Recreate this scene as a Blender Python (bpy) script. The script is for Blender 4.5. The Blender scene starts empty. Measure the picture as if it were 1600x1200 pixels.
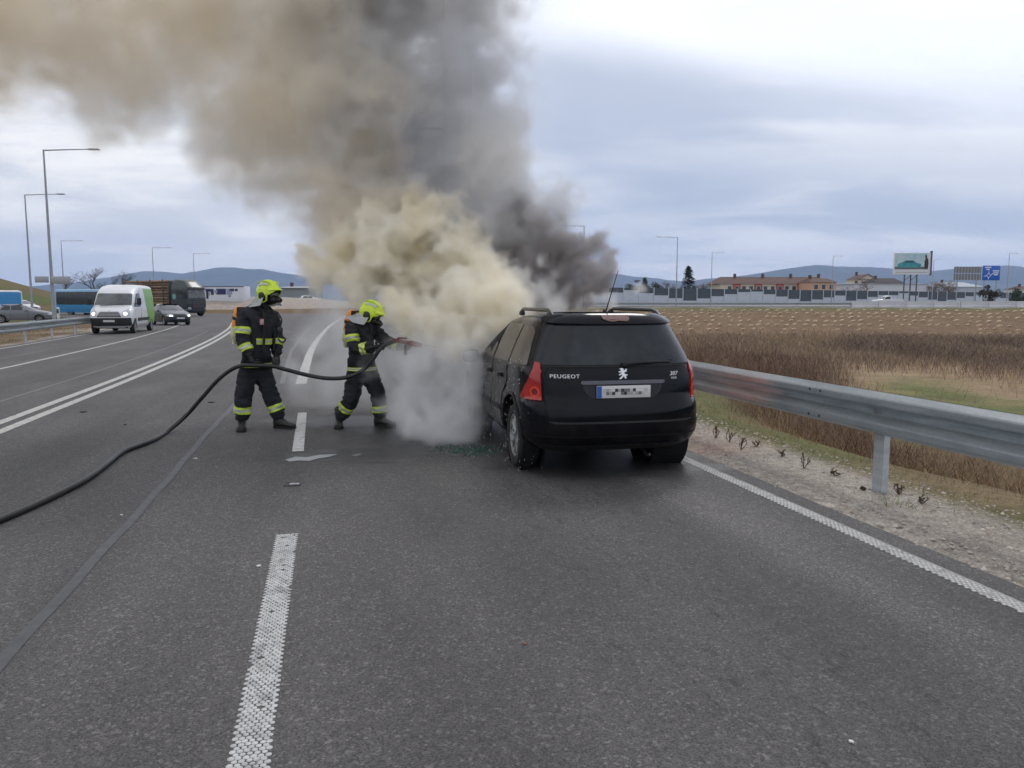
import bpy, bmesh, math, random
import numpy as np
from mathutils import Vector, Matrix, Euler, noise as mnoise

random.seed(7)
R = math.radians
scn = bpy.context.scene
COL = scn.collection

# ---------------------------------------------------------------- camera
CAM_F, CAM_Y0, CAM_H = 1202.0, 470.0, 1.65
PITCH = math.atan((600 - CAM_Y0) / CAM_F)
cam_data = bpy.data.cameras.new('camera')
cam = bpy.data.objects.new('camera', cam_data)
COL.objects.link(cam)
cam.location = (0, 0, CAM_H)
cam.rotation_euler = (math.pi / 2 - PITCH, 0, 0)
cam_data.sensor_width = 36
cam_data.lens = CAM_F / 1600 * 36
cam_data.clip_start = 0.05
cam_data.clip_end = 30000
scn.camera = cam


def ray(x, y):
    a, b = (x - 800) / CAM_F, -(y - 600) / CAM_F
    c, s = math.cos(PITCH), math.sin(PITCH)
    return Vector((a, c + b * s, -s + b * c))


def at(x, y, z=0.0):
    """point of the level z that shows at photo pixel x, y"""
    d = ray(x, y)
    return Vector((0, 0, CAM_H)) + d * ((z - CAM_H) / d.z)


def atY(x, y, Y):
    """point at distance Y that shows at photo pixel x, y"""
    d = ray(x, y)
    return Vector((0, 0, CAM_H)) + d * (Y / d.y)


# ---------------------------------------------------------------- world, sun, exposure
scn.view_settings.view_transform = 'Standard'
scn.view_settings.look = 'None'
scn.view_settings.gamma = 1
scn.view_settings.exposure = 0.14
scn.view_settings.use_curve_mapping = False
SUN_EL, SUN_AZ = 48.0, 20.0          # degrees; azimuth clockwise from +Y


class Tree:
    """small helper for building node trees"""

    def __init__(s, tree):
        s.t = tree
        s.n = tree.nodes
        s.l = tree.links

    def node(s, kind, ins=None, **props):
        nd = s.n.new(kind)
        for k, v in props.items():
            setattr(nd, k, v)
        for k, v in (ins or {}).items():
            s.set(nd.inputs[k], v)
        return nd

    def set(s, sock, v):
        if isinstance(v, bpy.types.NodeSocket):
            s.l.new(v, sock)
        elif isinstance(v, bpy.types.Node):
            s.l.new(v.outputs[0], sock)
        else:
            if sock.type == 'RGBA' and hasattr(v, '__len__') and len(v) == 3:
                v = (*v, 1)
            sock.default_value = v

    def math(s, op, a, b=0.0, c=None, clamp=False):
        nd = s.n.new('ShaderNodeMath')
        nd.operation = op
        nd.use_clamp = clamp
        s.set(nd.inputs[0], a)
        s.set(nd.inputs[1], b)
        if c is not None:
            s.set(nd.inputs[2], c)
        return nd.outputs[0]

    def vmath(s, op, a, b=None, out=0):
        nd = s.n.new('ShaderNodeVectorMath')
        nd.operation = op
        s.set(nd.inputs[0], a)
        if b is not None:
            s.set(nd.inputs[1], b)
        return nd.outputs[out]

    def smooth(s, v, lo, hi, a=0.0, b=1.0):
        nd = s.node('ShaderNodeMapRange', {'Value': v, 'From Min': lo, 'From Max': hi, 'To Min': a, 'To Max': b},
                    interpolation_type='SMOOTHSTEP')
        return nd.outputs[0]

    def lin(s, v, lo, hi, a=0.0, b=1.0):
        nd = s.node('ShaderNodeMapRange', {'Value': v, 'From Min': lo, 'From Max': hi, 'To Min': a, 'To Max': b})
        return nd.outputs[0]

    def mix(s, f, a, b):
        nd = s.n.new('ShaderNodeMix')
        nd.data_type = 'RGBA'
        s.set(nd.inputs[0], f)
        s.set(nd.inputs[6], a)
        s.set(nd.inputs[7], b)
        return nd.outputs[2]

    def noise(s, vec, scale, detail=3.0, rough=0.5, dist=0.0):
        nd = s.node('ShaderNodeTexNoise', {'Scale': scale, 'Detail': detail, 'Roughness': rough, 'Distortion': dist})
        if vec is not None:
            s.set(nd.inputs['Vector'], vec)
        return nd.outputs['Fac']

    def scale(s, vec, sc, loc=(0, 0, 0), rot=(0, 0, 0)):
        nd = s.node('ShaderNodeMapping', {'Vector': vec, 'Scale': sc, 'Location': loc, 'Rotation': rot})
        return nd.outputs[0]


world = bpy.data.worlds.new('World')
scn.world = world
world.use_nodes = True
wt = Tree(world.node_tree)
wt.n.clear()
tc = wt.node('ShaderNodeTexCoord').outputs['Generated']
sep = wt.node('ShaderNodeSeparateXYZ', {0: tc}).outputs
dx, dy, dz = sep[0], sep[1], sep[2]
az = wt.math('ARCTAN2', dx, dy)                        # 0 ahead, + to the right
el = wt.math('ARCSINE', dz)
# cloud deck seen in perspective
zz = wt.math('ADD', wt.math('MAXIMUM', dz, 0.0), 0.16)
px_ = wt.math('DIVIDE', dx, zz)
py_ = wt.math('DIVIDE', dy, zz)
deck = wt.node('ShaderNodeCombineXYZ', {0: px_, 1: py_, 2: 0.0}).outputs[0]
n1 = wt.noise(wt.scale(deck, (0.5, 0.9, 1), rot=(0, 0, 0.25)), 1.0, 6, 0.55, 0.4)
n2 = wt.noise(wt.scale(deck, (0.6, 1.15, 1), loc=(3.4, 1.3, 0), rot=(0, 0, 0.35)), 1.0, 6, 0.56, 0.5)
n3 = wt.noise(wt.scale(deck, (0.25, 0.3, 1), loc=(7, 4, 0)), 1.0, 4, 0.5, 0.0)
edge = wt.math('MULTIPLY_ADD', az, -0.20, 0.305)        # lower rim of the bright veil
ew = wt.math('ADD', edge, wt.math('MULTIPLY', wt.math('SUBTRACT', n1, 0.5), 0.16))
bright = wt.smooth(wt.math('SUBTRACT', el, ew), -0.03, 0.05)
low = wt.smooth(el, 0.0, 0.10)
bank = wt.math('MULTIPLY', wt.smooth(el, 0.055, 0.13), wt.smooth(wt.math('SUBTRACT', el, ew), 0.02, -0.12))
cloud_lo = wt.mix(wt.smooth(n2, 0.42, 0.58), (0.55, 0.60, 0.71), (0.98, 0.98, 1.0))
cloud_lo = wt.mix(wt.math('MULTIPLY', bank, wt.smooth(n1, 0.72, 0.40)), cloud_lo, (0.46, 0.515, 0.64))
cloud_hi = wt.mix(wt.smooth(n1, 0.36, 0.62), (0.90, 0.94, 1.05), (1.16, 1.18, 1.24))
cl = wt.mix(bright, cloud_lo, cloud_hi)
leftside = wt.smooth(az, 0.10, -0.15)
cloud_left = wt.mix(wt.smooth(n2, 0.40, 0.60), (0.78, 0.79, 0.83), (1.14, 1.11, 1.07))
cl = wt.mix(leftside, cl, cloud_left)
topdark = wt.math('MULTIPLY', wt.smooth(el, 0.33, 0.47), wt.smooth(n3, 0.35, 0.6))
cl = wt.mix(wt.math('MULTIPLY', topdark, 0.5), cl, (0.68, 0.71, 0.78))
horizon = wt.mix(wt.smooth(n2, 0.3, 0.7), (0.88, 0.90, 0.96), (1.22, 1.15, 1.10))
cl = wt.mix(low, horizon, cl)
below = wt.smooth(dz, 0.0, -0.02)
cl = wt.mix(below, cl, (0.12, 0.115, 0.11))
sky = wt.node('ShaderNodeTexSky', sky_type='NISHITA', sun_disc=False, sun_elevation=R(SUN_EL), sun_rotation=R(SUN_AZ),
              air_density=1.0, dust_density=2.0)
bg_sky = wt.node('ShaderNodeBackground', {'Color': sky.outputs[0], 'Strength': 0.10})
bg_cl = wt.node('ShaderNodeBackground', {'Color': cl, 'Strength': 1.0})
mx = wt.node('ShaderNodeMixShader', {0: 0.90, 1: bg_sky.outputs[0], 2: bg_cl.outputs[0]})
wt.node('ShaderNodeOutputWorld', {0: mx.outputs[0]})

sun_d = bpy.data.lights.new('sun', 'SUN')
sun_d.energy = 0.9
sun_d.angle = R(14)
sun_d.color = (1.0, 0.97, 0.92)
sun = bpy.data.objects.new('sun', sun_d)
COL.objects.link(sun)
_sd = Vector((math.sin(R(SUN_AZ)) * math.cos(R(SUN_EL)), math.cos(R(SUN_AZ)) * math.cos(R(SUN_EL)), math.sin(R(SUN_EL))))
sun.rotation_euler = (-_sd).to_track_quat('-Z', 'Y').to_euler()

scn.cycles.volume_bounces = 8
scn.cycles.max_bounces = 12
scn.cycles.transparent_max_bounces = 16
scn.cycles.volume_step_rate = 1.8
scn.cycles.adaptive_threshold = 0.02
scn.cycles.volume_max_steps = 256
scn.cycles.use_denoising = True
scn.cycles.caustics_reflective = False
scn.cycles.caustics_refractive = False
# ---------------------------------------------------------------- materials
MATS = {}


def pmat(name, color, rough=0.5, metal=0.0, var=None, vscale=8.0, bump=0.0, bscale=60.0, emit=None, coat=0.0, spec=0.5,
         dirt=None, dscale=3.0, rvar=0.0, coord='Object', trans=0.0, alpha=1.0):
    if name in MATS:
        return MATS[name]
    m = bpy.data.materials.new(name)
    m.use_nodes = True
    t = Tree(m.node_tree)
    b = t.n['Principled BSDF']
    co = t.node('ShaderNodeTexCoord').outputs[coord]
    c = color
    if var is not None:
        c = t.mix(t.smooth(t.noise(co, vscale, 4, 0.6), 0.3, 0.7), color, var)
    if dirt is not None:
        f = t.smooth(t.noise(co, dscale, 6, 0.65), 0.48, 0.72)
        c = t.mix(t.math('MULTIPLY', f, dirt[1]), c, dirt[0])
    t.set(b.inputs['Base Color'], c)
    if rvar:
        t.set(b.inputs['Roughness'], t.lin(t.noise(co, vscale, 4), 0.3, 0.7, max(0.02, rough - rvar), min(1, rough + rvar)))
    else:
        b.inputs['Roughness'].default_value = rough
    b.inputs['Metallic'].default_value = metal
    b.inputs['Coat Weight'].default_value = coat
    b.inputs['Specular IOR Level'].default_value = spec
    b.inputs['Transmission Weight'].default_value = trans
    b.inputs['Alpha'].default_value = alpha
    if emit:
        t.set(b.inputs['Emission Color'], emit[0])
        b.inputs['Emission Strength'].default_value = emit[1]
    if bump:
        bp = t.node('ShaderNodeBump', {'Strength': bump, 'Distance': 0.01, 'Height': t.noise(co, bscale, 4, 0.6)})
        t.set(b.inputs['Normal'], bp.outputs[0])
    MATS[name] = m
    return m


# ---------------------------------------------------------------- mesh helpers
def mesh_obj(name, me, mat=None, parent=None, smooth=None, kind=None):
    o = bpy.data.objects.new(name, me)
    COL.objects.link(o)
    if mat is not None:
        for mm in (mat if isinstance(mat, (list, tuple)) else [mat]):
            me.materials.append(mm)
    if parent is not None:
        o.parent = parent
    if smooth:
        me.polygons.foreach_set('use_smooth', [True] * len(me.polygons))
        if smooth < 179:
            me.set_sharp_from_angle(angle=R(smooth))
    if kind:
        o['kind'] = kind
    return o


def bm_obj(name, bm, mat=None, parent=None, smooth=None, kind=None):
    me = bpy.data.meshes.new(name)
    bm.to_mesh(me)
    bm.free()
    return mesh_obj(name, me, mat, parent, smooth, kind)


def py_obj(name, verts, faces, mat=None, parent=None, smooth=None, kind=None):
    me = bpy.data.meshes.new(name)
    me.from_pydata([tuple(v) for v in verts], [], faces)
    me.update()
    return mesh_obj(name, me, mat, parent, smooth, kind)


def tag(o, label, cat, group=None):
    o['label'] = label
    o['category'] = cat
    if group:
        o['group'] = group
    return o


def empty(name, loc=(0, 0, 0), rz=0.0, label=None, cat=None, group=None):
    o = bpy.data.objects.new(name, None)
    COL.objects.link(o)
    o.location = loc
    o.rotation_euler = (0, 0, rz)
    o.empty_display_size = 0.2
    if label:
        tag(o, label, cat, group)
    return o


def kids(o):
    return [c for c in bpy.data.objects if c.parent is o]


def copy_tree(o, parent=None, top=True):
    c = o.copy()
    COL.objects.link(c)
    if not top:
        c.parent = parent
        c.matrix_parent_inverse = o.matrix_parent_inverse.copy()
    for ch in kids(o):
        copy_tree(ch, c, False)
    return c


def box(bm, c, s, rot=None, bev=0.0):
    """box of size s centred at c, optional rotation matrix and bevel"""
    r = bmesh.ops.create_cube(bm, size=1.0)
    vs = r['verts']
    bmesh.ops.scale(bm, verts=vs, vec=s)
    if bev:
        es = list({e for v in vs for e in v.link_edges})
        rr = bmesh.ops.bevel(bm, geom=es, offset=bev, segments=2, affect='EDGES', profile=.5)
        vs = rr['verts']
        vs = list({v for f in rr['faces'] for v in f.verts} | set(v for v in vs if v.is_valid))
    if rot is not None:
        bmesh.ops.rotate(bm, verts=vs, matrix=rot)
    bmesh.ops.translate(bm, verts=vs, vec=c)
    return vs


def box_obj(name, c, s, mat, parent=None, bev=0.0, rot=None, kind=None):
    bm = bmesh.new()
    box(bm, c, s, rot, bev)
    return bm_obj(name, bm, mat, parent, 30 if bev else None, kind)


def frame_at(pts, i):
    a = pts[max(i - 1, 0)]
    b = pts[min(i + 1, len(pts) - 1)]
    t = (b - a).normalized()
    return t


def tube(bm, pts, rad, n=8, cap=True):
    """sweep a round section along points; rad a number or a list"""
    pts = [Vector(p) for p in pts]
    rads = rad if hasattr(rad, '__len__') else [rad] * len(pts)
    up = None
    rings = []
    for i, p in enumerate(pts):
        t = frame_at(pts, i)
        if up is None:
            up = t.orthogonal().normalized()
        up = (up - t * up.dot(t)).normalized()
        sd = t.cross(up)
        rings.append([bm.verts.new(p + (up * math.cos(2 * math.pi * k / n) + sd * math.sin(2 * math.pi * k / n)) * rads[i]) for k in range(n)])
    for a, b in zip(rings, rings[1:]):
        for k in range(n):
            bm.faces.new((a[k], a[(k + 1) % n], b[(k + 1) % n], b[k]))
    if cap:
        bm.faces.new(rings[0][::-1])
        bm.faces.new(rings[-1])


def tube_obj(name, pts, rad, mat, parent=None, n=8, smooth=60):
    bm = bmesh.new()
    tube(bm, pts, rad, n)
    bmesh.ops.recalc_face_normals(bm, faces=bm.faces)
    return bm_obj(name, bm, mat, parent, smooth)


def lathe(bm, prof, n=24, M=None):
    """prof: (radius, height) pairs round local z, transformed by M"""
    M = M or Matrix()
    rings = []
    for r, h in prof:
        if r < 1e-5:
            rings.append([bm.verts.new(M @ Vector((0, 0, h)))])
        else:
            rings.append([bm.verts.new(M @ Vector((r * math.cos(2 * math.pi * k / n), r * math.sin(2 * math.pi * k / n), h))) for k in range(n)])
    for a, b in zip(rings, rings[1:]):
        for k in range(n):
            k2 = (k + 1) % n
            if len(a) == 1 and len(b) == 1:
                continue
            if len(a) == 1:
                bm.faces.new((a[0], b[k], b[k2]))
            elif len(b) == 1:
                bm.faces.new((a[k], b[0], a[k2]))
            else:
                bm.faces.new((a[k], b[k], b[k2], a[k2]))


def catmull(pts, sub=8):
    pts = [Vector(p) for p in pts]
    out = []
    for i in range(len(pts) - 1):
        p0 = pts[max(i - 1, 0)]; p1 = pts[i]; p2 = pts[i + 1]; p3 = pts[min(i + 2, len(pts) - 1)]
        for k in range(sub):
            t = k / sub
            out.append(0.5 * ((2 * p1) + (-p0 + p2) * t + (2 * p0 - 5 * p1 + 4 * p2 - p3) * t * t + (-p0 + 3 * p1 - 3 * p2 + p3) * t ** 3))
    out.append(pts[-1])
    return out


def text_mesh(txt, size, depth=0.002, spacing=1.0, shear=0.0):
    cu = bpy.data.curves.new('text', 'FONT')
    cu.body = txt
    cu.size = size
    cu.extrude = depth
    cu.space_character = spacing
    cu.shear = shear
    cu.align_x = 'CENTER'
    cu.align_y = 'CENTER'
    cu.resolution_u = 3
    ob = bpy.data.objects.new('text', cu)
    COL.objects.link(ob)
    dg = bpy.context.evaluated_depsgraph_get()
    me = bpy.data.meshes.new_from_object(ob.evaluated_get(dg))
    bpy.data.objects.remove(ob)
    bpy.data.curves.remove(cu)
    return me


# road frame: u along the road, v to the right of it
RA = R(13.5)
UX, UY = -math.sin(RA), math.cos(RA)
VX, VY = math.cos(RA), math.sin(RA)


def uv(u, v, z=0.0):
    return Vector((u * UX + v * VX, u * UY + v * VY, z))


def to_uv(p):
    return p[0] * UX + p[1] * UY, p[0] * VX + p[1] * VY


def bend(u):
    """the carriageway turns gently away to the left further on"""
    return -0.0012 * max(0.0, u - 15) ** 2


def strip(name, pts, width, mat, z=0.004, kind='structure', label=None):
    """flat painted strip along ground points"""
    pts = [Vector((p[0], p[1], 0)) for p in pts]
    vs, fs = [], []
    for i, p in enumerate(pts):
        t = frame_at(pts, i)
        sd = Vector((t.y, -t.x, 0))
        vs += [p - sd * width / 2 + Vector((0, 0, z)), p + sd * width / 2 + Vector((0, 0, z))]
        if i:
            k = 2 * i
            fs.append((k - 2, k - 1, k + 1, k))
    return py_obj(name, vs, fs, mat, kind=kind)
# ---------------------------------------------------------------- ground height
def sstep(a, b, x):
    t = min(1.0, max(0.0, (x - a) / (b - a)))
    return t * t * (3 - 2 * t)


FLOOR = -3.0
TOPLINE = ((20.0, 119.0), (92.0, 113.0))     # upper edge of the far embankment


def emb_dist(x, y):
    """distance beyond the upper edge of the far embankment (negative: on the field side)"""
    (x0, y0), (x1, y1) = TOPLINE
    dx_, dy_ = x1 - x0, y1 - y0
    L = math.hypot(dx_, dy_)
    return ((y - y0) * dx_ - (x - x0) * dy_) / L


def left_v(u):
    return -11.1 + bend(u) * 1.0 + (0.35 if u < 25 else 0.0)


def right_v(u):
    return 3.88 if u < 40 else 3.88 + 0.004 * (u - 40) ** 2


def bank_v(u):
    return 5.15 + 4.5 * sstep(9, 19, u) + (0.004 * (u - 40) ** 2 if u > 40 else 0)


def height(x, y):
    u, v = to_uv((x, y))
    z = -0.035
    if v > right_v(u) - .3:
        z = -0.035 + 0.03 * sstep(right_v(u), right_v(u) + .25, v)
    bv = bank_v(u)
    if v > bv:
        z += (FLOOR + 0.035) * sstep(bv, bv + 7.5, v) * (sstep(-70, -30, u) if u < 0 else 1)
        z += 0.10 * mnoise.noise(Vector((x * .35, y * .35, 0))) * sstep(bv, bv + 1, v)
        z += 0.25 * mnoise.noise(Vector((x * .06, y * .06, 3))) * sstep(bv + 3, bv + 8, v)
    e = emb_dist(x, y)
    if e > -24:
        zt = 0.62
        k = sstep(-23, -1.0, e)
        kk = min(1.0, max(0.0, (e + 23) / 22.0))
        z = z * (1 - (0.35 * k + .65 * kk)) + zt * (0.35 * k + .65 * kk)
        if e > 0:
            z = zt if v > 8 else z
    if v < left_v(u) - .5:
        z += -0.25 * sstep(left_v(u) - .7, left_v(u) - 3.0, v)
    # green hillside on the far left
    hx, hy = x + 150, y - 190
    if x < -40 and y > 60:
        ang = x / y
        z += 13.5 * sstep(-.47, -.85, ang) * sstep(95, 230, math.hypot(x, y)) 
    return z


ZONES = []   # colour zones of the field in world metres: (x, y, rx, ry, rot, index)


def build_ground():
    us = [-400, -200, -100, -60, -40, -30, -22, -16, -12, -9, -7] + list(np.arange(-5, 20, .5)) + list(np.arange(20, 60, 1.25)) + list(np.arange(60, 150, 3.0)) + \
         list(np.geomspace(150, 9000, 36))
    vs = [-v for v in np.geomspace(9000, 80, 34)] + list(np.arange(-78, -14, 4.0)) + [-13.2, -12.6, -12.1, -11.6, -11.2, -10.8, -8, -4, 0, 3] + \
         list(np.arange(3.6, 14, .3)) + list(np.arange(14, 30, 1.0)) + list(np.arange(30, 180, 3.0)) + list(np.geomspace(180, 9000, 34))
    verts, cols = [], []
    sand = (0.34, 0.255, 0.17); green = (0.115, 0.13, 0.050); dead = (0.15, 0.105, 0.06); brown = (0.185, 0.125, 0.078)
    gravel = (0.36, 0.325, 0.28); hill = (0.085, 0.125, 0.035)
    for u in us:
        for v in vs:
            p = uv(u, v)
            z = height(p.x, p.y)
            verts.append((p.x, p.y, z))
            n1 = mnoise.noise(Vector((p.x * .12, p.y * .12, 1)))
            n2 = mnoise.noise(Vector((p.x * .5, p.y * .5, 5)))
            c = Vector(dead)
            r = math.hypot(p.x, p.y)
            if v > 0:
                bv = bank_v(u)
                if v < 5.0 + .15 * n2:
                    c = Vector(gravel)
                elif v < bv + .9 + .4 * n2:
                    c = Vector(green).lerp(Vector((.20, .15, .09)), min(1, max(.25, .72 + n2 * 1.6)))
                e = emb_dist(p.x, p.y)
                if e > -24:
                    c = Vector(brown)
                    if e > -5 + 2 * n1:
                        c = Vector(brown).lerp(Vector((0.13, 0.125, 0.055)), sstep(-5.5, -2.5, e))
                    if e > 0:
                        c = Vector((0.30, 0.28, 0.25))
                elif 16 < r < 95 and v > bv + 5:
                    # bare sandy ground and a green patch beyond the bank
                    ang = math.degrees(math.atan2(p.x, p.y))
                    s_ = sstep(21.5, 24.5, ang + 2 * n1) * sstep(27, 33, r + 5 * n1) * (1 - sstep(60, 72, r + 8 * n1))
                    c = c.lerp(Vector(sand).lerp(Vector((.25, .165, .10)), max(0, min(1, .5 + n2))), s_)
                    g_ = sstep(23, 26, ang + 2.5 * n1) * sstep(26, 30, r + 2 * n1) * (1 - sstep(44, 50, r + 6 * n1))
                    c = c.lerp(Vector(green).lerp(Vector((.24, .2, .1)), max(0, min(1, .3 + n2 * 1.2))), g_ * .95)
            else:
                lv = left_v(u)
                if v < lv:
                    c = Vector(gravel).lerp(Vector(dead), min(1, max(0, .3 + n2 + sstep(lv - .6, lv - 1.2, v))))
                if v < lv - 12 - 2 * n1:
                    c = Vector(hill).lerp(Vector((.10, .085, .045)), max(0, min(1, .35 + n1)))
                    if r > 120 and p.x / max(p.y, 1) > -.40:
                        c = Vector((.10, .10, .05))
                    # tramlines of winter crop across the hillside
                    if mnoise.noise(Vector((p.x * .01, p.y * .045, 9))) > .18:
                        c = c.lerp(Vector((.15, .11, .06)), .7)
            if r > 1500:
                c = c.lerp(Vector((.09, .10, .07)), .8)
            cols += [c.x, c.y, c.z, 1]
    nu, nv = len(us), len(vs)
    faces = [(i * nv + j, i * nv + j + 1, (i + 1) * nv + j + 1, (i + 1) * nv + j) for i in range(nu - 1) for j in range(nv - 1)]
    faces = [f[::-1] for f in faces]
    m = bpy.data.materials.new('earth')
    m.use_nodes = True
    t = Tree(m.node_tree)
    b = t.n['Principled BSDF']
    vc = t.node('ShaderNodeAttribute', attribute_name='zone').outputs['Color']
    pos = t.node('ShaderNodeNewGeometry').outputs['Position']
    n = t.noise(pos, 9.0, 6, .7)
    nn = t.noise(pos, 55.0, 3, .6)
    nb = t.noise(pos, 0.7, 5, .6)
    hs = t.node('ShaderNodeHueSaturation', {'Color': vc, 'Value': t.math('MULTIPLY', t.math('MULTIPLY', t.lin(n, .25, .75, .6, 1.4), t.lin(nn, .25, .75, .6, 1.4)), t.lin(nb, .3, .7, .8, 1.2))})
    t.set(b.inputs['Base Color'], hs.outputs[0])
    b.inputs['Roughness'].default_value = .95
    b.inputs['Specular IOR Level'].default_value = .1
    bp = t.node('ShaderNodeBump', {'Strength': .8, 'Distance': .02, 'Height': t.math('ADD', nn, n)})
    t.set(b.inputs['Normal'], bp.outputs[0])
    o = py_obj('ground', verts, faces, m, smooth=180, kind='structure')
    ca = o.data.color_attributes.new('zone', 'FLOAT_COLOR', 'POINT')
    ca.data.foreach_set('color', cols)
    return o


ground = build_ground()


# ---------------------------------------------------------------- road
def asphalt_mat():
    m = bpy.data.materials.new('asphalt')
    m.use_nodes = True
    t = Tree(m.node_tree)
    b = t.n['Principled BSDF']
    pos = t.node('ShaderNodeNewGeometry').outputs['Position']
    s = t.node('ShaderNodeSeparateXYZ', {0: pos}).outputs
    v = t.math('ADD', t.math('MULTIPLY', s[0], VX), t.math('MULTIPLY', s[1], VY))
    u = t.math('ADD', t.math('MULTIPLY', s[0], UX), t.math('MULTIPLY', s[1], UY))
    uvv = t.node('ShaderNodeCombineXYZ', {0: u, 1: v, 2: 0.0}).outputs[0]
    vo = t.node('ShaderNodeTexVoronoi', {'Vector': pos, 'Scale': 135.0, 'Randomness': 1.0})
    grain = t.node('ShaderNodeSeparateColor', {0: vo.outputs['Color']}).outputs[0]
    vo2 = t.node('ShaderNodeTexVoronoi', {'Vector': pos, 'Scale': 70.0, 'Randomness': 1.0})
    g2 = t.node('ShaderNodeSeparateColor', {0: vo2.outputs['Color']}).outputs[1]
    fine = t.noise(pos, 160, 2, .7)
    mid = t.noise(pos, 14, 5, .65)
    big = t.noise(uvv and t.scale(uvv, (.25, 1.1, 1)), 1.0, 5, .6)
    blot = t.noise(t.scale(uvv, (.5, .9, 1), loc=(4, 2, 0)), .9, 4, .55)
    val = t.math('MULTIPLY_ADD', grain, .85, .45)
    val = t.math('ADD', val, t.math('MULTIPLY', t.smooth(g2, .82, .98), .8))
    val = t.math('MULTIPLY', val, t.lin(fine, .3, .7, .75, 1.25))
    val = t.math('MULTIPLY', val, t.lin(mid, .3, .7, .88, 1.12))
    val = t.math('MULTIPLY', val, t.lin(big, .3, .7, .74, 1.26))
    val = t.math('MULTIPLY', val, t.lin(blot, .3, .7, .86, 1.12))
    # wheel paths polished darker, dust towards the edge of the lane
    def lane(c, w, amt):
        d = t.math('ABSOLUTE', t.math('SUBTRACT', t.math('ADD', v, t.math('MULTIPLY', t.math('SUBTRACT', big, .5), .5)), c))
        return t.lin(t.smooth(d, 0.0, w, 1.0, 0.0), 0, 1, 1.0, amt)
    for c, w, a in ((0.75, .65, .86), (2.35, .6, .80), (3.05, .38, 1.22), (-1.1, .5, 1.05), (-2.8, .6, .9), (-6.2, .9, .85)):
        val = t.math('MULTIPLY', val, lane(c, w, a))
    # darker worn patches and fine cracks along the right wheel path
    cr = t.noise(t.scale(uvv, (1.6, 5.0, 1), loc=(1, 5, 0)), 2.2, 7, .72)
    crm = t.math('MULTIPLY', t.smooth(cr, .56, .66), t.smooth(t.math('ABSOLUTE', t.math('SUBTRACT', v, 1.9)), 1.0, .2))
    val = t.math('MULTIPLY', val, t.lin(crm, 0, 1, 1.0, .42))
    # soot and wet film round the burning car
    def spot(x, y, rx, ry, warp=.6):
        a = t.math('DIVIDE', t.math('SUBTRACT', s[0], x), rx)
        c = t.math('DIVIDE', t.math('SUBTRACT', s[1], y), ry)
        d = t.math('SQRT', t.math('ADD', t.math('MULTIPLY', a, a), t.math('MULTIPLY', c, c)))
        return t.math('ADD', d, t.math('MULTIPLY', t.math('SUBTRACT', t.noise(pos, 2.6, 5, .6), .5), warp * 2))
    wet = None
    for (x, y, rx, ry) in ((-0.6, 9.6, 1.7, 1.6), (-2.0, 8.02, .95, .24), (-2.45, 8.12, .42, .2), (-1.5, 7.75, .5, .10), (0.9, 8.2, 1.3, 1.3), (1.95, 7.55, .30, .22), (-1.3, 8.35, 1.1, .28), (-2.0, 10.5, 1.6, .6)):
        w_ = t.smooth(spot(x, y, rx, ry), 1.15, .55)
        wet = w_ if wet is None else t.math('MAXIMUM', wet, w_)
    val = t.math('MULTIPLY', val, t.lin(wet, 0, 1, 1.0, .50))
    col = t.mix(grain, (0.075, 0.0725, 0.075), (0.084, 0.077, 0.0745))
    hs = t.node('ShaderNodeHueSaturation', {'Color': col, 'Value': val})
    t.set(b.inputs['Base Color'], hs.outputs[0])
    t.set(b.inputs['Roughness'], t.lin(wet, 0, 1, .78, .45))
    b.inputs['Specular IOR Level'].default_value = .5
    bp = t.node('ShaderNodeBump', {'Strength': .55, 'Distance': .004, 'Height': t.math('ADD', t.math('MULTIPLY', vo.outputs['Distance'], -1.0), fine)})
    t.set(b.inputs['Normal'], bp.outputs[0])
    return m


M_ASPH = asphalt_mat()
us = [-60, -30, -15, -8] + list(np.arange(-4, 60, 1.0)) + list(np.arange(60, 150, 3.0))
vs_, fs_ = [], []
for i, u in enumerate(us):
    lv, rv = left_v(u), right_v(u) + .03 * mnoise.noise(Vector((u * 1.3, 0, 0)))
    if u > 60:
        lv = left_v(60) + bend(u) - bend(60) - .014 * (u - 60) ** 2
    row = [lv, lv * .5 + rv * .5, rv]
    for v in row:
        vs_.append(uv(u, v, 0.0))
    if i:
        for j in range(2):
            a = (i - 1) * 3 + j
            fs_.append((a, a + 1, a + 4, a + 3))
road = py_obj('road', vs_, fs_, M_ASPH, kind='structure')
# thin edge of the asphalt slab so that it does not float over the verge
vs_, fs_ = [], []
uu = list(np.arange(-4, 40, .25))
for i, u in enumerate(uu):
    rv = right_v(u) + .025 * mnoise.noise(Vector((u * 1.3, 0, 0)))
    vs_ += [uv(u, rv - .03, -.003), uv(u, rv + .05 + .05 * mnoise.noise(Vector((u * 3, 4, 0))), -.03)]
    if i:
        k = 2 * i
        fs_.append((k - 2, k - 1, k + 1, k))
py_obj('road_edge', vs_, fs_, M_ASPH, kind='structure')

M_PAINT = pmat('road_paint', (.52, .51, .48), .75, var=(.38, .37, .35), vscale=30, dirt=((.14, .135, .13), .8), dscale=9, coord='Object')
M_PAINT_OLD = pmat('worn_road_paint', (.34, .33, .31), .8, var=(.24, .235, .225), vscale=24, dirt=((.11, .108, .105), .85), dscale=5)
M_TAR = pmat('bitumen_joint', (.046, .047, .052), .55, var=(.075, .075, .078), vscale=9)
M_SEAM = pmat('pale_joint', (.17, .165, .165), .8, var=(.12, .12, .12), vscale=6)


def along(u0, u1, v, step=1.0, bf=1.0):
    n = max(2, int((u1 - u0) / step) + 1)
    return [uv(u, v + bf * bend(u)) for u in np.linspace(u0, u1, n)]


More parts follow.
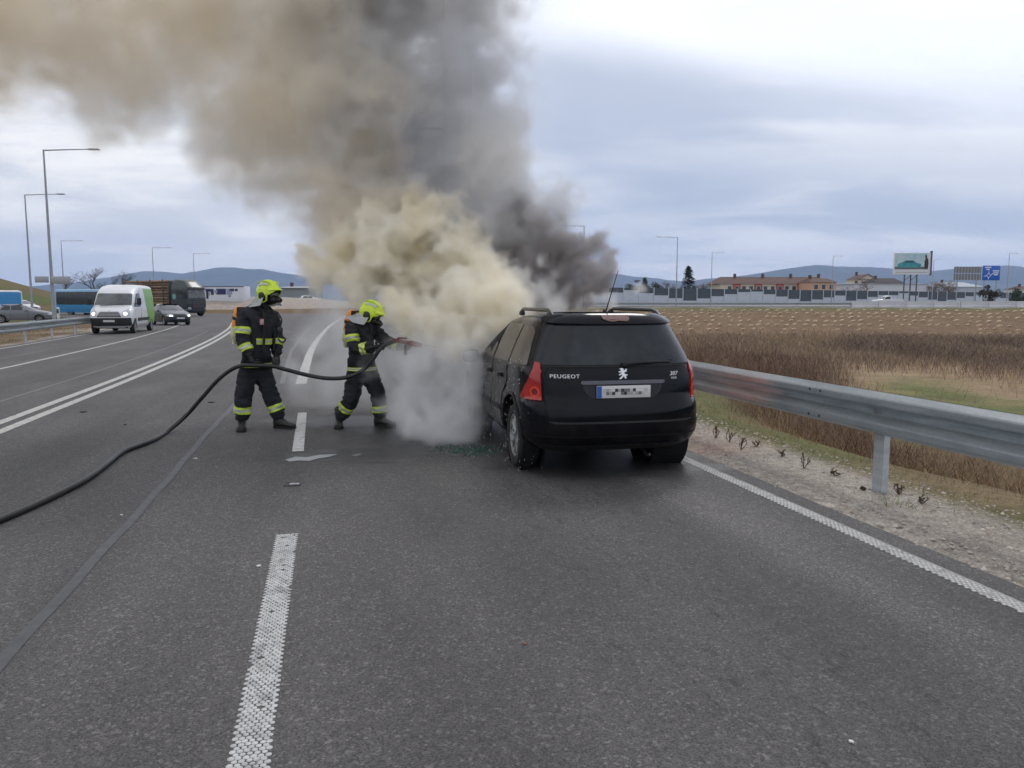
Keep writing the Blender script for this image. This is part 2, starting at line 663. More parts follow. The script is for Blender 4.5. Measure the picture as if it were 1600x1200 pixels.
strip('lane_marking', along(-3, 62, -4.36), .15, M_PAINT)
strip('lane_marking', along(-3, 62, -4.06), .15, M_PAINT)
strip('lane_marking', along(4, 60, -7.72), .12, M_PAINT)
strip('lane_marking', along(4, 70, -10.72), .12, M_PAINT)
strip('road_joint', along(-3, 45, -5.27), .07, M_SEAM, .003)
strip('road_joint', along(8, 45, -9.0), .05, M_SEAM, .003)
jt = [uv(u, -1.48 + .010 * math.sin(u * 1.1) + .006 * math.sin(u * 4.3)) for u in np.arange(-1, 16, .2)]
o = strip('road_joint', jt, .07, M_TAR, .003)
strip('lane_marking', [at(x, y) for x, y in ((470, 600), (483, 555), (490, 540), (499, 527), (514, 510), (533, 497), (560, 487))], .22, M_PAINT)
strip('lane_marking', [at(x, y) for x, y in ((440, 600), (455, 548), (480, 515), (520, 492))], .10, M_SEAM)


def dotted_line(u0, u1, v, width, pitch=.026, base=False, wob=.0, seed=1):
    """profiled thermoplastic marking: rows of raised drops"""
    rng = random.Random(seed)
    bm = bmesh.new()
    rows = int((u1 - u0) / (pitch * .84))
    n = int(width / pitch)
    for r_ in range(rows):
        u = u0 + r_ * pitch * .84
        off = (r_ % 2) * pitch * .5
        for k in range(n + 1 - (r_ % 2)):
            vv = v - width / 2 + off + k * pitch + rng.gauss(0, .0009)
            if rng.random() < .012:
                continue
            c = uv(u + rng.gauss(0, .0009), vv + wob * math.sin(u), .0045)
            rr = pitch * .455 * rng.uniform(.86, 1.06)
            ring = [bm.verts.new(c + Vector((math.cos(a) * rr, math.sin(a) * rr, -.002))) for a in [k2 * math.pi / 4 for k2 in range(8)]]
            low = [bm.verts.new(Vector((q.co.x, q.co.y, .001)) + (Vector((q.co.x, q.co.y, 0)) - Vector((c.x, c.y, 0))) * .06) for q in ring]
            top = bm.verts.new(c)
            for a in range(8):
                b_ = (a + 1) % 8
                bm.faces.new((ring[a], ring[b_], top))
                bm.faces.new((low[a], low[b_], ring[b_], ring[a]))
    return bm_obj('lane_marking', bm, M_PAINT_W, smooth=180, kind='structure')


M_PAINT_W = pmat('white_road_paint', (.58, .58, .565), .75, var=(.44, .44, .43), vscale=20, dirt=((.15, .148, .145), .85), dscale=7)
dotted_line(2.0, 5.58, -.31, .135)
strip('lane_marking', [uv(8.66, -.345), uv(11.7, -.385)], .125, M_PAINT_W)
dotted_line(1.9, 9.5, 3.62, .115, .030, seed=4)
strip('lane_marking', [uv(1.9, 3.62), uv(9.5, 3.62)], .125, M_PAINT_OLD, .003)
strip('lane_marking', [uv(9.5, 3.62), uv(40, 3.62)], .13, M_PAINT_W, .003)

# flush road stud with its pale bar
bs = empty('road_stud', uv(7.08, -.34, 0), RA, 'low rectangular road stud with a pale bar set between two lane dashes', 'road stud')
box_obj('stud_frame', (0, 0, .004), (.15, .11, .012), pmat('stud_metal', (.06, .06, .062), .6, .3, dirt=((.2, .2, .2), .7), dscale=30), bs, .003)
box_obj('stud_bar', (0.02, -.02, .012), (.085, .03, .010), pmat('stud_pale', (.5, .5, .5), .6, dirt=((.1, .1, .1), .6), dscale=40), bs, .002)
box_obj('stud_bar', (0.0, .035, .012), (.13, .02, .010), pmat('stud_metal', (0, 0, 0)), bs, .002)

# puddle of torn pale foil / water film by the second dash
def flat_patch(name, pts, mat, z, label=None, cat=None):
    bm = bmesh.new()
    vs2 = [bm.verts.new(Vector((p.x, p.y, z))) for p in pts]
    f = bm.faces.new(vs2)
    bmesh.ops.triangulate(bm, faces=[f])
    bmesh.ops.recalc_face_normals(bm, faces=bm.faces)
    o = bm_obj(name, bm, mat)
    if label:
        tag(o, label, cat)
    return o


M_WATER = pmat('puddle_water', (.24, .24, .24), .3, spec=.5, var=(.15, .15, .15), vscale=12)
pd = [(445, 719), (462, 714), (478, 715), (500, 711), (524, 710), (527, 711), (512, 715), (497, 717), (484, 721), (466, 720), (452, 722)]
flat_patch('puddle', [at(x, y) for x, y in pd], M_WATER, .0045, 'small pale wet patch on the asphalt beyond the road stud', 'puddle')
flat_patch('puddle', [at(x, y) for x, y in [(548, 712), (560, 709), (566, 710), (556, 714)]], M_WATER, .0045, 'tiny wet spot at the end of the dark stain', 'puddle')
# ---------------------------------------------------------------- guard rails
def zinc():
    m = bpy.data.materials.new('galvanised_steel')
    m.use_nodes = True
    t = Tree(m.node_tree)
    b = t.n['Principled BSDF']
    co = t.node('ShaderNodeTexCoord').outputs['Object']
    sp_ = t.node('ShaderNodeTexVoronoi', {'Vector': co, 'Scale': 55.0})
    r_ = t.node('ShaderNodeSeparateColor', {0: sp_.outputs['Color']}).outputs[0]
    st = t.noise(t.scale(co, (2, .35, 6)), 3.0, 5, .6)
    c = t.mix(t.smooth(st, .3, .7), (.38, .425, .45), (.52, .56, .58))
    c = t.mix(t.math('MULTIPLY', r_, .2), c, (.28, .305, .32))
    c = t.mix(t.math('MULTIPLY', t.smooth(t.noise(co, 6, 6, .7), .55, .75), .18), c, (.20, .17, .14))
    t.set(b.inputs['Base Color'], c)
    b.inputs['Metallic'].default_value = .15
    t.set(b.inputs['Roughness'], t.lin(r_, 0, 1, .42, .6))
    bp = t.node('ShaderNodeBump', {'Strength': .12, 'Distance': .01, 'Height': st})
    t.set(b.inputs['Normal'], bp.outputs[0])
    return m


M_ZINC = zinc()
WPROF = [(a * 1.35, b * 1.16) for a, b in [(-.004, .150), (.0, .156), (.014, .156), (.030, .148), (.070, .122), (.079, .112), (.081, .098), (.081, .074), (.076, .062), (.012, .026), (.0, .016),
         (.0, -.016), (.012, -.026), (.076, -.062), (.081, -.074), (.081, -.098), (.079, -.112), (.070, -.122), (.030, -.148), (.014, -.156), (.0, -.156), (-.004, -.150)]]


def rail_run(root, path, z, side, seg=4.0, bolts=True, thick=.004):
    """W-beam sections along ground points (Vectors), bulge towards `side` (+1: to the right of travel)"""
    d = [0]
    for a, b in zip(path, path[1:]):
        d.append(d[-1] + (b - a).length)

    def pt(s_):
        s_ = min(max(s_, 0), d[-1] - 1e-4)
        i = max(j for j in range(len(d) - 1) if d[j] <= s_)
        q = path[i].lerp(path[i + 1], (s_ - d[i]) / (d[i + 1] - d[i]))
        t = (path[i + 1] - path[i]).normalized()
        return q, Vector((t.y, -t.x, 0)) * side
    n = max(1, int(d[-1] / seg))
    for k in range(n):
        a, b = k * seg, min(d[-1], (k + 1) * seg - .004)
        ss = np.linspace(a, b, 7)
        bm = bmesh.new()
        rows = []
        for s_ in ss:
            q, sd = pt(s_)
            o_ = .0
            rows.append([bm.verts.new(q + sd * (x + o_) + Vector((0, 0, z + zz))) for x, zz in WPROF])
        for r0, r1 in zip(rows, rows[1:]):
            for j in range(len(WPROF) - 1):
                bm.faces.new((r0[j], r1[j], r1[j + 1], r0[j + 1]))
        bmesh.ops.solidify(bm, geom=bm.faces[:], thickness=thick)
        bmesh.ops.recalc_face_normals(bm, faces=bm.faces)
        o = bm_obj('rail_section', bm, M_ZINC, root)
        if bolts:
            for ds, zz in ((.06, .119), (.22, .119), (.06, -.119), (.22, -.119)):
                q, sd = pt(b - .14 + ds)
                off = .112 if abs(zz) > .05 else .014
                bm = bmesh.new()
                M = Matrix.Translation(q + sd * off + Vector((0, 0, z + zz))) @ sd.to_track_quat('Z', 'Y').to_matrix().to_4x4()
                lathe(bm, [(.014, 0), (.013, .006), (.006, .010), (0, .010)], 10, M)
                bm_obj('bolt', bm, pmat('bolt_head', (.12, .12, .125), .5, .6), o, 40)
    return pt, d[-1]


def rail_post(root, q, sd, h, w=.125, dep=.06):
    """C-section steel post, web towards the rail"""
    t = Vector((-sd.y, sd.x, 0))
    bm = bmesh.new()
    prof = [(-w / 2, dep), (-w / 2, 0), (w / 2, 0), (w / 2, dep), (w / 2 - .006, dep), (w / 2 - .006, .006), (-w / 2 + .006, .006), (-w / 2 + .006, dep)]
    a = [bm.verts.new(q + t * x + sd * (-y_) + Vector((0, 0, -.3))) for x, y_ in prof]
    b = [bm.verts.new(v.co + Vector((0, 0, h + .3))) for v in a]
    for i in range(8):
        j = (i + 1) % 8
        bm.faces.new((a[i], a[j], b[j], b[i]))
    for R_ in (a, b):
        bm.faces.new((R_[0], R_[1], R_[6], R_[7])); bm.faces.new((R_[1], R_[2], R_[5], R_[6])); bm.faces.new((R_[2], R_[3], R_[4], R_[5]))
    bmesh.ops.recalc_face_normals(bm, faces=bm.faces)
    return bm_obj('rail_post', bm, M_ZINC, root)


gr = empty('guard_rail', uv(2, 4.62, 0), 0, 'galvanised steel guard rail on the gravel verge behind the black estate car', 'guard rail')
path = [uv(u, 4.57) for u in np.arange(-5.66, 42, 4.0)]
def rail_root(root, path, *a, **k):
    inv = Matrix.Translation(-root.location)
    r_ = rail_run(root, path, *a, **k)
    return r_
pt_, L_ = rail_root(gr, path, .70, -1, 4.0)
for u in np.arange(-2.36, 42, 4.0):
    q = uv(u, 4.57)
    rail_post(gr, q + Vector((-VX, -VY, 0)) * -.05, Vector((-VX, -VY, 0)), .80)
    b_ = box_obj('spacer', q + Vector((VX, VY, 0)) * .045 + Vector((0, 0, .70)), (.07, .09, .16), M_ZINC, gr, .004, Matrix.Rotation(RA, 3, 'Z'))
for ch in kids(gr):
    ch.location = -Vector(gr.location)

# the lower rail of the opposite verge
lr = empty('guard_rail', at(30, 541), 0, 'long galvanised guard rail along the far side of the opposite lanes', 'guard rail')
lp_ = [at(x, y) for x, y in ((-260, 585), (-120, 562), (-40, 549.5), (26, 540), (72, 531.5), (109, 525), (140, 520.5), (158, 517))]
lp_ = [p + (p - Vector((0, 0, 0))).normalized() * .3 for p in lp_]
ptl, Ll = rail_run(lr, lp_, .66, 1, 4.0, bolts=False)
s_ = 1.0
while s_ < Ll:
    q, sd = ptl(s_)
    rail_post(lr, q - sd * .02, sd, .74)
    s_ += 4.0
for ch in kids(lr):
    ch.location = -Vector(lr.location)
# ---------------------------------------------------------------- vehicle bodies as stacked plan outlines
class Hull:
    """knots: (z, y_rear, y_front, half_width); pr / pf corner squareness, cr / cf corner lengths"""

    def __init__(s, knots, pr=4.0, pf=3.0, cr=.75, cf=1.0, soft=.018):
        s.k = np.array(knots, float)
        s.pr, s.pf, s.cr, s.cf, s.soft = pr, pf, cr, cf, soft

    def v(s, z):
        zz = np.array([z - s.soft, z - s.soft / 2, z, z + s.soft / 2, z + s.soft])
        zz = np.clip(zz, s.k[0, 0], s.k[-1, 0])
        return [float(np.interp(zz, s.k[:, 0], s.k[:, i]).mean()) for i in (1, 2, 3)]

    def side(s, y, z):
        yr, yf, w = s.v(z)
        a, b = yr + s.cr, yf - s.cf
        if y < a:
            q = min(1.0, (a - y) / s.cr)
            return w * (1 - q ** s.pr) ** (1 / s.pr)
        if y > b:
            q = min(1.0, (y - b) / s.cf)
            return w * (1 - q ** s.pf) ** (1 / s.pf)
        return w

    def rear(s, x, z):
        yr, yf, w = s.v(z)
        q = min(.9995, abs(x) / w)
        return yr + s.cr - s.cr * (1 - q ** s.pr) ** (1 / s.pr)

    def front(s, x, z):
        yr, yf, w = s.v(z)
        q = min(.9995, abs(x) / w)
        return yf - s.cf + s.cf * (1 - q ** s.pf) ** (1 / s.pf)

    def ring(s, z, n=14):
        yr, yf, w = s.v(z)
        pts = []
        th = [math.pi / 2 * k / n for k in range(n + 1)]
        for a in th:   # rear right quarter: from centre rear to the side
            x = w * math.sin(a) ** (2 / s.pr); y = yr + s.cr - s.cr * math.cos(a) ** (2 / s.pr)
            pts.append((x, y))
        ys = np.linspace(yr + s.cr, yf - s.cf, 22)[1:-1]
        pts += [(w, y) for y in ys]
        for a in th[::-1]:
            x = w * math.sin(a) ** (2 / s.pf); y = yf - s.cf + s.cf * math.cos(a) ** (2 / s.pf)
            pts.append((x, y))
        left = [(-x, y) for x, y in pts[1:-1]][::-1]
        return [(x, y, z) for x, y in pts + left]

    def build(s, name, mat, parent, zs, arches=(), smooth=38):
        rings = [s.ring(z) for z in zs]
        n = len(rings[0])
        vs = [p for r in rings for p in r]
        fs = []
        for i in range(len(rings) - 1):
            for j in range(n):
                j2 = (j + 1) % n
                fs.append((i * n + j, i * n + j2, (i + 1) * n + j2, (i + 1) * n + j))
        fs.append(tuple(range(n))[::-1])
        top = (len(rings) - 1) * n
        fs.append(tuple(range(top, top + n)))
        o = py_obj(name, vs, fs, mat, parent)
        bm = bmesh.new(); bm.from_mesh(o.data)
        bmesh.ops.recalc_face_normals(bm, faces=bm.faces)
        bm.to_mesh(o.data); bm.free()
        if arches:
            bm = bmesh.new()
            for (y, z, r, w0, w1) in arches:
                for sx in (-1, 1):
                    M = Matrix.Translation((sx * (w0 + w1) / 2, y, z)) @ Matrix.Rotation(math.pi / 2, 4, 'Y')
                    bmesh.ops.create_cone(bm, cap_ends=True, segments=36, radius1=r, radius2=r, depth=w1 - w0, matrix=M)
            cut = bm_obj('cutter', bm)
            md = o.modifiers.new('b', 'BOOLEAN'); md.operation = 'DIFFERENCE'; md.object = cut; md.solver = 'EXACT'
            p_ = o.parent; o.parent = None
            dg = bpy.context.evaluated_depsgraph_get()
            me = bpy.data.meshes.new_from_object(o.evaluated_get(dg))
            o.modifiers.clear(); o.data = me; o.parent = p_
            bpy.data.objects.remove(cut)
        me = o.data
        me.polygons.foreach_set('use_smooth', [True] * len(me.polygons))
        me.set_sharp_from_angle(angle=R(smooth))
        return o

    def patch(s, name, face, poly, mat, parent, off=.004, thick=.012, step=.06, rnd=0.0, smooth=50, hole=None):
        """panel lying on the body: polygon in (x, z) for rear / front, (y, z) for left / right"""
        poly = round_poly(poly, rnd) if rnd else poly
        bm = bmesh.new()
        if hole:
            hole = round_poly(hole, rnd) if rnd else hole
            n = len(poly)
            hole = resample(hole, n); poly = resample(poly, n)
            a = [bm.verts.new((p[0], p[1], 0)) for p in poly]
            b = [bm.verts.new((p[0], p[1], 0)) for p in hole]
            for i in range(n):
                j = (i + 1) % n
                bm.faces.new((a[i], a[j], b[j], b[i]))
        else:
            bm.faces.new([bm.verts.new((p[0], p[1], 0)) for p in poly])
            xs = [p[0] for p in poly]; zs = [p[1] for p in poly]
            for c in np.arange(math.ceil(min(xs) / step) * step, max(xs), step):
                bmesh.ops.bisect_plane(bm, geom=bm.verts[:] + bm.edges[:] + bm.faces[:], plane_co=(c, 0, 0), plane_no=(1, 0, 0))
            for c in np.arange(math.ceil(min(zs) / step) * step, max(zs), step):
                bmesh.ops.bisect_plane(bm, geom=bm.verts[:] + bm.edges[:] + bm.faces[:], plane_co=(0, c, 0), plane_no=(0, 1, 0))
        bmesh.ops.recalc_face_normals(bm, faces=bm.faces)
        bm.faces.ensure_lookup_table()
        r = bmesh.ops.extrude_face_region(bm, geom=bm.faces[:])
        inner = {v for v in r['geom'] if isinstance(v, bmesh.types.BMVert)}
        for v in bm.verts:
            a, z = v.co.x, v.co.y
            o_ = off - thick if v in inner else off
            if face in ('rear', 'front'):
                fn = s.rear if face == 'rear' else s.front
                sg = -1 if face == 'rear' else 1
                y = fn(a, z)
                e = .01
                nx = -(fn(a + e, z) - fn(a - e, z)) / (2 * e) * sg
                nz = -(fn(a, z + e) - fn(a, z - e)) / (2 * e) * sg
                nn = Vector((nx, 1, nz)); nn.x = max(-1.5, min(1.5, nn.x)); nn.normalize()
                v.co = Vector((a, y, z)) + Vector((nn.x, nn.y * sg, nn.z)) * o_
            else:
                sg = 1 if face == 'right' else -1
                x = s.side(a, z)
                e = .01
                ny = -(s.side(a + e, z) - s.side(a - e, z)) / (2 * e)
                nz = -(s.side(a, z + e) - s.side(a, z - e)) / (2 * e)
                nn = Vector((1, max(-1.5, min(1.5, ny)), nz)).normalized()
                v.co = Vector((x * sg, a, z)) + Vector((nn.x * sg, nn.y, nn.z)) * o_
        bmesh.ops.recalc_face_normals(bm, faces=bm.faces)
        return bm_obj(name, bm, mat, parent, smooth)


def resample(poly, n):
    P_ = [Vector((p[0], p[1])) for p in poly]
    L = [0]
    for i in range(len(P_)):
        L.append(L[-1] + (P_[(i + 1) % len(P_)] - P_[i]).length)
    out = []
    for k in range(n):
        d = L[-1] * k / n
        i = max(j for j in range(len(P_)) if L[j] <= d + 1e-9)
        t = (d - L[i]) / max(1e-9, L[i + 1] - L[i])
        q = P_[i].lerp(P_[(i + 1) % len(P_)], t)
        out.append((q.x, q.y))
    return out


def round_poly(poly, r, seg=4):
    out = []
    n = len(poly)
    for i in range(n):
        p0 = Vector(poly[i - 1]); p1 = Vector(poly[i]); p2 = Vector(poly[(i + 1) % n])
        a = p0 - p1; b = p2 - p1
        ra = min(r, a.length * .45, b.length * .45)
        A = p1 + a.normalized() * ra; B = p1 + b.normalized() * ra
        for k in range(seg + 1):
            t = k / seg
            q = A * (1 - t) ** 2 + p1 * 2 * t * (1 - t) + B * t * t
            out.append((q.x, q.y))
    return out


M_TYRE = pmat('tyre_rubber', (.016, .016, .017), .8, var=(.03, .029, .028), vscale=20, bump=.3, bscale=90)
M_HUB = pmat('hubcap_silver', (.42, .42, .42), .42, .55, var=(.26, .26, .26), vscale=18, dirt=((.08, .075, .07), .7), dscale=14)
M_DARKPL = pmat('dark_plastic', (.018, .018, .019), .6, bump=.1)
M_GLASSD = pmat('tinted_glass', (.012, .015, .018), .09, spec=.6, dirt=((.07, .07, .07), .25), dscale=2.4)
M_RUBBER = pmat('black_rubber', (.01, .01, .01), .7)
M_RED = pmat('red_lens', (.36, .018, .018), .14, coat=.3, var=(.20, .010, .010), vscale=7, emit=((.5, .02, .01), .10))
M_CHROME = pmat('chrome', (.62, .62, .63), .18, .9)
M_PLATE = pmat('plate_white', (.62, .62, .60), .45)
M_HEADL = pmat('lit_headlight', (.9, .88, .8), .2, emit=((1, .93, .78), 2.6))
M_HEADG = pmat('headlight_glass', (.45, .46, .48), .12, .3)


def make_wheel(parent, loc, r, w, side, mat_rim=None, spokes=9, ribs=26, rim_r=.66, simple=False):
    """wheel > rim; axis along local x, outer face to side (+1 / -1)"""
    bm = bmesh.new()
    M = Matrix.Rotation(math.pi / 2 * side, 4, 'Y')
    ri = r * rim_r
    prof = [(ri, -w / 2 * .8), (ri + .02, -w / 2), (r * .93, -w / 2), (r * .985, -w / 2 * .8), (r, -w / 2 * .55), (r, w / 2 * .55), (r * .985, w / 2 * .8), (r * .93, w / 2), (ri + .02, w / 2), (ri, w / 2 * .8)]
    lathe(bm, prof, 40, M)
    bmesh.ops.recalc_face_normals(bm, faces=bm.faces)
    wh = bm_obj('wheel', bm, M_TYRE, parent, 40)
    wh.location = loc
    if not simple:
        bm = bmesh.new()   # tread grooves as raised blocks
        for k in range(ribs * 2):
            a = 2 * math.pi * k / (ribs * 2)
            for j, xx in enumerate((-w * .30, -w * .1, w * .1, w * .30)):
                a2 = a + (j % 2) * math.pi / (ribs * 2)
                c = Vector((xx, math.cos(a2) * (r + .001), math.sin(a2) * (r + .001)))
                box(bm, c, (w * .15, .008, r * 2 * math.pi / (ribs * 2) * .8), Matrix.Rotation(a2, 3, 'X'))
        o = bm_obj('tread', bm, M_TYRE, wh, kind='stuff')
    bm = bmesh.new()
    hw = w / 2
    lathe(bm, [(0, hw * .55), (r * .12, hw * .6), (r * .14, hw * .45), (r * .2, hw * .42), (ri * .62, hw * .30), (ri * .9, hw * .38), (ri * .95, hw * .85), (ri * 1.02, hw * .9), (ri * 1.03, hw * .7)], 36, M)
    rim = bm_obj('rim', bm, mat_rim or M_HUB, wh, 35)
    bm = bmesh.new()
    for k in range(spokes):
        a = 2 * math.pi * k / spokes
        for da in (-.09, .09):
            b_ = a + da * 1.0
            q1 = Vector((side * hw * .62, math.cos(a) * ri * .16, math.sin(a) * ri * .16))
            q2 = Vector((side * hw * .66, math.cos(b_) * ri * .93, math.sin(b_) * ri * .93))
            tube(bm, [q1, q1.lerp(q2, .5) + Vector((side * .008, 0, 0)), q2], [ri * .06, ri * .05, ri * .075], 5)
    o = bm_obj('spoke', bm, mat_rim or M_HUB, wh, 60, kind='stuff')
    bm = bmesh.new()
    lathe(bm, [(0, hw * .40), (ri * .9, hw * .36)], 30, M)
    bm_obj('rim_back', bm, M_DARKPL, wh)
    return wh
# ---------------------------------------------------------------- the burning estate car
def paint_hero():
    m = bpy.data.materials.new('black_car_paint')
    m.use_nodes = True
    t = Tree(m.node_tree)
    b = t.n['Principled BSDF']
    co = t.node('ShaderNodeTexCoord').outputs['Object']
    s = t.node('ShaderNodeSeparateXYZ', {0: co}).outputs
    dust = t.smooth(t.noise(co, 2.2, 6, .65), .42, .75)
    vo = t.node('ShaderNodeTexVoronoi', {'Vector': co, 'Scale': 38.0, 'Randomness': 1.0})
    drops = t.smooth(vo.outputs['Distance'], .20, .13)
    rnd = t.node('ShaderNodeSeparateColor', {0: vo.outputs['Color']}).outputs[0]
    # ash flecks thrown over the flank nearest the fire
    flank = t.math('MULTIPLY', t.smooth(s[1], -.6, .5), t.smooth(s[0], -.45, -.7))
    flk = t.math('MULTIPLY', t.math('MULTIPLY', drops, t.smooth(rnd, .72, .86)), flank)
    soot = t.math('MULTIPLY', t.smooth(s[1], .4, 2.0), t.smooth(t.noise(co, 1.6, 5, .6), .35, .6))
    c = t.mix(t.math('MULTIPLY', dust, .5), (.004, .005, .008), (.011, .011, .013))
    c = t.mix(t.math('MULTIPLY', t.math('MULTIPLY', flank, .6), t.smooth(t.noise(co, 5, 6, .7), .4, .65)), c, (.075, .055, .038))
    c = t.mix(t.math('MULTIPLY', soot, .6), c, (.030, .024, .020))
    low = t.smooth(s[2], .62, .25)
    c = t.mix(t.math('MULTIPLY', low, t.smooth(t.noise(co, 7, 6, .7), .3, .8)), c, (.050, .047, .044))
    c = t.mix(flk, c, (.35, .34, .32))
    t.set(b.inputs['Base Color'], c)
    t.set(b.inputs['Roughness'], t.math('ADD', t.lin(dust, 0, 1, .10, .26), t.math('MULTIPLY', t.math('ADD', soot, flank), .15)))
    b.inputs['Coat Weight'].default_value = .1
    b.inputs['Coat Roughness'].default_value = .12
    b.inputs['Specular IOR Level'].default_value = .14
    return m


M_CAR = paint_hero()
M_GAP = pmat('panel_gap', (.002, .002, .002), .9)
M_BUMP = pmat('bumper_black', (.004, .004, .007), .24, var=(.010, .010, .012), vscale=4, coat=.0, spec=.16, dirt=((.022, .021, .02), .5), dscale=5)
M_WING = pmat('rear_glass', (.006, .009, .013), .07, spec=.36, var=(.014, .018, .024), vscale=1.6, dirt=((.06, .065, .07), .3), dscale=3.5, rvar=.03)

HERO_YAW = R(12.0)
hero = empty('estate_car', (.855, 7.80, 0), HERO_YAW, 'black estate car burning under the bonnet, seen from behind with its red tail lamps', 'car')
HK = [(.25, -.62, 3.40, .80), (.31, -.77, 3.50, .850), (.38, -.835, 3.55, .872), (.46, -.862, 3.57, .885), (.60, -.865, 3.57, .890), (.68, -.855, 3.55, .888), (.715, -.835, 3.53, .884), (.74, -.800, 3.50, .872),
      (.80, -.795, 3.45, .872), (.86, -.79, 3.30, .868), (.93, -.780, 2.95, .860), (1.0, -.765, 2.56, .842), (1.06, -.735, 2.36, .822), (1.25, -.645, 1.93, .745), (1.40, -.575, 1.58, .675),
      (1.455, -.555, 1.40, .640), (1.49, -.50, 1.20, .585), (1.515, -.42, .95, .49), (1.53, -.25, .70, .33)]
HK = [(z, a, b, w * (1 + .035 * min(1, max(0, (z - .85) / .15)))) for z, a, b, w in HK]
hh = Hull(HK, pr=3.6, pf=2.8, cr=.80, cf=.95, soft=.014)
zs = sorted(set([round(z, 3) for z in np.arange(.25, 1.531, .03)] + [k[0] for k in HK] + [.70, .725, .73, .75]))
ARCH = ((0, .335, .385, .62, 1.0), (2.70, .335, .385, .62, 1.0))
hh.build('body', M_CAR, hero, zs, ARCH, 42)
box_obj('underbody', (0, 1.55, .38), (1.18, 3.9, .22), M_GAP, hero, .03)
box_obj('exhaust_silencer', (-.32, -.36, .275), (.40, .24, .12), pmat('exhaust_steel', (.06, .05, .045), .6, .6), hero, .05)
tube_obj('tow_eye', [(.28, -.78, .22), (.28, -.70, .20), (.28, -.55, .24)], .015, M_DARKPL, hero, 6)
# dark wheel-house liners
for y in (0, 2.70):
    for sx in (-1, 1):
        bm = bmesh.new()
        M = Matrix.Translation((sx * .62, y, .335)) @ Matrix.Rotation(math.pi / 2, 4, 'Y')
        lathe(bm, [(.40, -.13), (.40, .23 if sx > 0 else -.23)], 32, M)
        lathe(bm, [(.40, 0.0), (0, 0.0)], 32, M)
        bm_obj('wheel_housing', bm, M_GAP, hero)

# tailgate: dark joint below, panel proud of it
def mir(pts):
    return pts + [(-x, z) for x, z in pts[::-1]]

gate = mir([(.672, 1.028), (.708, .95), (.708, .74), (.700, .62), (.660, .578), (.55, .560)])
gate_o = mir([(.684, 1.035), (.722, .95), (.722, .73), (.714, .61), (.672, .564), (.55, .545)])
hh.patch('tailgate_joint', 'rear', gate_o, M_GAP, hero, .0015, .004, .05)
tg = hh.patch('tailgate', 'rear', gate, M_CAR, hero, .012, .02, .05, .02)
wf = mir([(.745, 1.045), (.772, 1.09), (.64, 1.405), (.595, 1.448)])
hh.patch('rear_window_seal', 'rear', wf, M_RUBBER, hero, .004, .01, .05, .03)
rw = hh.patch('rear_window', 'rear', mir([(.724, 1.060), (.752, 1.10), (.622, 1.392), (.580, 1.432)]), M_WING, hero, .010, .012, .04, .04)
# bumper shelf (top edge highlight put into a lighter colour) and lower skirt
hh.patch('bumper', 'rear', mir([(.874, .54), (.874, .46), (.85, .38), (.80, .335)]), M_BUMP, hero, .010, .02, .05, .03)
hh.patch('bumper_lip', 'rear', mir([(.690, .556), (.640, .540)]), pmat('bumper_edge_highlight', (.035, .035, .038), .3, coat=.2), hero, .014, .02, .05)
hh.patch('lower_valance', 'rear', mir([(.78, .33), (.70, .262)]), M_DARKPL, hero, .008, .02, .05)
hh.patch('bumper_groove', 'rear', mir([(.80, .424), (.80, .416)]), M_GAP, hero, .0125, .004, .05)

# tail lamps: tall wedges that wrap round the corners
for sx, nm in ((-1, 'left'), (1, 'right')):
    inn = [(.722 * sx, 1.075), (.758 * sx, 1.085), (.838 * sx, .87), (.864 * sx, .735), (.730 * sx, .735), (.735 * sx, .99)]
    lp = hh.patch('tail_lamp', 'rear', inn, M_RED, hero, .013, .02, .03, .012)
    sd = [(-.55, 1.07), (-.53, 1.00), (-.48, .87), (-.44, .735), (-.62, .735), (-.60, .87), (-.62, 1.0)]
    hh.patch('side_lens', nm, sd, M_RED, lp, .013, .02, .03, .012)
    # round reflector bowl and darker bulb inside the lens
    for (x, z, r_, mt) in ((.775, .815, .048, pmat('lens_ring', (.42, .05, .03), .1, emit=((.6, .04, .02), .2))), (.775, .815, .030, pmat('lens_core', (.16, .012, .012), .2))):
        c = [(sx * x + r_ * .7 * math.cos(a), z + r_ * math.sin(a)) for a in np.linspace(0, 2 * math.pi, 17)[:-1]]
        hh.patch('lens_ring', 'rear', c, mt, lp, .016 if r_ > .04 else .018, .004, .03)
# lit lamp glow thrown on the barrier by the right tail lamp
ld = bpy.data.lights.new('tail_lamp_light', 'AREA'); ld.energy = 3.2; ld.color = (1.0, .26, .10); ld.shape = 'RECTANGLE'; ld.size = .12; ld.size_y = .28; ld.spread = R(110)
lo = bpy.data.objects.new('tail_lamp_light', ld); COL.objects.link(lo); lo.parent = hero
lo.location = (.925, -.45, .80); lo.rotation_euler = Vector((-.50, -.87, -.02)).to_track_quat('Z', 'Y').to_euler()

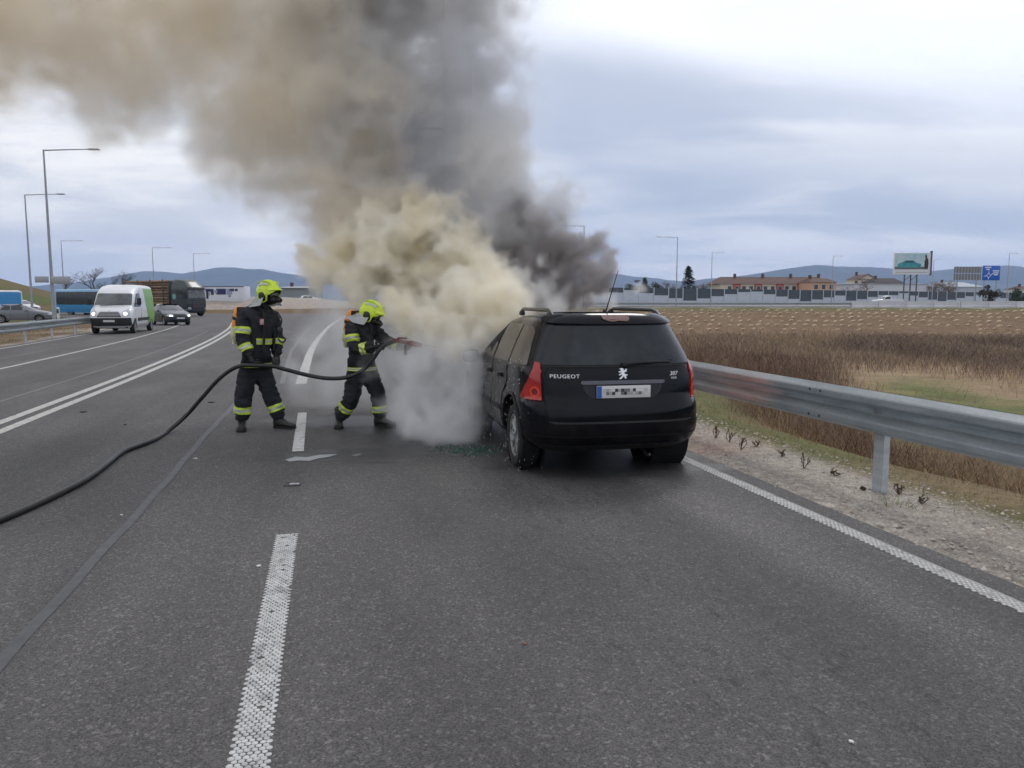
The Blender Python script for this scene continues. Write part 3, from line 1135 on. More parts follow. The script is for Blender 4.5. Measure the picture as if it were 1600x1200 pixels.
# plate recess, handle strip, plate
hh.patch('plate_recess', 'rear', mir([(.385, .905), (.370, .83), (.31, .765), (.20, .750)]), pmat('recess_black', (.012, .012, .014), .5), hero, .014, .004, .05, .05)
hd = hh.patch('tailgate_handle', 'rear', mir([(.395, .922), (.405, .900), (.38, .888)]), pmat('handle_dark_chrome', (.10, .10, .11), .25, .7), hero, .030, .03, .05, .008)
ply = hh.rear(0, .82) - .022
pl = box_obj('number_plate', (.0, ply, .822), (.52, .008, .113), M_PLATE, hero, .003)
box_obj('plate_frame', (.0, ply + .006, .822), (.535, .008, .128), M_RUBBER, pl, .003)
box_obj('plate_band', (-.236, ply - .0055, .822), (.045, .004, .108), pmat('plate_blue', (.03, .11, .42), .4), pl)
rng = random.Random(5)
greys = [pmat('plate_grey_%s' % n_, (g_, g_, g_ * .98), .5) for n_, g_ in (('dark', .03), ('mid', .16), ('pale', .36), ('light', .50))]
cells = [(1, 1, 1), (1, 2, 2), (2, 1, 2), (3, 1, 0), (4, 2, 0), (5, 2, 2), (6, 2, 0), (6, 1, 1), (7, 1, 0), (7, 2, 1), (8, 2, 1), (8, 1, 2), (9, 1, 2), (10, 2, 0), (10, 1, 3), (11, 1, 2), (12, 1, 1), (0, 2, 3), (2, 2, 3), (13, 1, 3), (14, 2, 3), (9, 2, 3)]
for n_ in range(4):
    bm = bmesh.new()
    for cx, cy, g_ in cells:
        if g_ == n_:
            box(bm, (-.185 + cx * .0285, ply - .0055, .780 + cy * .0285), (.0285, .003, .0285))
    bm_obj('blurred_character', bm, greys[n_], pl, kind='stuff')

# spoiler lip, high brake light
sp = hh.patch('roof_spoiler', 'rear', mir([(.55, 1.496), (.64, 1.452), (.61, 1.430), (.56, 1.424)]), M_CAR, hero, .035, .05, .04, .012)
hh.patch('high_brake_light', 'rear', mir([(.135, 1.480), (.130, 1.452)]), pmat('brake_lens', (.07, .008, .007), .4), hero, .042, .02, .04, .006)
hh.patch('melted_edge', 'rear', [(-.12, 1.452), (-.02, 1.449), (.04, 1.455), (.13, 1.450), (.10, 1.440), (.02, 1.444), (-.03, 1.438), (-.08, 1.442)], pmat('melted_lens', (.20, .13, .10), .7), hero, .044, .01, .04)

# rear wiper
wx0 = Vector((.03, hh.rear(.03, 1.065) - .035, 1.075)); wx1 = Vector((.50, hh.rear(.50, 1.09) - .030, 1.085))
wp = tube_obj('rear_wiper', [wx0, wx0.lerp(wx1, .4) + Vector((0, -.012, .006)), wx1], [.014, .009, .005], M_RUBBER, hero, 6)
box_obj('wiper_pivot', (.02, hh.rear(0, 1.06) - .020, 1.065), (.05, .05, .04), M_RUBBER, wp, .01)
tube_obj('wiper_blade', [(.12, hh.rear(.12, 1.08) - .016, 1.085), (.52, hh.rear(.52, 1.1) - .016, 1.10)], .006, M_RUBBER, wp, 4)

# lettering and emblem on the tailgate
M_LETT = pmat('chrome_lettering', (.72, .72, .74), .3, .35)
def rear_text(txt, x, z, size, spacing=1.0, shear=0.0, parent=None, sx=1.0):
    me = text_mesh(txt, size, .003, spacing, shear)
    for v in me.vertices:
        px2 = x + v.co.x * sx
        pz = z + v.co.y
        v.co = (px2, hh.rear(px2, pz) - .016 - v.co.z, pz)
    return mesh_obj('lettering', me, M_LETT, parent)
rear_text('PEUGEOT', -.54, .965, .048, 1.12, parent=tg, sx=1.15)
rear_text('307', .510, .975, .052, 1.0, .25, parent=tg, sx=1.1)
rear_text('HDI', .512, .935, .026, 1.1, parent=tg, sx=1.3)
lion = [(-.032, .040), (-.012, .047), (.004, .044), (.012, .036), (.004, .030), (.016, .026), (.030, .040), (.044, .036), (.034, .026), (.040, .016), (.026, .018), (.016, .012), (.014, .002), (.026, -.006),
        (.044, -.004), (.040, -.016), (.024, -.020), (.034, -.036), (.020, -.046), (.014, -.034), (.006, -.022), (-.006, -.034), (-.022, -.048), (-.040, -.044), (-.030, -.034), (-.014, -.022), (-.006, -.008),
        (-.016, -.006), (-.030, -.014), (-.044, -.008), (-.030, .000), (-.016, .006), (-.012, .014), (-.030, .010), (-.044, .018), (-.030, .022), (-.014, .026), (-.018, .034)]
hh.patch('lion_emblem', 'rear', [(x, .980 + z) for x, z in lion], M_LETT, tg, .020, .006, .05)

# side glass and doors, both sides
glass_mat = pmat('sooty_side_glass', (.020, .018, .015), .22, spec=.5, var=(.070, .052, .035), vscale=5, dirt=((.10, .085, .07), .6), dscale=9)
for side in ('left', 'right'):
    qw = hh.patch('side_window', side, [(-.42, 1.045), (.20, 1.035), (.20, 1.40), (-.13, 1.405), (-.25, 1.36)], glass_mat, hero, .006, .01, .06, .03)
    hh.patch('side_window', side, [(.25, 1.035), (.98, 1.02), (.98, 1.415), (.25, 1.41)], glass_mat, hero, .006, .01, .06, .03)
    if side == 'right':
        hh.patch('side_window', side, [(1.04, 1.02), (2.02, 1.01), (1.42, 1.38), (1.28, 1.415), (1.04, 1.42)], glass_mat, hero, .006, .01, .06, .03)
    else:   # front window burst by the heat, a jagged rest of pane stands before a black sheet painted as the shaded inside
        hh.patch('window_shade_sheet', side, [(1.04, 1.02), (2.02, 1.01), (1.42, 1.38), (1.28, 1.415), (1.04, 1.42)], M_GAP, hero, .006, .01, .06, .03)
        hh.patch('broken_pane', side, [(1.04, 1.02), (2.0, 1.012), (1.85, 1.08), (1.6, 1.055), (1.4, 1.12), (1.25, 1.07), (1.12, 1.2), (1.04, 1.16)], glass_mat, hero, .009, .006, .06)
    for x0, x1 in ((.40, 1.005), (1.02, 2.12)):
        d = [(x0, .30 if x0 > 1 else .62), (x0 + (.10 if x0 < 1 else 0), .36), (x1, .30), (x1, .985), (x0 - (.16 if x0 < 1 else 0), 1.0)]
        if x0 < 1:
            d = [(.52, .32), (x1, .30), (x1, .99), (.24, 1.0), (.26, .86), (.42, .70), (.50, .52)]
        hh.patch('door_joint', side, [(a - .008 if a < 1.3 else a + .008, b) for a, b in d], M_GAP, hero, .0005, .004, .08)
        dr = hh.patch('door', side, d, M_CAR, hero, .007, .012, .08, .02)
        sg = -1 if side == 'left' else 1
        hy = x1 - .14 if x0 > 1 else x1 - .20
        hy = x0 + .16
        hx = hh.side(hy, .86)
        tube_obj('door_handle', [(sg * (hx + .012), hy - .09, .865), (sg * (hx + .042), hy - .05, .872), (sg * (hx + .042), hy + .05, .872), (sg * (hx + .012), hy + .09, .868)], .014, M_CAR, dr, 6)
        hh.patch('door_moulding', side, [(max(d[0][0], x0) + .03, .55), (x1 - .02, .55), (x1 - .02, .50), (max(d[0][0], x0) + .03, .50)], M_DARKPL, dr, .016, .012, .1)
    sg = -1 if side == 'left' else 1
    # fuel flap / arch flare
    for yc in (0, 2.70):
        bm = bmesh.new()
        pts = []
        for a in np.linspace(-.15, math.pi + .15, 22):
            y = yc + .40 * math.cos(a); z = .335 + .40 * math.sin(a)
            pts.append(Vector((sg * (hh.side(y, z) + .004), y, z)))
        tube(bm, pts, .016, 6)
        bm_obj('arch_lip', bm, M_CAR, hero, 60)
    # roof rail on its feet
    yy = np.linspace(-.32, 1.18, 16)
    pts = []
    for k, y in enumerate(yy):
        q = k / 15
        lift = .055 * min(1, math.sin(math.pi * q) * 3.2)
        pts.append(Vector((sg * (.545 - .02 * q), y, 1.505 + lift)))
    bm = bmesh.new(); tube(bm, pts, [.017] + [.019] * 14 + [.017], 8)
    rr_ = bm_obj('roof_rail', bm, pmat('rail_black', (.012, .012, .013), .35, coat=.2), hero, 60)
    for k in (1, 14):
        p_ = pts[k]
        box_obj('rail_foot', (p_.x, p_.y, p_.z - .03), (.04, .13, .05), M_DARKPL, rr_, .012)
    # mirror
    mx = hh.side(1.85, 1.0)
    mr = box_obj('door_mirror', (sg * (mx + .13), 1.86, .985), (.20, .10, .155), M_CAR, hero, .035)
    tube_obj('mirror_arm', [(sg * (mx - .02), 1.92, .95), (sg * (mx + .08), 1.88, .955)], .022, M_DARKPL, mr, 6)
    box_obj('mirror_glass', (sg * (mx + .135), 1.808, .985), (.16, .006, .115), pmat('mirror_glass', (.5, .53, .56), .04, 1.0), mr, .01)
# windscreen, bonnet joint, head lamps, grille (hidden in smoke but there)
hh.patch('windscreen', 'front', mir([(.64, 1.06), (.56, 1.40)]), glass_mat, hero, .006, .01, .06, .04)
for sx in (-1, 1):
    hh.patch('headlight', 'front', [(sx * .55, .74), (sx * .78, .78), (sx * .70, .64), (sx * .50, .62)], M_HEADG, hero, .008, .01, .05, .02)
hh.patch('grille', 'front', mir([(.34, .55), (.30, .36)]), M_DARKPL, hero, .006, .01, .06, .03)
box_obj('dashboard', (0, 1.9, .93), (1.2, .4, .12), M_DARKPL, hero, .03)
# antenna
tube_obj('roof_antenna', [(-.03, -.33, 1.525), (-.02, -.36, 1.57), (.03, -.40, 1.78), (.065, -.43, 1.93)], [.012, .006, .004, .003], M_RUBBER, hero, 6)
bm = bmesh.new(); lathe(bm, [(.030, 0), (.026, .02), (.012, .05), (0, .055)], 12, Matrix.Translation((-.03, -.33, 1.515)))
bm_obj('antenna_base', bm, M_RUBBER, hero, 60)
for (x, y) in ((-.76, 0), (.76, 0), (-.76, 2.70), (.76, 2.70)):
    make_wheel(hero, (x, y, .315), .315, .205, -1 if x < 0 else 1)
# interior seats as silhouettes are hidden by the tinted glass
# ---------------------------------------------------------------- firefighters
M_SUIT = pmat('turnout_suit_black', (.012, .013, .018), .85, var=(.020, .020, .025), vscale=10, bump=.5, bscale=260)
M_YEL = pmat('reflective_yellow', (.62, .78, .06), .6, var=(.54, .68, .06), vscale=12, bump=.2, bscale=300)
M_SIL = pmat('reflective_silver', (.50, .52, .50), .4, .1, var=(.36, .38, .36), vscale=14)
M_HELM = pmat('helmet_yellow', (.62, .80, .02), .28, coat=.3, var=(.55, .72, .02), vscale=6)
M_SHROUD = pmat('neck_shroud_silver', (.74, .75, .77), .45, .1, var=(.58, .59, .61), vscale=14, bump=.4, bscale=40)
M_BOOT = pmat('boot_leather', (.016, .015, .015), .5, var=(.04, .037, .034), vscale=20, bump=.3, bscale=90)
M_ORANGE = pmat('cylinder_orange', (.85, .30, .02), .5, var=(.72, .25, .02), vscale=9)
M_CYLY = pmat('cylinder_cover_pale', (.66, .64, .42), .6)
M_STRAP = pmat('harness_webbing', (.014, .014, .015), .8)
M_GLOVE = pmat('glove_leather', (.014, .013, .013), .75, bump=.3, bscale=120)
M_HOSE = pmat('hose_black_rubber', (.010, .010, .011), .45, var=(.022, .022, .023), vscale=12)
M_MASK = pmat('mask_rubber', (.012, .012, .013), .4)
M_VISOR = pmat('mask_visor', (.02, .022, .025), .06, spec=.8)
M_SKIN = pmat('skin', (.45, .27, .19), .55)


def skin_mesh(joints, edges, root, sub=2, wrinkle=.012, wsc=9.0, seed=0):
    """joints: name -> (Vector, rx, ry)"""
    names = list(joints)
    names.remove(root); names.insert(0, root)
    me = bpy.data.meshes.new('skeleton')
    me.from_pydata([joints[n][0] for n in names], [(names.index(a), names.index(b)) for a, b in edges], [])
    o = bpy.data.objects.new('skeleton', me); COL.objects.link(o)
    sk = o.modifiers.new('skin', 'SKIN'); sk.use_smooth_shade = True
    for i, n in enumerate(names):
        sv = me.skin_vertices[0].data[i]
        sv.radius = (joints[n][1], joints[n][2])
        sv.use_root = (n == root)
    ss = o.modifiers.new('s', 'SUBSURF'); ss.levels = sub; ss.render_levels = sub
    dg = bpy.context.evaluated_depsgraph_get()
    out = bpy.data.meshes.new_from_object(o.evaluated_get(dg))
    bpy.data.objects.remove(o)
    if wrinkle:
        out.update()
        nrm = [v.normal.copy() for v in out.vertices]
        for v, n_ in zip(out.vertices, nrm):
            p = v.co * wsc + Vector((seed, seed * 2, 0))
            f = mnoise.noise(Vector((p.x, p.y, p.z * 2.2)))
            g = mnoise.noise(p * 2.3 + Vector((5, 5, 5)))
            v.co += n_ * (wrinkle * (1 - abs(f) * 2.4) + wrinkle * .5 * g)
    return out


def band_from(me, a, b, t0, t1, rmax, off, name, mat, parent, pred=None):
    """ring of cloth cut from the suit between t0 and t1 along the bone a-b, lifted by off"""
    ax = (b - a); L = ax.length; ax = ax.normalized()
    bm = bmesh.new(); bm.from_mesh(me)
    bm.normal_update()

    def keep(c):
        d = (c - a).dot(ax)
        r = ((c - a) - ax * d).length
        return t0 * L - .06 < d < t1 * L + .06 and r < rmax and (pred is None or pred(c))
    dele = [f for f in bm.faces if not keep(f.calc_center_median())]
    bmesh.ops.delete(bm, geom=dele, context='FACES')
    for t_, sgn in ((t0, -1), (t1, 1)):
        bmesh.ops.bisect_plane(bm, geom=bm.verts[:] + bm.edges[:] + bm.faces[:], plane_co=a + ax * (t_ * L), plane_no=ax * sgn, clear_outer=True)
    bm.normal_update()
    if not bm.faces:
        bm.free(); return None
    left = set(bm.faces); isl = []
    while left:
        st = [left.pop()]; grp_ = set(st)
        while st:
            f = st.pop()
            for e in f.edges:
                for g in e.link_faces:
                    if g in left:
                        left.remove(g); grp_.add(g); st.append(g)
        isl.append(grp_)
    big = max(isl, key=len) if pred is None else min((i_ for i_ in isl if len(i_) > 5), key=lambda i_: sum(f.calc_center_median().y for f in i_) / len(i_), default=max(isl, key=len))
    bmesh.ops.delete(bm, geom=[f for i_ in isl if i_ is not big for f in i_], context='FACES')
    bmesh.ops.delete(bm, geom=[v for v in bm.verts if not v.link_faces], context='VERTS')
    bm.normal_update()
    for v in bm.verts:
        v.co += v.normal * off
    r = bmesh.ops.extrude_face_region(bm, geom=bm.faces[:])
    nv = [g for g in r['geom'] if isinstance(g, bmesh.types.BMVert)]
    for v in nv:
        v.co -= v.normal * (off + .004)
    bmesh.ops.recalc_face_normals(bm, faces=bm.faces)
    return bm_obj(name, bm, mat, parent, 50)


def stripe(me, a, b, t, w, rmax, parent, pred=None):
    """yellow band with a silver centre"""
    L = (b - a).length
    h = w / 2 / L
    y = band_from(me, a, b, t - h, t + h, rmax, .006, 'reflective_band', M_YEL, parent, pred)
    if y:
        band_from(me, a, b, t - h * .34, t + h * .34, rmax, .0085, 'silver_stripe', M_SIL, y, pred)
    return y


def glove(parent, wrist, aim, palm_n, grip=1.0, side=1, name='glove'):
    """palm with four bent fingers and a thumb, one glove; aim = direction of the knuckles, palm_n = towards the palm"""
    aim = aim.normalized(); palm_n = (palm_n - aim * palm_n.dot(aim)).normalized()
    sd = aim.cross(palm_n) * side
    chains = []
    J = {'w': (wrist - aim * .03, .042, .036), 'p0': (wrist + aim * .03, .046, .030), 'p1': (wrist + aim * .085, .050, .026)}
    E_ = [('w', 'p0'), ('p0', 'p1')]
    me = skin_mesh(J, E_, 'p0', 2, 0)
    bm = bmesh.new(); bm.from_mesh(me)
    bpy.data.meshes.remove(me)
    for k, (off, ln) in enumerate(((-.034, .030), (-.011, .034), (.012, .032), (.034, .025))):
        base = wrist + aim * .075 + sd * off
        pts = [base]
        ang = .35 * grip
        d = aim
        for q in range(3):
            ang_ = ang * (1 + q)
            d = (aim * math.cos(ang_ * 1.15) + palm_n * math.sin(ang_ * 1.15)).normalized()
            pts.append(pts[-1] + d * ln)
        tube(bm, catmull(pts, 3), [.0145] * 3 + [.0135] * 3 + [.0125] * 3 + [.009], 8)
    tb = wrist + aim * .02 - sd * .040
    pts = [tb, tb + (aim * .5 - sd * .6 + palm_n * .5).normalized() * .04, tb + (aim * .5 - sd * .6 + palm_n * .5).normalized() * .04 + (aim * .6 + palm_n * .9 * grip + sd * .1).normalized() * .036,
           tb + (aim * .5 - sd * .5 + palm_n * .5).normalized() * .04 + (aim * .5 + palm_n * 1.0 * grip + sd * .3).normalized() * .066]
    tube(bm, catmull(pts, 3), [.018] * 3 + [.016] * 3 + [.014] * 3 + [.010], 8)
    bmesh.ops.recalc_face_normals(bm, faces=bm.faces)
    g = bm_obj(name, bm, M_GLOVE, parent, 60)
    # knitted cuff
    tube_obj('cuff', [wrist - aim * .055, wrist - aim * .02], [.050, .046], M_GLOVE, g, 14)
    return g


def boot(parent, ankle, toe_dir, name='boot'):
    d = Vector((toe_dir.x, toe_dir.y, 0)).normalized()
    s_ = Vector((d.y, -d.x, 0))
    g = Vector((ankle.x, ankle.y, 0))
    M = Matrix((( s_.x, d.x, 0, g.x), (s_.y, d.y, 0, g.y), (0, 0, 1, 0), (0, 0, 0, 1)))
    secs = [(-.085, .038, .135, .026), (-.06, .046, .165, .026), (-.02, .050, .175, .026), (.03, .052, .150, .026), (.08, .055, .105, .026), (.13, .058, .088, .026), (.175, .054, .076, .026), (.205, .036, .060, .026)]
    bm = bmesh.new()
    rings = []
    n = 14
    for (y, w, top, bot) in secs:
        ring = []
        for k in range(n):
            a = 2 * math.pi * k / n
            cx, cz = math.cos(a), math.sin(a)
            x = w * (abs(cx) ** .7) * (1 if cx > 0 else -1)
            z = (top + bot) / 2 + (top - bot) / 2 * (abs(cz) ** .75) * (1 if cz > 0 else -1)
            ring.append(bm.verts.new(M @ Vector((x, y, z))))
        rings.append(ring)
    for a, b in zip(rings, rings[1:]):
        for k in range(n):
            bm.faces.new((a[k], a[(k + 1) % n], b[(k + 1) % n], b[k]))
    bm.faces.new(rings[0]); bm.faces.new(rings[-1])
    # shaft
    tube(bm, [M @ Vector((0, -.035, .12)), M @ Vector((0, -.03, .20)), Vector((ankle.x, ankle.y, ankle.z + .12))], [.056, .055, .062], 14)
    bmesh.ops.recalc_face_normals(bm, faces=bm.faces)
    o = bm_obj(name, bm, M_BOOT, parent, 50)
    # cleated sole
    bm = bmesh.new()
    out = [(-.095, 0), (-.08, .042), (-.02, .052), (.04, .050), (.10, .060), (.16, .060), (.205, .040), (.217, 0)]
    pts = [(x, y) for y, x in out] + [(-x, y) for y, x in out[::-1]][1:-1]
    a = [bm.verts.new(M @ Vector((x, y, .0))) for x, y in pts]
    b = [bm.verts.new(M @ Vector((x * 1.03, y * 1.01, .030))) for x, y in pts]
    for i in range(len(pts)):
        j = (i + 1) % len(pts)
        bm.faces.new((a[i], a[j], b[j], b[i]))
    bm.faces.new(a); bm.faces.new(b)
    bmesh.ops.recalc_face_normals(bm, faces=bm.faces)
    bm_obj('sole', bm, M_RUBBER, o)
    return o


def helmet(parent, c, fwd, up, far_side):
    """jet style helmet: shell to the brow, ridge, ear cover, chin strap, neck shroud, face mask with valve and hose"""
    f = fwd.normalized(); u = (up - f * up.dot(f)).normalized(); s_ = f.cross(u)
    M = Matrix(((s_.x, f.x, u.x, c.x), (s_.y, f.y, u.y, c.y), (s_.z, f.z, u.z, c.z), (0, 0, 0, 1)))
    bm = bmesh.new()
    n = 28; m_ = 12
    rows = []
    for i in range(m_ + 1):
        ph = math.pi / 2 * i / m_ * 1.30
        row = []
        for k in range(n):
            a = 2 * math.pi * k / n
            cy = math.cos(a); cx = math.sin(a)
            # rim reaches lower at the back than over the brow
            lim = 1.0 + .22 * max(0, -cy) - .30 * max(0, cy) ** 1.5
            p2 = ph * (lim if i else 0)
            r_ = math.sin(min(p2, math.pi * .62))
            x = .132 * r_ * cx
            y = (.165 if cy > 0 else .158) * r_ * cy
            z = .152 * math.cos(p2) + .012 * math.exp(-((x / .03) ** 2)) * (1 if i < m_ else 0)
            if i >= m_ - 1:
                y *= 1.05; x *= 1.05
            row.append(bm.verts.new(M @ Vector((x, y, z))))
        rows.append(row)
    for a, b in zip(rows, rows[1:]):
        for k in range(n):
            if a is rows[0]:
                try:
                    bm.faces.new((a[0], b[k], b[(k + 1) % n]))
                except ValueError:
                    pass
            else:
                bm.faces.new((a[k], b[k], b[(k + 1) % n], a[(k + 1) % n]))
    bmesh.ops.remove_doubles(bm, verts=bm.verts, dist=.0005)
    bmesh.ops.recalc_face_normals(bm, faces=bm.faces)
    bmesh.ops.solidify(bm, geom=bm.faces[:], thickness=.006)
    h = bm_obj('helmet', bm, M_HELM, parent, 60)
    L_ = lambda x, y, z: M @ Vector((x, y, z))
    # brow peak
    vs = []
    for k in range(9):
        a = -1.05 + 2.1 * k / 8
        vs += [L_(.128 * math.sin(a), .150 * math.cos(a), .052), L_(.150 * math.sin(a) * .95, .150 * math.cos(a) + .055 * math.cos(a), .020)]
    py_obj('helmet_peak', vs, [(2 * i, 2 * i + 1, 2 * i + 3, 2 * i + 2) for i in range(8)], M_HELM, h, 60)
    # raised ridges with silver stickers
    for sx in (-1, 1):
        pts = [L_(sx * .080, -.09 + .20 * q, .138 * math.cos((q - .45) * 1.35) + .004) for q in np.linspace(0, 1, 8)]
        tube_obj('helmet_ridge', pts, [.008] * 8, M_HELM, h, 6)
        vs = []
        for q in np.linspace(-.5, .55, 8):
            for zz in (.62, .86):
                x = sx * .135 * math.cos(zz); 
                vs.append(L_(sx * (.134 * math.cos(zz) + .002), .15 * q, .150 * math.sin(zz) * math.cos(q * .9) + .004))
        py_obj('helmet_sticker', vs, [(2 * i, 2 * i + 1, 2 * i + 3, 2 * i + 2) for i in range(7)], M_SIL, h, 60)
        # ear cover disc
        bm = bmesh.new()
        lathe(bm, [(.050, -.01), (.050, .012), (.036, .022), (.018, .024), (0, .020)], 18, Matrix.Translation(L_(sx * .122, -.005, -.045)) @ (s_ * sx).to_track_quat('Z', 'Y').to_matrix().to_4x4())
        ec = bm_obj('ear_cover', bm, M_MASK, h, 40)
        tube_obj('jaw_guard', [L_(sx * .128, -.055, .0), L_(sx * .132, -.05, -.085), L_(sx * .125, .01, -.125), L_(sx * .122, .055, -.105), L_(sx * .124, .075, -.01)], .011, M_HELM, h, 6)
    # head inside
    bm = bmesh.new()
    bmesh.ops.create_icosphere(bm, subdivisions=3, radius=1.0, matrix=M @ Matrix.Translation((0, .012, -.035)) @ Matrix.Diagonal((.082, .103, .128, 1)))
    bm_obj('head', bm, M_MASK, parent, 180)
    # mask: visor + rubber + filter valve
    bm = bmesh.new()
    bmesh.ops.create_icosphere(bm, subdivisions=3, radius=1.0, matrix=M @ Matrix.Translation((0, .055, -.035)) @ Matrix.Diagonal((.078, .082, .078, 1)))
    mk = bm_obj('face_mask', bm, M_VISOR, parent, 180)
    bm = bmesh.new()
    lathe(bm, [(.036, 0), (.040, .03), (.040, .055), (.030, .062), (.028, .085), (0, .088)], 16, Matrix.Translation(L_(0, .105, -.085)) @ (f - u * .35).to_track_quat('Z', 'Y').to_matrix().to_4x4())
    bm_obj('mask_valve', bm, M_MASK, mk, 40)
    bm = bmesh.new()
    bmesh.ops.create_icosphere(bm, subdivisions=3, radius=1.0, matrix=M @ Matrix.Translation((0, .07, -.095)) @ Matrix.Diagonal((.062, .065, .055, 1)))
    bm_obj('mask_chin', bm, M_MASK, mk, 180)
    # silver neck shroud
    bm = bmesh.new()
    rows = []
    for i in range(5):
        row = []
        for k in range(13):
            a = math.pi * (.42 + 1.16 * k / 12)
            rr = .120 + .030 * i + .010 * math.sin(k * 2.3 + i)
            row.append(bm.verts.new(L_(rr * math.sin(a) * .95, rr * math.cos(a) * 1.08 - .008 * i, -.035 - .034 * i + .008 * math.sin(k * 1.7 + i * 2))))
        rows.append(row)
    for a, b in zip(rows, rows[1:]):
        for k in range(12):
            bm.faces.new((a[k], a[k + 1], b[k + 1], b[k]))
    bmesh.ops.solidify(bm, geom=bm.faces[:], thickness=.008)
    bmesh.ops.recalc_face_normals(bm, faces=bm.faces)
    bm_obj('neck_shroud', bm, M_SHROUD, parent, 70)
    return M


def cylinder_pack(parent, top, bottom, rad, back):
    """air bottle under a coloured cover with shoulder plate"""
    ax = (top - bottom); L = ax.length
    M = Matrix.Translation(bottom) @ ax.to_track_quat('Z', 'Y').to_matrix().to_4x4()
    bm = bmesh.new()
    lathe(bm, [(0, L * .42), (rad, L * .42), (rad * 1.02, L * .8), (rad * .9, L * .93), (rad * .55, L * .99), (0, L)], 22, M)
    o = bm_obj('air_cylinder', bm, M_ORANGE, parent, 50)
    bm = bmesh.new()
    lathe(bm, [(0, -.02), (.03, -.02), (.035, .03), (rad * .8, .06), (rad * .98, .11), (rad * .98, L * .42), (0, L * .42)], 22, M)
    bm_obj('cylinder_shell', bm, M_CYLY, o, 50)
    bm = bmesh.new()
    lathe(bm, [(rad * 1.0, L * .62), (rad * 1.10, L * .62), (rad * 1.10, L * .70), (rad * 1.0, L * .70)], 22, M)
    bm_obj('cylinder_strap', bm, M_STRAP, o, 50)
    box_obj('back_plate', (top + bottom) / 2 - back * (rad + .015), (.26, .03, L * .95), M_STRAP, parent, .012,
            (Matrix.Rotation(math.atan2(back.y, back.x) - math.pi / 2, 3, 'Z')))
    return o


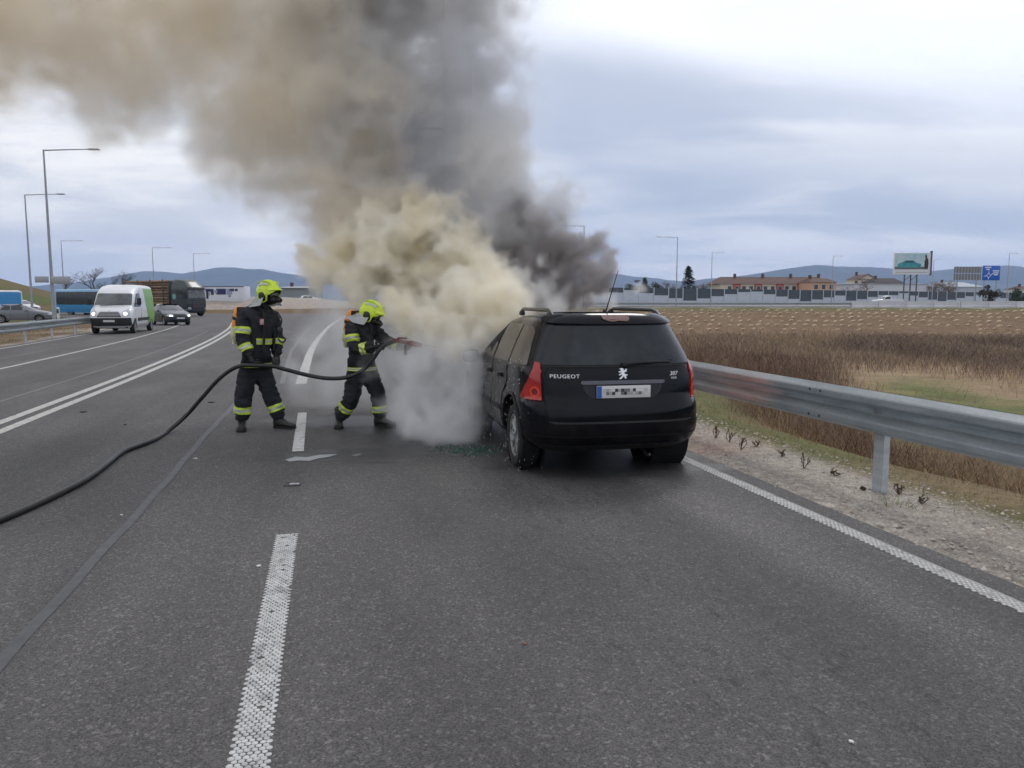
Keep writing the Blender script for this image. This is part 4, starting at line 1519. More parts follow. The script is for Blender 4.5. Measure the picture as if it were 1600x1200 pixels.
def build_ff(label, joints, head_c, face_dir, head_up, boots, bands, gloves_, cyl, seed, pockets=()):
    base = joints['pelvis'][0]
    root = empty('person', (base.x, base.y, 0), 0, label, 'firefighter')
    loc = Vector((base.x, base.y, 0))
    start = set(bpy.data.objects)
    E_ = [('pelvis', 'waist'), ('waist', 'chest'), ('chest', 'upper'), ('upper', 'neck'), ('neck', 'neck2'),
          ('upper', 'sh_a'), ('sh_a', 'el_a'), ('el_a', 'wr_a'), ('upper', 'sh_b'), ('sh_b', 'el_b'), ('el_b', 'wr_b'),
          ('pelvis', 'hip_a'), ('hip_a', 'kn_a'), ('kn_a', 'an_a'), ('pelvis', 'hip_b'), ('hip_b', 'kn_b'), ('kn_b', 'an_b')]
    J = dict(joints)
    E2 = []
    for a, b in E_:          # an extra joint half way keeps cloth volume
        if a in ('el_a', 'el_b', 'sh_a', 'sh_b', 'hip_a', 'hip_b', 'kn_a', 'kn_b'):
            m_ = a + '_m'
            k = .5
            J[m_] = ((J[a][0] + J[b][0]) * .5, (J[a][1] + J[b][1]) * .52, (J[a][2] + J[b][2]) * .52)
            E2 += [(a, m_), (m_, b)]
        else:
            E2.append((a, b))
    me = skin_mesh(J, E2, 'pelvis', 3, .017, 9.0, seed)
    body = mesh_obj('body', me, M_SUIT, root, 180)
    P_ = lambda n: joints[n][0]
    for (a, b, t, w, rm) in bands:
        stripe(me, P_(a), P_(b), t, w, rm, root)
    helmet(root, head_c, face_dir, head_up, None)
    for (an, d) in boots:
        boot(root, P_(an), d)
    for g in gloves_:
        glove(root, *g)
    cylinder_pack(root, *cyl)
    # jacket hem: short skirt of cloth over the hips
    bm = bmesh.new()
    pe, wa = P_('pelvis'), P_('waist')
    f = Vector((face_dir.x, face_dir.y, 0)).normalized(); s_ = Vector((f.y, -f.x, 0))
    rows = []
    for i, q in enumerate((0.0, .35, .7, 1.0)):
        c = wa.lerp(pe, .35 + .75 * q)
        row = []
        for k in range(24):
            a = 2 * math.pi * k / 24
            w_ = joints['waist'][1]
            rr = 1 + .07 * q + .03 * math.sin(k * 1.9 + i) * q
            row.append(bm.verts.new(c + s_ * math.cos(a) * .205 * rr + f * math.sin(a) * .165 * rr))
        rows.append(row)
    for a, b in zip(rows, rows[1:]):
        for k in range(24):
            bm.faces.new((a[k], a[(k + 1) % 24], b[(k + 1) % 24], b[k]))
    bmesh.ops.solidify(bm, geom=bm.faces[:], thickness=.010)
    bmesh.ops.recalc_face_normals(bm, faces=bm.faces)
    hem = bm_obj('jacket_hem', bm, M_SUIT, root, 60)
    # reflective band round the hem
    bm = bmesh.new()
    rows = []
    for q in (.52, .60, .76, .84):
        c = wa.lerp(pe, .35 + .75 * q)
        rows.append([bm.verts.new(c + s_ * math.cos(a) * .222 * (1 + .07 * q) + f * math.sin(a) * .182 * (1 + .07 * q)) for a in [2 * math.pi * k / 24 for k in range(24)]])
    for i, (a, b) in enumerate(zip(rows, rows[1:])):
        for k in range(24):
            fc = bm.faces.new((a[k], a[(k + 1) % 24], b[(k + 1) % 24], b[k]))
            fc.material_index = 1 if i == 1 else 0
    bmesh.ops.recalc_face_normals(bm, faces=bm.faces)
    hb = bm_obj('reflective_band', bm, [M_YEL, M_SIL], root, 60)
    # harness straps over the shoulders, waist belt
    up = P_('upper'); ch = P_('chest')
    for q in (-1, 1):
        pts = [up + s_ * q * .10 - f * .10 + Vector((0, 0, .10)), up + s_ * q * .11 + f * .02 + Vector((0, 0, .14)), up + s_ * q * .10 + f * .15 + Vector((0, 0, .04)), ch + s_ * q * .10 + f * .175, wa + s_ * q * .10 + f * .17]
        tube_obj('harness_strap', catmull(pts, 4), .016, M_STRAP, root, 6)
    for (c, s2, rz, mt) in pockets:
        box_obj('pocket', c, s2, mt, root, .01, Matrix.Rotation(rz, 3, 'Z'))
    for o in set(bpy.data.objects) - start:
        if o.parent is root:
            o.location = o.location - loc
    return root


def Jp(px, py, Y, rx, ry=None):
    return (atY(px, py, Y), rx, ry or rx)


# first firefighter: stands upright, watches the fire, holds the hose at his hip
Y1 = 9.82
j1 = {
    'pelvis': Jp(401, 573, Y1 + .02, .165, .15), 'waist': Jp(402, 548, Y1, .160, .150), 'chest': Jp(403, 522, Y1, .165, .175), 'upper': Jp(404, 494, Y1, .15, .17),
    'neck': Jp(408, 481, Y1, .085), 'neck2': Jp(412, 470, Y1, .075),
    'sh_a': Jp(382, 492, Y1 - .14, .105), 'el_a': Jp(378, 532, Y1 - .20, .078), 'wr_a': Jp(391, 558, Y1 - .24, .062),
    'sh_b': Jp(425, 496, Y1 + .13, .10), 'el_b': Jp(433, 528, Y1 + .17, .075), 'wr_b': Jp(432, 556, Y1 + .10, .060),
    'hip_a': Jp(387, 585, Y1 - .06, .120), 'kn_a': Jp(380, 619, Y1 - .08, .105), 'an_a': Jp(378, 659, Y1 - .06, .088),
    'hip_b': Jp(411, 585, Y1 + .06, .120), 'kn_b': Jp(423, 617, Y1 + .06, .105), 'an_b': Jp(438, 656, Y1 + .08, .088),
}
fd1 = Vector((.93, -.34, .05)).normalized()
bk = Vector((-.93, .34, 0)).normalized()
ff1 = build_ff('firefighter standing upright behind his colleague, holding the hose at his hip', j1,
               atY(419, 457, Y1), fd1, Vector((0, 0, 1)), [('an_a', Vector((.25, -.95, 0))), ('an_b', Vector((.95, -.25, 0)))],
               [('sh_a', 'el_a', .62, .085, .135), ('el_a', 'wr_a', .45, .085, .125), ('kn_a', 'an_a', .52, .085, .15), ('kn_b', 'an_b', .50, .085, .15),
                ('el_b', 'wr_b', .25, .07, .11)],
               [(j1['wr_a'][0], Vector((.45, -.1, -.8)), Vector((.75, .35, .35)), 1.5, 1), (j1['wr_b'][0], Vector((.1, -.1, -1)), Vector((-.3, -.8, 0)), .8, -1)],
               (atY(378, 479, Y1 + .12), atY(367, 535, Y1 + .14), .082, Vector((-.93, .34, 0)).normalized()), 1)
# chest band between the harness straps
def chest_band(root, J, f, t, w, arc0, arc1, off=.0, me=None):
    a, b = J['waist'][0], J['chest'][0]
    body = [o for o in kids(root) if o.name.startswith('body')][0]
    me = body.data
    return a, b, me
for root, J, f, t in ((ff1, j1, fd1, .62),):
    body = [o for o in kids(root) if o.name.startswith('body')][0]
    a, b = J['waist'][0], J['chest'][0]
    y = band_from(body.data, a, b, t - .17, t + .17, .30, .008, 'reflective_band', M_YEL, root, lambda c: c.x > J['waist'][0].x - .16 and c.y < J['waist'][0].y + .2 and (c - J['el_a'][0]).length > .17)
    if y:
        s2 = band_from(body.data, a, b, t - .06, t + .06, .30, .0105, 'silver_stripe', M_SIL, y, lambda c: c.x > J['waist'][0].x - .16 and c.y < J['waist'][0].y + .2 and (c - J['el_a'][0]).length > .17)
        y.location = -Vector(root.location)
# breathing hose and gauge dangling on the chest
tube_obj('breathing_hose', [p - ff1.location for p in catmull([atY(433, 487, Y1 - .12), atY(440, 500, Y1 - .16), atY(437, 515, Y1 - .2), atY(440, 524, Y1 - .2), atY(446, 530, Y1 - .2), atY(441, 535, Y1 - .2), atY(434, 529, Y1 - .2)], 6)], .010, M_RUBBER, ff1, 6)
box_obj('pressure_gauge', atY(438, 516, Y1 - .2) - ff1.location, (.06, .05, .08), M_MASK, ff1, .015)
box_obj('chest_badge', atY(409, 503, Y1 - .21) - ff1.location, (.05, .012, .07), pmat('badge_red', (.35, .03, .04), .6, var=(.55, .5, .5), vscale=60), ff1, .003)
box_obj('radio', atY(430, 566, Y1 - .13) - ff1.location, (.07, .05, .13), M_MASK, ff1, .012)

# second firefighter: leans forward and aims the nozzle into the smoke
Y2 = 10.0
j2 = {
    'pelvis': Jp(566, 578, Y2 + .02, .160, .15), 'waist': Jp(565, 556, Y2, .155, .150), 'chest': Jp(564, 532, Y2, .160, .17), 'upper': Jp(566, 512, Y2, .135, .155),
    'neck': Jp(573, 503, Y2, .085), 'neck2': Jp(577, 494, Y2, .075),
    'sh_a': Jp(550, 512, Y2 - .14, .092), 'el_a': Jp(553, 547, Y2 - .22, .078), 'wr_a': Jp(585, 542, Y2 - .30, .060),
    'sh_b': Jp(583, 513, Y2 + .12, .088), 'el_b': Jp(603, 533, Y2 + .10, .074), 'wr_b': Jp(626, 543, Y2 - .05, .058),
    'hip_a': Jp(554, 588, Y2 - .06, .118), 'kn_a': Jp(550, 622, Y2 - .14, .100), 'an_a': Jp(530, 654, Y2 + .0, .086),
    'hip_b': Jp(578, 586, Y2 + .06, .118), 'kn_b': Jp(591, 617, Y2 + .0, .100), 'an_b': Jp(595, 656, Y2 + .06, .086),
}
fd2 = Vector((.90, -.15, -.30)).normalized()
ff2 = build_ff('firefighter leaning towards the burning car, aiming the red nozzle into the smoke', j2,
               atY(580, 488, Y2), fd2, Vector((.25, 0, 1)), [('an_a', Vector((.15, -.99, 0))), ('an_b', Vector((.96, -.25, 0)))],
               [('sh_a', 'el_a', .50, .085, .135), ('el_a', 'wr_a', .50, .075, .12), ('kn_a', 'an_a', .42, .085, .15), ('kn_b', 'an_b', .52, .085, .15), ('el_b', 'wr_b', .8, .06, .11)],
               [(j2['wr_a'][0], Vector((.9, -.1, .15)), Vector((.1, .9, -.3)), 1.6, -1), (j2['wr_b'][0], Vector((.85, -.1, -.25)), Vector((.1, .3, .9)), 1.6, 1)],
               (atY(553, 485, Y2 + .10), atY(540, 540, Y2 + .14), .082, Vector((-.95, .25, 0)).normalized()), 4)

# hose
hp = [(-260, 925, 0), (-120, 868, 0), (-10, 817, 0), (60, 787, 0), (130, 752, 0), (165, 727, 0), (190, 707, 0), (215, 697, 0), (240, 687, 0), (262, 674, .01)]
HR = .0265
pts = [at(x, y, HR) for x, y, z in hp]
for x, y, Y in ((290, 650, 9.7), (315, 622, 9.65), (340, 594, 9.62), (362, 577, 9.6), (380, 571, 9.56), (400, 571, 9.54), (425, 572, 9.56), (445, 577, 9.62), (480, 586, 9.72), (510, 591, 9.74), (537, 590.5, 9.72), (556, 585, 9.70),
                (572, 574, 9.68), (585, 558, 9.66), (594, 545, 9.66), (606, 537, 9.72), (618, 533, 9.78)):
    pts.append(atY(x, y, Y))
hose = tube_obj('fire_hose', catmull(pts, 6), HR, M_HOSE, None, 12)
tag(hose, 'long black fire hose snaking over the road to the firefighters', 'fire hose')
# branch pipe
M_NOZ = pmat('nozzle_red', (.20, .025, .015), .5, var=(.10, .014, .010), vscale=16)
n0, n1 = atY(616, 532, 9.78), atY(658, 539, 9.62)
nz = empty('hose_nozzle', (n0.x, n0.y, n0.z), 0, 'red branch nozzle with black pistol grip held towards the burning car', 'nozzle')
ax = (n1 - n0)
L = ax.length
M = ax.to_track_quat('Z', 'Y').to_matrix().to_4x4()
bm = bmesh.new(); lathe(bm, [(0, -.02), (.030, -.02), (.030, .05), (.024, .06), (.024, L * .55), (.034, L * .60), (.036, L * .84), (.026, L * .88), (.026, L), (.016, L), (.014, L * .95), (0, L * .95)], 18, M)
bm_obj('barrel', bm, M_NOZ, nz, 40)
box_obj('pistol_grip', ax * .42 + Vector((0, 0, -.09)), (.035, .045, .14), M_MASK, nz, .012)
box_obj('shut_off_bail', ax * .30 + Vector((0, 0, .045)), (.12, .04, .025), M_NOZ, nz, .008)
# straight jet of water leaving the nozzle
jet = tube_obj('water_jet', [atY(660, 539, 9.6), atY(690, 544, 9.7), atY(722, 551, 9.9), atY(742, 557, 10.0)], [.008, .012, .018, .03], pmat('water_spray', (.8, .82, .85), .1, trans=.6), None, 8)
tag(jet, 'thin white jet of water leaving the red nozzle', 'water')
# ---------------------------------------------------------------- background vehicles
M_VWHITE = pmat('van_white', (.66, .67, .68), .35, coat=.3, dirt=((.35, .33, .30), .4), dscale=1.5)
M_VGREEN = pmat('van_green', (.16, .36, .05), .4, coat=.2)
M_DGREY = pmat('dark_grey_paint', (.035, .045, .055), .3, coat=.4, dirt=((.09, .09, .09), .4), dscale=2)
M_MGREY = pmat('grey_paint', (.16, .17, .19), .35, coat=.3)
M_TRUCK = pmat('truck_dark_green', (.018, .030, .032), .4, coat=.2, dirt=((.06, .06, .055), .5), dscale=2)
M_WSCR = pmat('windscreen_glass', (.10, .115, .125), .10, spec=.7, var=(.04, .045, .05), vscale=1.5)
M_SGLASS = pmat('vehicle_side_glass', (.02, .025, .03), .1, spec=.6)
M_TURQ = pmat('bus_blue', (.03, .22, .45), .4, coat=.2)
M_BUSD = pmat('bus_dark_side', (.012, .016, .020), .25, coat=.3)
M_BUSR = pmat('bus_roof', (.24, .42, .60), .5)
M_AMBER = pmat('amber_lens', (.7, .25, .02), .3)


def face_dir(px, Y, delta):
    """yaw that points a vehicle (front = local +y) from photo column px at distance Y towards the camera, turned by delta degrees"""
    x = (px - 800) / CAM_F * Y
    return math.atan2(x, Y) * -1 + math.pi + R(delta)   # local +y towards the camera


def zseq(K, st=.06):
    return sorted(set([round(z, 3) for z in np.arange(K[0][0], K[-1][0], st)] + [k[0] for k in K]))


def make_van(loc, yaw, label, rear_mat=M_VGREEN):
    e = empty('van', loc, yaw, label, 'van')
    K = [(.30, -2.55, 2.85, .86), (.45, -2.65, 2.98, .96), (.80, -2.68, 3.02, 1.00), (1.05, -2.68, 2.95, 1.0), (1.22, -2.68, 2.72, 1.0), (1.34, -2.68, 2.38, .99), (1.55, -2.67, 2.20, .975), (2.0, -2.66, 1.80, .945),
         (2.20, -2.65, 1.50, .92), (2.36, -2.62, 1.10, .89), (2.46, -2.50, .7, .80), (2.49, -2.2, .3, .60)]
    h = Hull(K, 6, 3.0, .35, .85, .03)
    h.build('body', M_VWHITE, e, zseq(K), ((-1.75, .36, .42, .6, 1.1), (2.0, .36, .42, .6, 1.1)), 45)
    box_obj('underbody', (0, .1, .42), (1.5, 5.2, .3), M_DARKPL, e)
    m2 = mir([(.86, 1.44), (.80, 2.02)])
    h.patch('windscreen', 'front', [(x, z) for x, z in m2], M_WSCR, e, .012, .02, .12, .06)
    g = h.patch('grille', 'front', mir([(.42, 1.10), (.56, .84)]), M_DARKPL, e, .012, .02, .1, .03)
    for z in (.90, .97, 1.04):
        h.patch('grille_bar', 'front', mir([(.48, z + .012), (.48, z - .012)]), pmat('grille_silver', (.4, .4, .41), .3, .6), g, .022, .02, .12)
    h.patch('bumper', 'front', mir([(.93, .80), (.94, .42)]), M_DARKPL, e, .02, .03, .1, .05)
    h.patch('number_plate', 'front', mir([(.26, .70), (.26, .60)]), M_PLATE, e, .03, .01, .2)
    for sx in (-1, 1):
        hl = h.patch('headlight', 'front', [(sx * .58, .86), (sx * .60, 1.10), (sx * .80, 1.26), (sx * .90, 1.12), (sx * .88, .90)], M_HEADG, e, .014, .02, .1, .03)
        c = [(sx * .72 + .075 * math.cos(a), 1.0 + .075 * math.sin(a)) for a in np.linspace(0, 2 * math.pi, 13)[:-1]]
        h.patch('lamp', 'front', c, M_HEADL, hl, .022, .01, .1)
        side = 'right' if sx > 0 else 'left'
        h.patch('side_window', side, [(.75, 1.36), (1.95, 1.34), (1.72, 1.60), (1.30, 2.02), (.75, 2.06)], M_SGLASS, e, .012, .02, .12, .05)
        h.patch('door_joint', side, [(.62, .42), (.64, .42), (.64, 2.2), (.62, 2.2)], M_GAP, e, .006, .01, .2)
        h.patch('side_moulding', side, [(-1.2, .62), (1.45, .62), (1.45, .78), (-1.2, .78)], M_DARKPL, e, .02, .03, .2)
        h.patch('green_panel', side, [(-2.60, .48), (-.95, .48), (-.35, 2.30), (-2.60, 2.30)], rear_mat, e, .010, .012, .15)
        mr = box_obj('door_mirror', (sx * 1.16, 1.75, 1.62), (.20, .12, .36), M_DARKPL, e, .04)
        box_obj('mirror_arm', (sx * 1.04, 1.75, 1.5), (.16, .05, .05), M_DARKPL, mr)
    box_obj('wiper', (0, 2.36, 1.44), (1.1, .03, .025), M_DARKPL, e, 0, Matrix.Rotation(R(4), 3, 'Y'))
    bm = bmesh.new(); lathe(bm, [(.06, 0), (.05, .02), (0, .02)], 12, Matrix.Translation((0, h.front(0, 1.16) + .0, 1.16)) @ Matrix.Rotation(R(-60), 4, 'X'))
    bm_obj('badge', bm, M_CHROME, e)
    for (x, y) in ((-.88, 2.0), (.88, 2.0), (-.88, -1.75), (.88, -1.75)):
        make_wheel(e, (x, y, .35), .35, .22, -1 if x < 0 else 1, simple=True, spokes=6)
    return e


def make_saloon(loc, yaw, label, mat, lit=True, name='parked_car', estate=False, cat='car'):
    e = empty(name, loc, yaw, label, cat)
    yb = -.82
    if estate:
        K = [(.20, -.72, 3.4, .78), (.36, -.95, 3.58, .85), (.60, -.98, 3.60, .87), (.78, -.95, 3.45, .87), (.88, -.92, 2.9, .86), (.97, -.90, 2.35, .84), (1.15, -.82, 1.9, .77), (1.36, -.65, 1.35, .68), (1.43, -.45, .95, .56), (1.45, -.1, .6, .35)]
    else:
        K = [(.20, -.85, 3.35, .78), (.36, -1.05, 3.52, .84), (.60, -1.08, 3.55, .86), (.78, -1.05, 3.42, .86), (.88, -1.00, 2.95, .85), (.98, -.92, 2.38, .83), (1.02, -.55, 2.25, .81), (1.18, -.25, 1.9, .75), (1.35, .1, 1.45, .66), (1.42, .4, 1.1, .55), (1.44, .6, .85, .35)]
    h = Hull(K, 3.6, 2.8, .8, 1.0, .018)
    h.build('body', mat, e, zseq(K, .04), ((0, .31, .36, .55, 1.0), (2.55, .31, .36, .55, 1.0)), 42)
    box_obj('underbody', (0, 1.3, .30), (1.2, 4.0, .2), M_DARKPL, e)
    h.patch('windscreen', 'front', mir([(.66, 1.02), (.58, 1.34)]), M_WSCR, e, .008, .015, .08, .04)
    h.patch('rear_window', 'rear', mir([(.64, 1.06), (.54, 1.33)]), M_SGLASS, e, .008, .015, .08, .04)
    h.patch('grille', 'front', mir([(.36, .70), (.33, .58)]), M_DARKPL, e, .008, .015, .08, .02)
    h.patch('bumper_intake', 'front', mir([(.60, .40), (.56, .27)]), M_DARKPL, e, .008, .015, .08, .03)
    h.patch('number_plate', 'front', mir([(.26, .54), (.26, .44)]), M_PLATE, e, .016, .01, .2)
    for sx in (-1, 1):
        side = 'right' if sx > 0 else 'left'
        hl = h.patch('headlight', 'front', [(sx * .44, .58), (sx * .44, .71), (sx * .74, .74), (sx * .78, .62)], M_HEADG, e, .010, .015, .06, .03)
        if lit:
            h.patch('lamp', 'front', [(sx * .50, .60), (sx * .50, .69), (sx * .66, .70), (sx * .66, .61)], M_HEADL, hl, .018, .01, .06, .02)
        h.patch('tail_lamp', 'rear', [(sx * .58, .66), (sx * .58, .86), (sx * .80, .88), (sx * .83, .68)], M_RED, e, .01, .015, .06, .02)
        ws = ([(.0, 1.0), (.62, .99), (.62, 1.32), (.22, 1.30)] if not estate else [(-.35, 1.0), (.62, .99), (.62, 1.34), (-.2, 1.32)])
        h.patch('side_window', side, ws, M_SGLASS, e, .008, .012, .1, .03)
        h.patch('side_window', side, [(.70, .99), (1.45, .98), (1.45, 1.20), (1.28, 1.33), (.70, 1.34)], M_SGLASS, e, .008, .012, .1, .03)
        h.patch('door_joint', side, [(.655, .3), (.667, .3), (.667, .98), (.655, .98)], M_GAP, e, .004, .01, .2)
        h.patch('door_joint', side, [(1.80, .3), (1.812, .3), (1.812, .92), (1.80, .92)], M_GAP, e, .004, .01, .2)
        box_obj('door_mirror', (sx * .93, 1.72, .98), (.18, .10, .13), mat, e, .03)
    for (x, y) in ((-.74, 0), (.74, 0), (-.74, 2.55), (.74, 2.55)):
        make_wheel(e, (x, y, .30), .30, .19, -1 if x < 0 else 1, simple=True, spokes=7)
    return e


def ground_pt(px, Y):
    return Vector(((px - 800) / CAM_F * Y, Y, 0))


van = make_van((0, 0, 0), 0, 'white delivery van with green rear half and lit headlights, driving beside the guard rail')
vf = ground_pt(173, 38.4)
yw = face_dir(173, 38.4, 0) + R(-14)
van.rotation_euler = (0, 0, yw)
van.location = vf - Matrix.Rotation(yw, 3, 'Z') @ Vector((0, 2.9, 0))
sed = make_saloon((0, 0, 0), 0, 'dark grey hatchback with lit headlights following the white van', M_DGREY, name='hatchback_car')
yw = face_dir(284, 52.0, 0) + R(17)
sed.rotation_euler = (0, 0, yw)
sed.location = ground_pt(284, 52.0) - Matrix.Rotation(yw, 3, 'Z') @ Vector((0, 3.5, 0))
s3 = make_saloon((0, 0, 0), 0, 'grey saloon standing behind the opposite guard rail, cut by the picture edge', M_MGREY, lit=False, name='saloon_car')
s3.rotation_euler = (0, 0, R(-68)); s3.location = ground_pt(8, 60) + Vector((0, 0, -.05))


# timber lorry
def make_truck():
    e = empty('timber_lorry', (0, 0, 0), 0, 'dark green timber lorry loaded with long logs turning on the roundabout', 'lorry')
    K = [(.35, -2.1, .95, 1.05), (.55, -2.2, 1.05, 1.22), (1.3, -2.2, 1.08, 1.25), (1.9, -2.2, 1.05, 1.25), (2.9, -2.2, .92, 1.23), (3.10, -2.2, .80, 1.18), (3.3, -2.2, .55, 1.12), (3.75, -2.1, .0, 1.0), (3.92, -1.9, -.5, .85)]
    K = [(a, b + .9 if False else b + .4, c, d) for a, b, c, d in K]
    h = Hull(K, 8, 3.2, .3, .6, .03)
    h.build('cab', M_TRUCK, e, zseq(K, .12), (), 45)
    h.patch('windscreen', 'front', mir([(1.05, 1.95), (1.0, 2.78)]), M_WSCR, e, .015, .03, .2, .08)
    h.patch('sun_visor', 'front', mir([(1.08, 3.02), (1.08, 2.84)]), M_DARKPL, e, .12, .05, .2)
    h.patch('grille', 'front', mir([(.70, 1.75), (.78, .85)]), M_DARKPL, e, .015, .03, .2, .05)
    for z in (1.0, 1.2, 1.4, 1.6):
        h.patch('grille_bar', 'front', mir([(.66, z + .02), (.66, z - .02)]), pmat('grille_grey', (.16, .17, .17), .4), e, .03, .03, .25)
    for sx in (-1, 1):
        h.patch('headlight', 'front', [(sx * .85, .72), (sx * .85, .95), (sx * 1.12, 1.0), (sx * 1.14, .75)], M_HEADG, e, .02, .03, .1, .03)
        side = 'right' if sx > 0 else 'left'
        h.patch('side_window', side, [(-.55, 1.95), (.35, 1.85), (.30, 2.65), (-.55, 2.7)], M_SGLASS, e, .015, .03, .2, .05)
        box_obj('door_mirror', (sx * 1.42, .78, 2.25), (.22, .14, .75), M_DARKPL, e, .04)
        h.patch('door_joint', side, [(-.72, .9), (-.69, .9), (-.69, 2.9), (-.72, 2.9)], M_GAP, e, .008, .02, .3)
        h.patch('sill_panel', side, [(-1.7, .45), (-.6, .45), (-.6, .95), (-1.7, .95)], M_DARKPL, e, .02, .03, .3)
        h.patch('door_emblem', side, [(-1.2 + .3 * math.cos(a), 2.1 + .3 * math.sin(a)) for a in np.linspace(0, 2 * math.pi, 15)[:-1]], pmat('emblem_green', (.12, .35, .30), .5), e, .012, .01, .3)
    box_obj('air_deflector', (0, -.9, 3.62), (2.0, .9, .5), M_TRUCK, e, .15)
    box_obj('chassis', (0, -5.8, .95), (.9, 9.6, .35), M_DARKPL, e, .03)
    box_obj('headboard', (0, -2.2, 2.5), (2.4, .12, 2.6), pmat('steel_bunk', (.07, .075, .07), .7), e, .02)
    rg = random.Random(3)
    bark = pmat('log_bark', (.20, .13, .08), .9, var=(.30, .20, .12), vscale=3, bump=.5, bscale=20)
    cut = pmat('log_cut_end', (.48, .34, .19), .8, var=(.36, .25, .14), vscale=6)
    n = 0
    for row in range(9):
        z = 1.35 + row * .30
        for k in range(7 - (row % 2) - (2 if row > 6 else 0)):
            x = -.98 + k * .31 + (row % 2) * .155 + (.31 if row > 6 else 0)
            r_ = rg.uniform(.125, .155)
            y0 = -2.45 - rg.uniform(0, .35); y1 = -10.4 - rg.uniform(0, .5)
            bm = bmesh.new()
            tube(bm, [(x, y0, z), (x + rg.uniform(-.02, .02), (y0 + y1) / 2, z + rg.uniform(-.01, .02)), (x, y1, z)], [r_, r_ * .96, r_ * .88], 9)
            for f in bm.faces:
                if len(f.verts) > 4:
                    f.material_index = 1
            o = bm_obj('log', bm, [bark, cut], e, 50)
    for y in (-3.1, -5.2, -7.4, -9.6):
        for sx in (-1, 1):
            box_obj('stake', (sx * 1.20, y, 2.45), (.08, .12, 3.0), pmat('steel_bunk', (0, 0, 0)), e, .01)
        box_obj('bunk', (0, y, 1.15), (2.45, .16, .14), pmat('steel_bunk', (0, 0, 0)), e, .01)
    for (x, y) in [(sx * 1.02, y) for y in (.05, -2.9, -7.2, -8.5, -9.8) for sx in (-1, 1)]:
        make_wheel(e, (x, y, .50), .50, .32, -1 if x < 0 else 1, simple=True, spokes=8)
    for sx in (-1, 1):
        box_obj('mudguard', (sx * 1.05, .05, .95), (.42, 1.25, .18), M_DARKPL, e, .06)
    box_obj('fuel_tank', (1.0, -1.75, .75), (.5, 1.0, .5), pmat('tank_steel', (.3, .3, .31), .4, .5), e, .08)
    return e


tr = make_truck()
yw = face_dir(308, 83, 0) + R(38)
tr.rotation_euler = (0, 0, yw)
tr.location = ground_pt(312, 83) - Matrix.Rotation(yw, 3, 'Z') @ Vector((0, 1.0, 0))

# bus
def make_bus():
    e = empty('bus', (0, 0, 0), 0, 'dark and light blue coach standing behind the white van', 'bus')
    K = [(.32, -5.8, 5.8, 1.2), (.5, -5.9, 5.9, 1.26), (1.2, -5.95, 5.95, 1.27), (2.6, -5.9, 5.85, 1.25), (3.0, -5.8, 5.7, 1.18), (3.12, -5.6, 5.4, 1.0)]
    h = Hull(K, 7, 6, .5, .5, .03)
    h.build('body', M_BUSR, e, zseq(K, .15), ((-3.4, .5, .6, .8, 1.4), (3.2, .5, .6, .8, 1.4)), 45)
    for side in ('left', 'right'):
        h.patch('lower_panel', side, [(-5.3, .45), (5.3, .45), (5.3, 1.35), (-5.3, 1.35)], M_TURQ, e, .012, .02, .5)
        for k in range(7):
            y0 = -5.2 + k * 1.5
            h.patch('side_window', side, [(y0, 1.30), (y0 + 1.48, 1.30), (y0 + 1.48, 2.80), (y0, 2.80)], M_BUSD, e, .014, .02, .5, .02)
    for face in ('rear', 'front'):
        h.patch('end_window', face, mir([(1.05, 1.35), (1.0, 2.75)]), M_BUSD, e, .014, .02, .2, .08)
        h.patch('end_panel', face, mir([(1.15, 1.28), (1.15, .5)]), M_TURQ, e, .014, .02, .2, .08)
    for (x, y) in ((-1.05, 3.2), (1.05, 3.2), (-1.05, -3.4), (1.05, -3.4)):
        make_wheel(e, (x, y, .48), .48, .28, -1 if x < 0 else 1, simple=True, spokes=8)
    return e


bus = make_bus()
bus.location = ground_pt(158, 92); bus.rotation_euler = (0, 0, R(70))
bus.location.z = -.1

# small vans at the picture edge
v2 = make_van((0, 0, 0), 0, 'white van with blue roof edge partly out of the picture behind the grey saloon', pmat('van_blue', (.03, .22, .50), .4))
v2.rotation_euler = (0, 0, R(-60 + 180)); v2.location = ground_pt(-8, 80) + Vector((0, 0, .25))
v3 = make_saloon((0, 0, 0), 0, 'small white car behind the grey saloon by the street lamp', M_VWHITE, lit=False, name='parked_car', estate=True)
v3.rotation_euler = (0, 0, R(-120)); v3.location = ground_pt(30, 84) + Vector((0, 0, .3))
v4 = make_saloon((0, 0, 0), 0, 'white car passing behind the gravel island of the roundabout', M_VWHITE, lit=False, name='passing_car', estate=True)
v4.rotation_euler = (0, 0, R(-75)); v4.location = ground_pt(478, 150) + Vector((0, 0, 1.2))

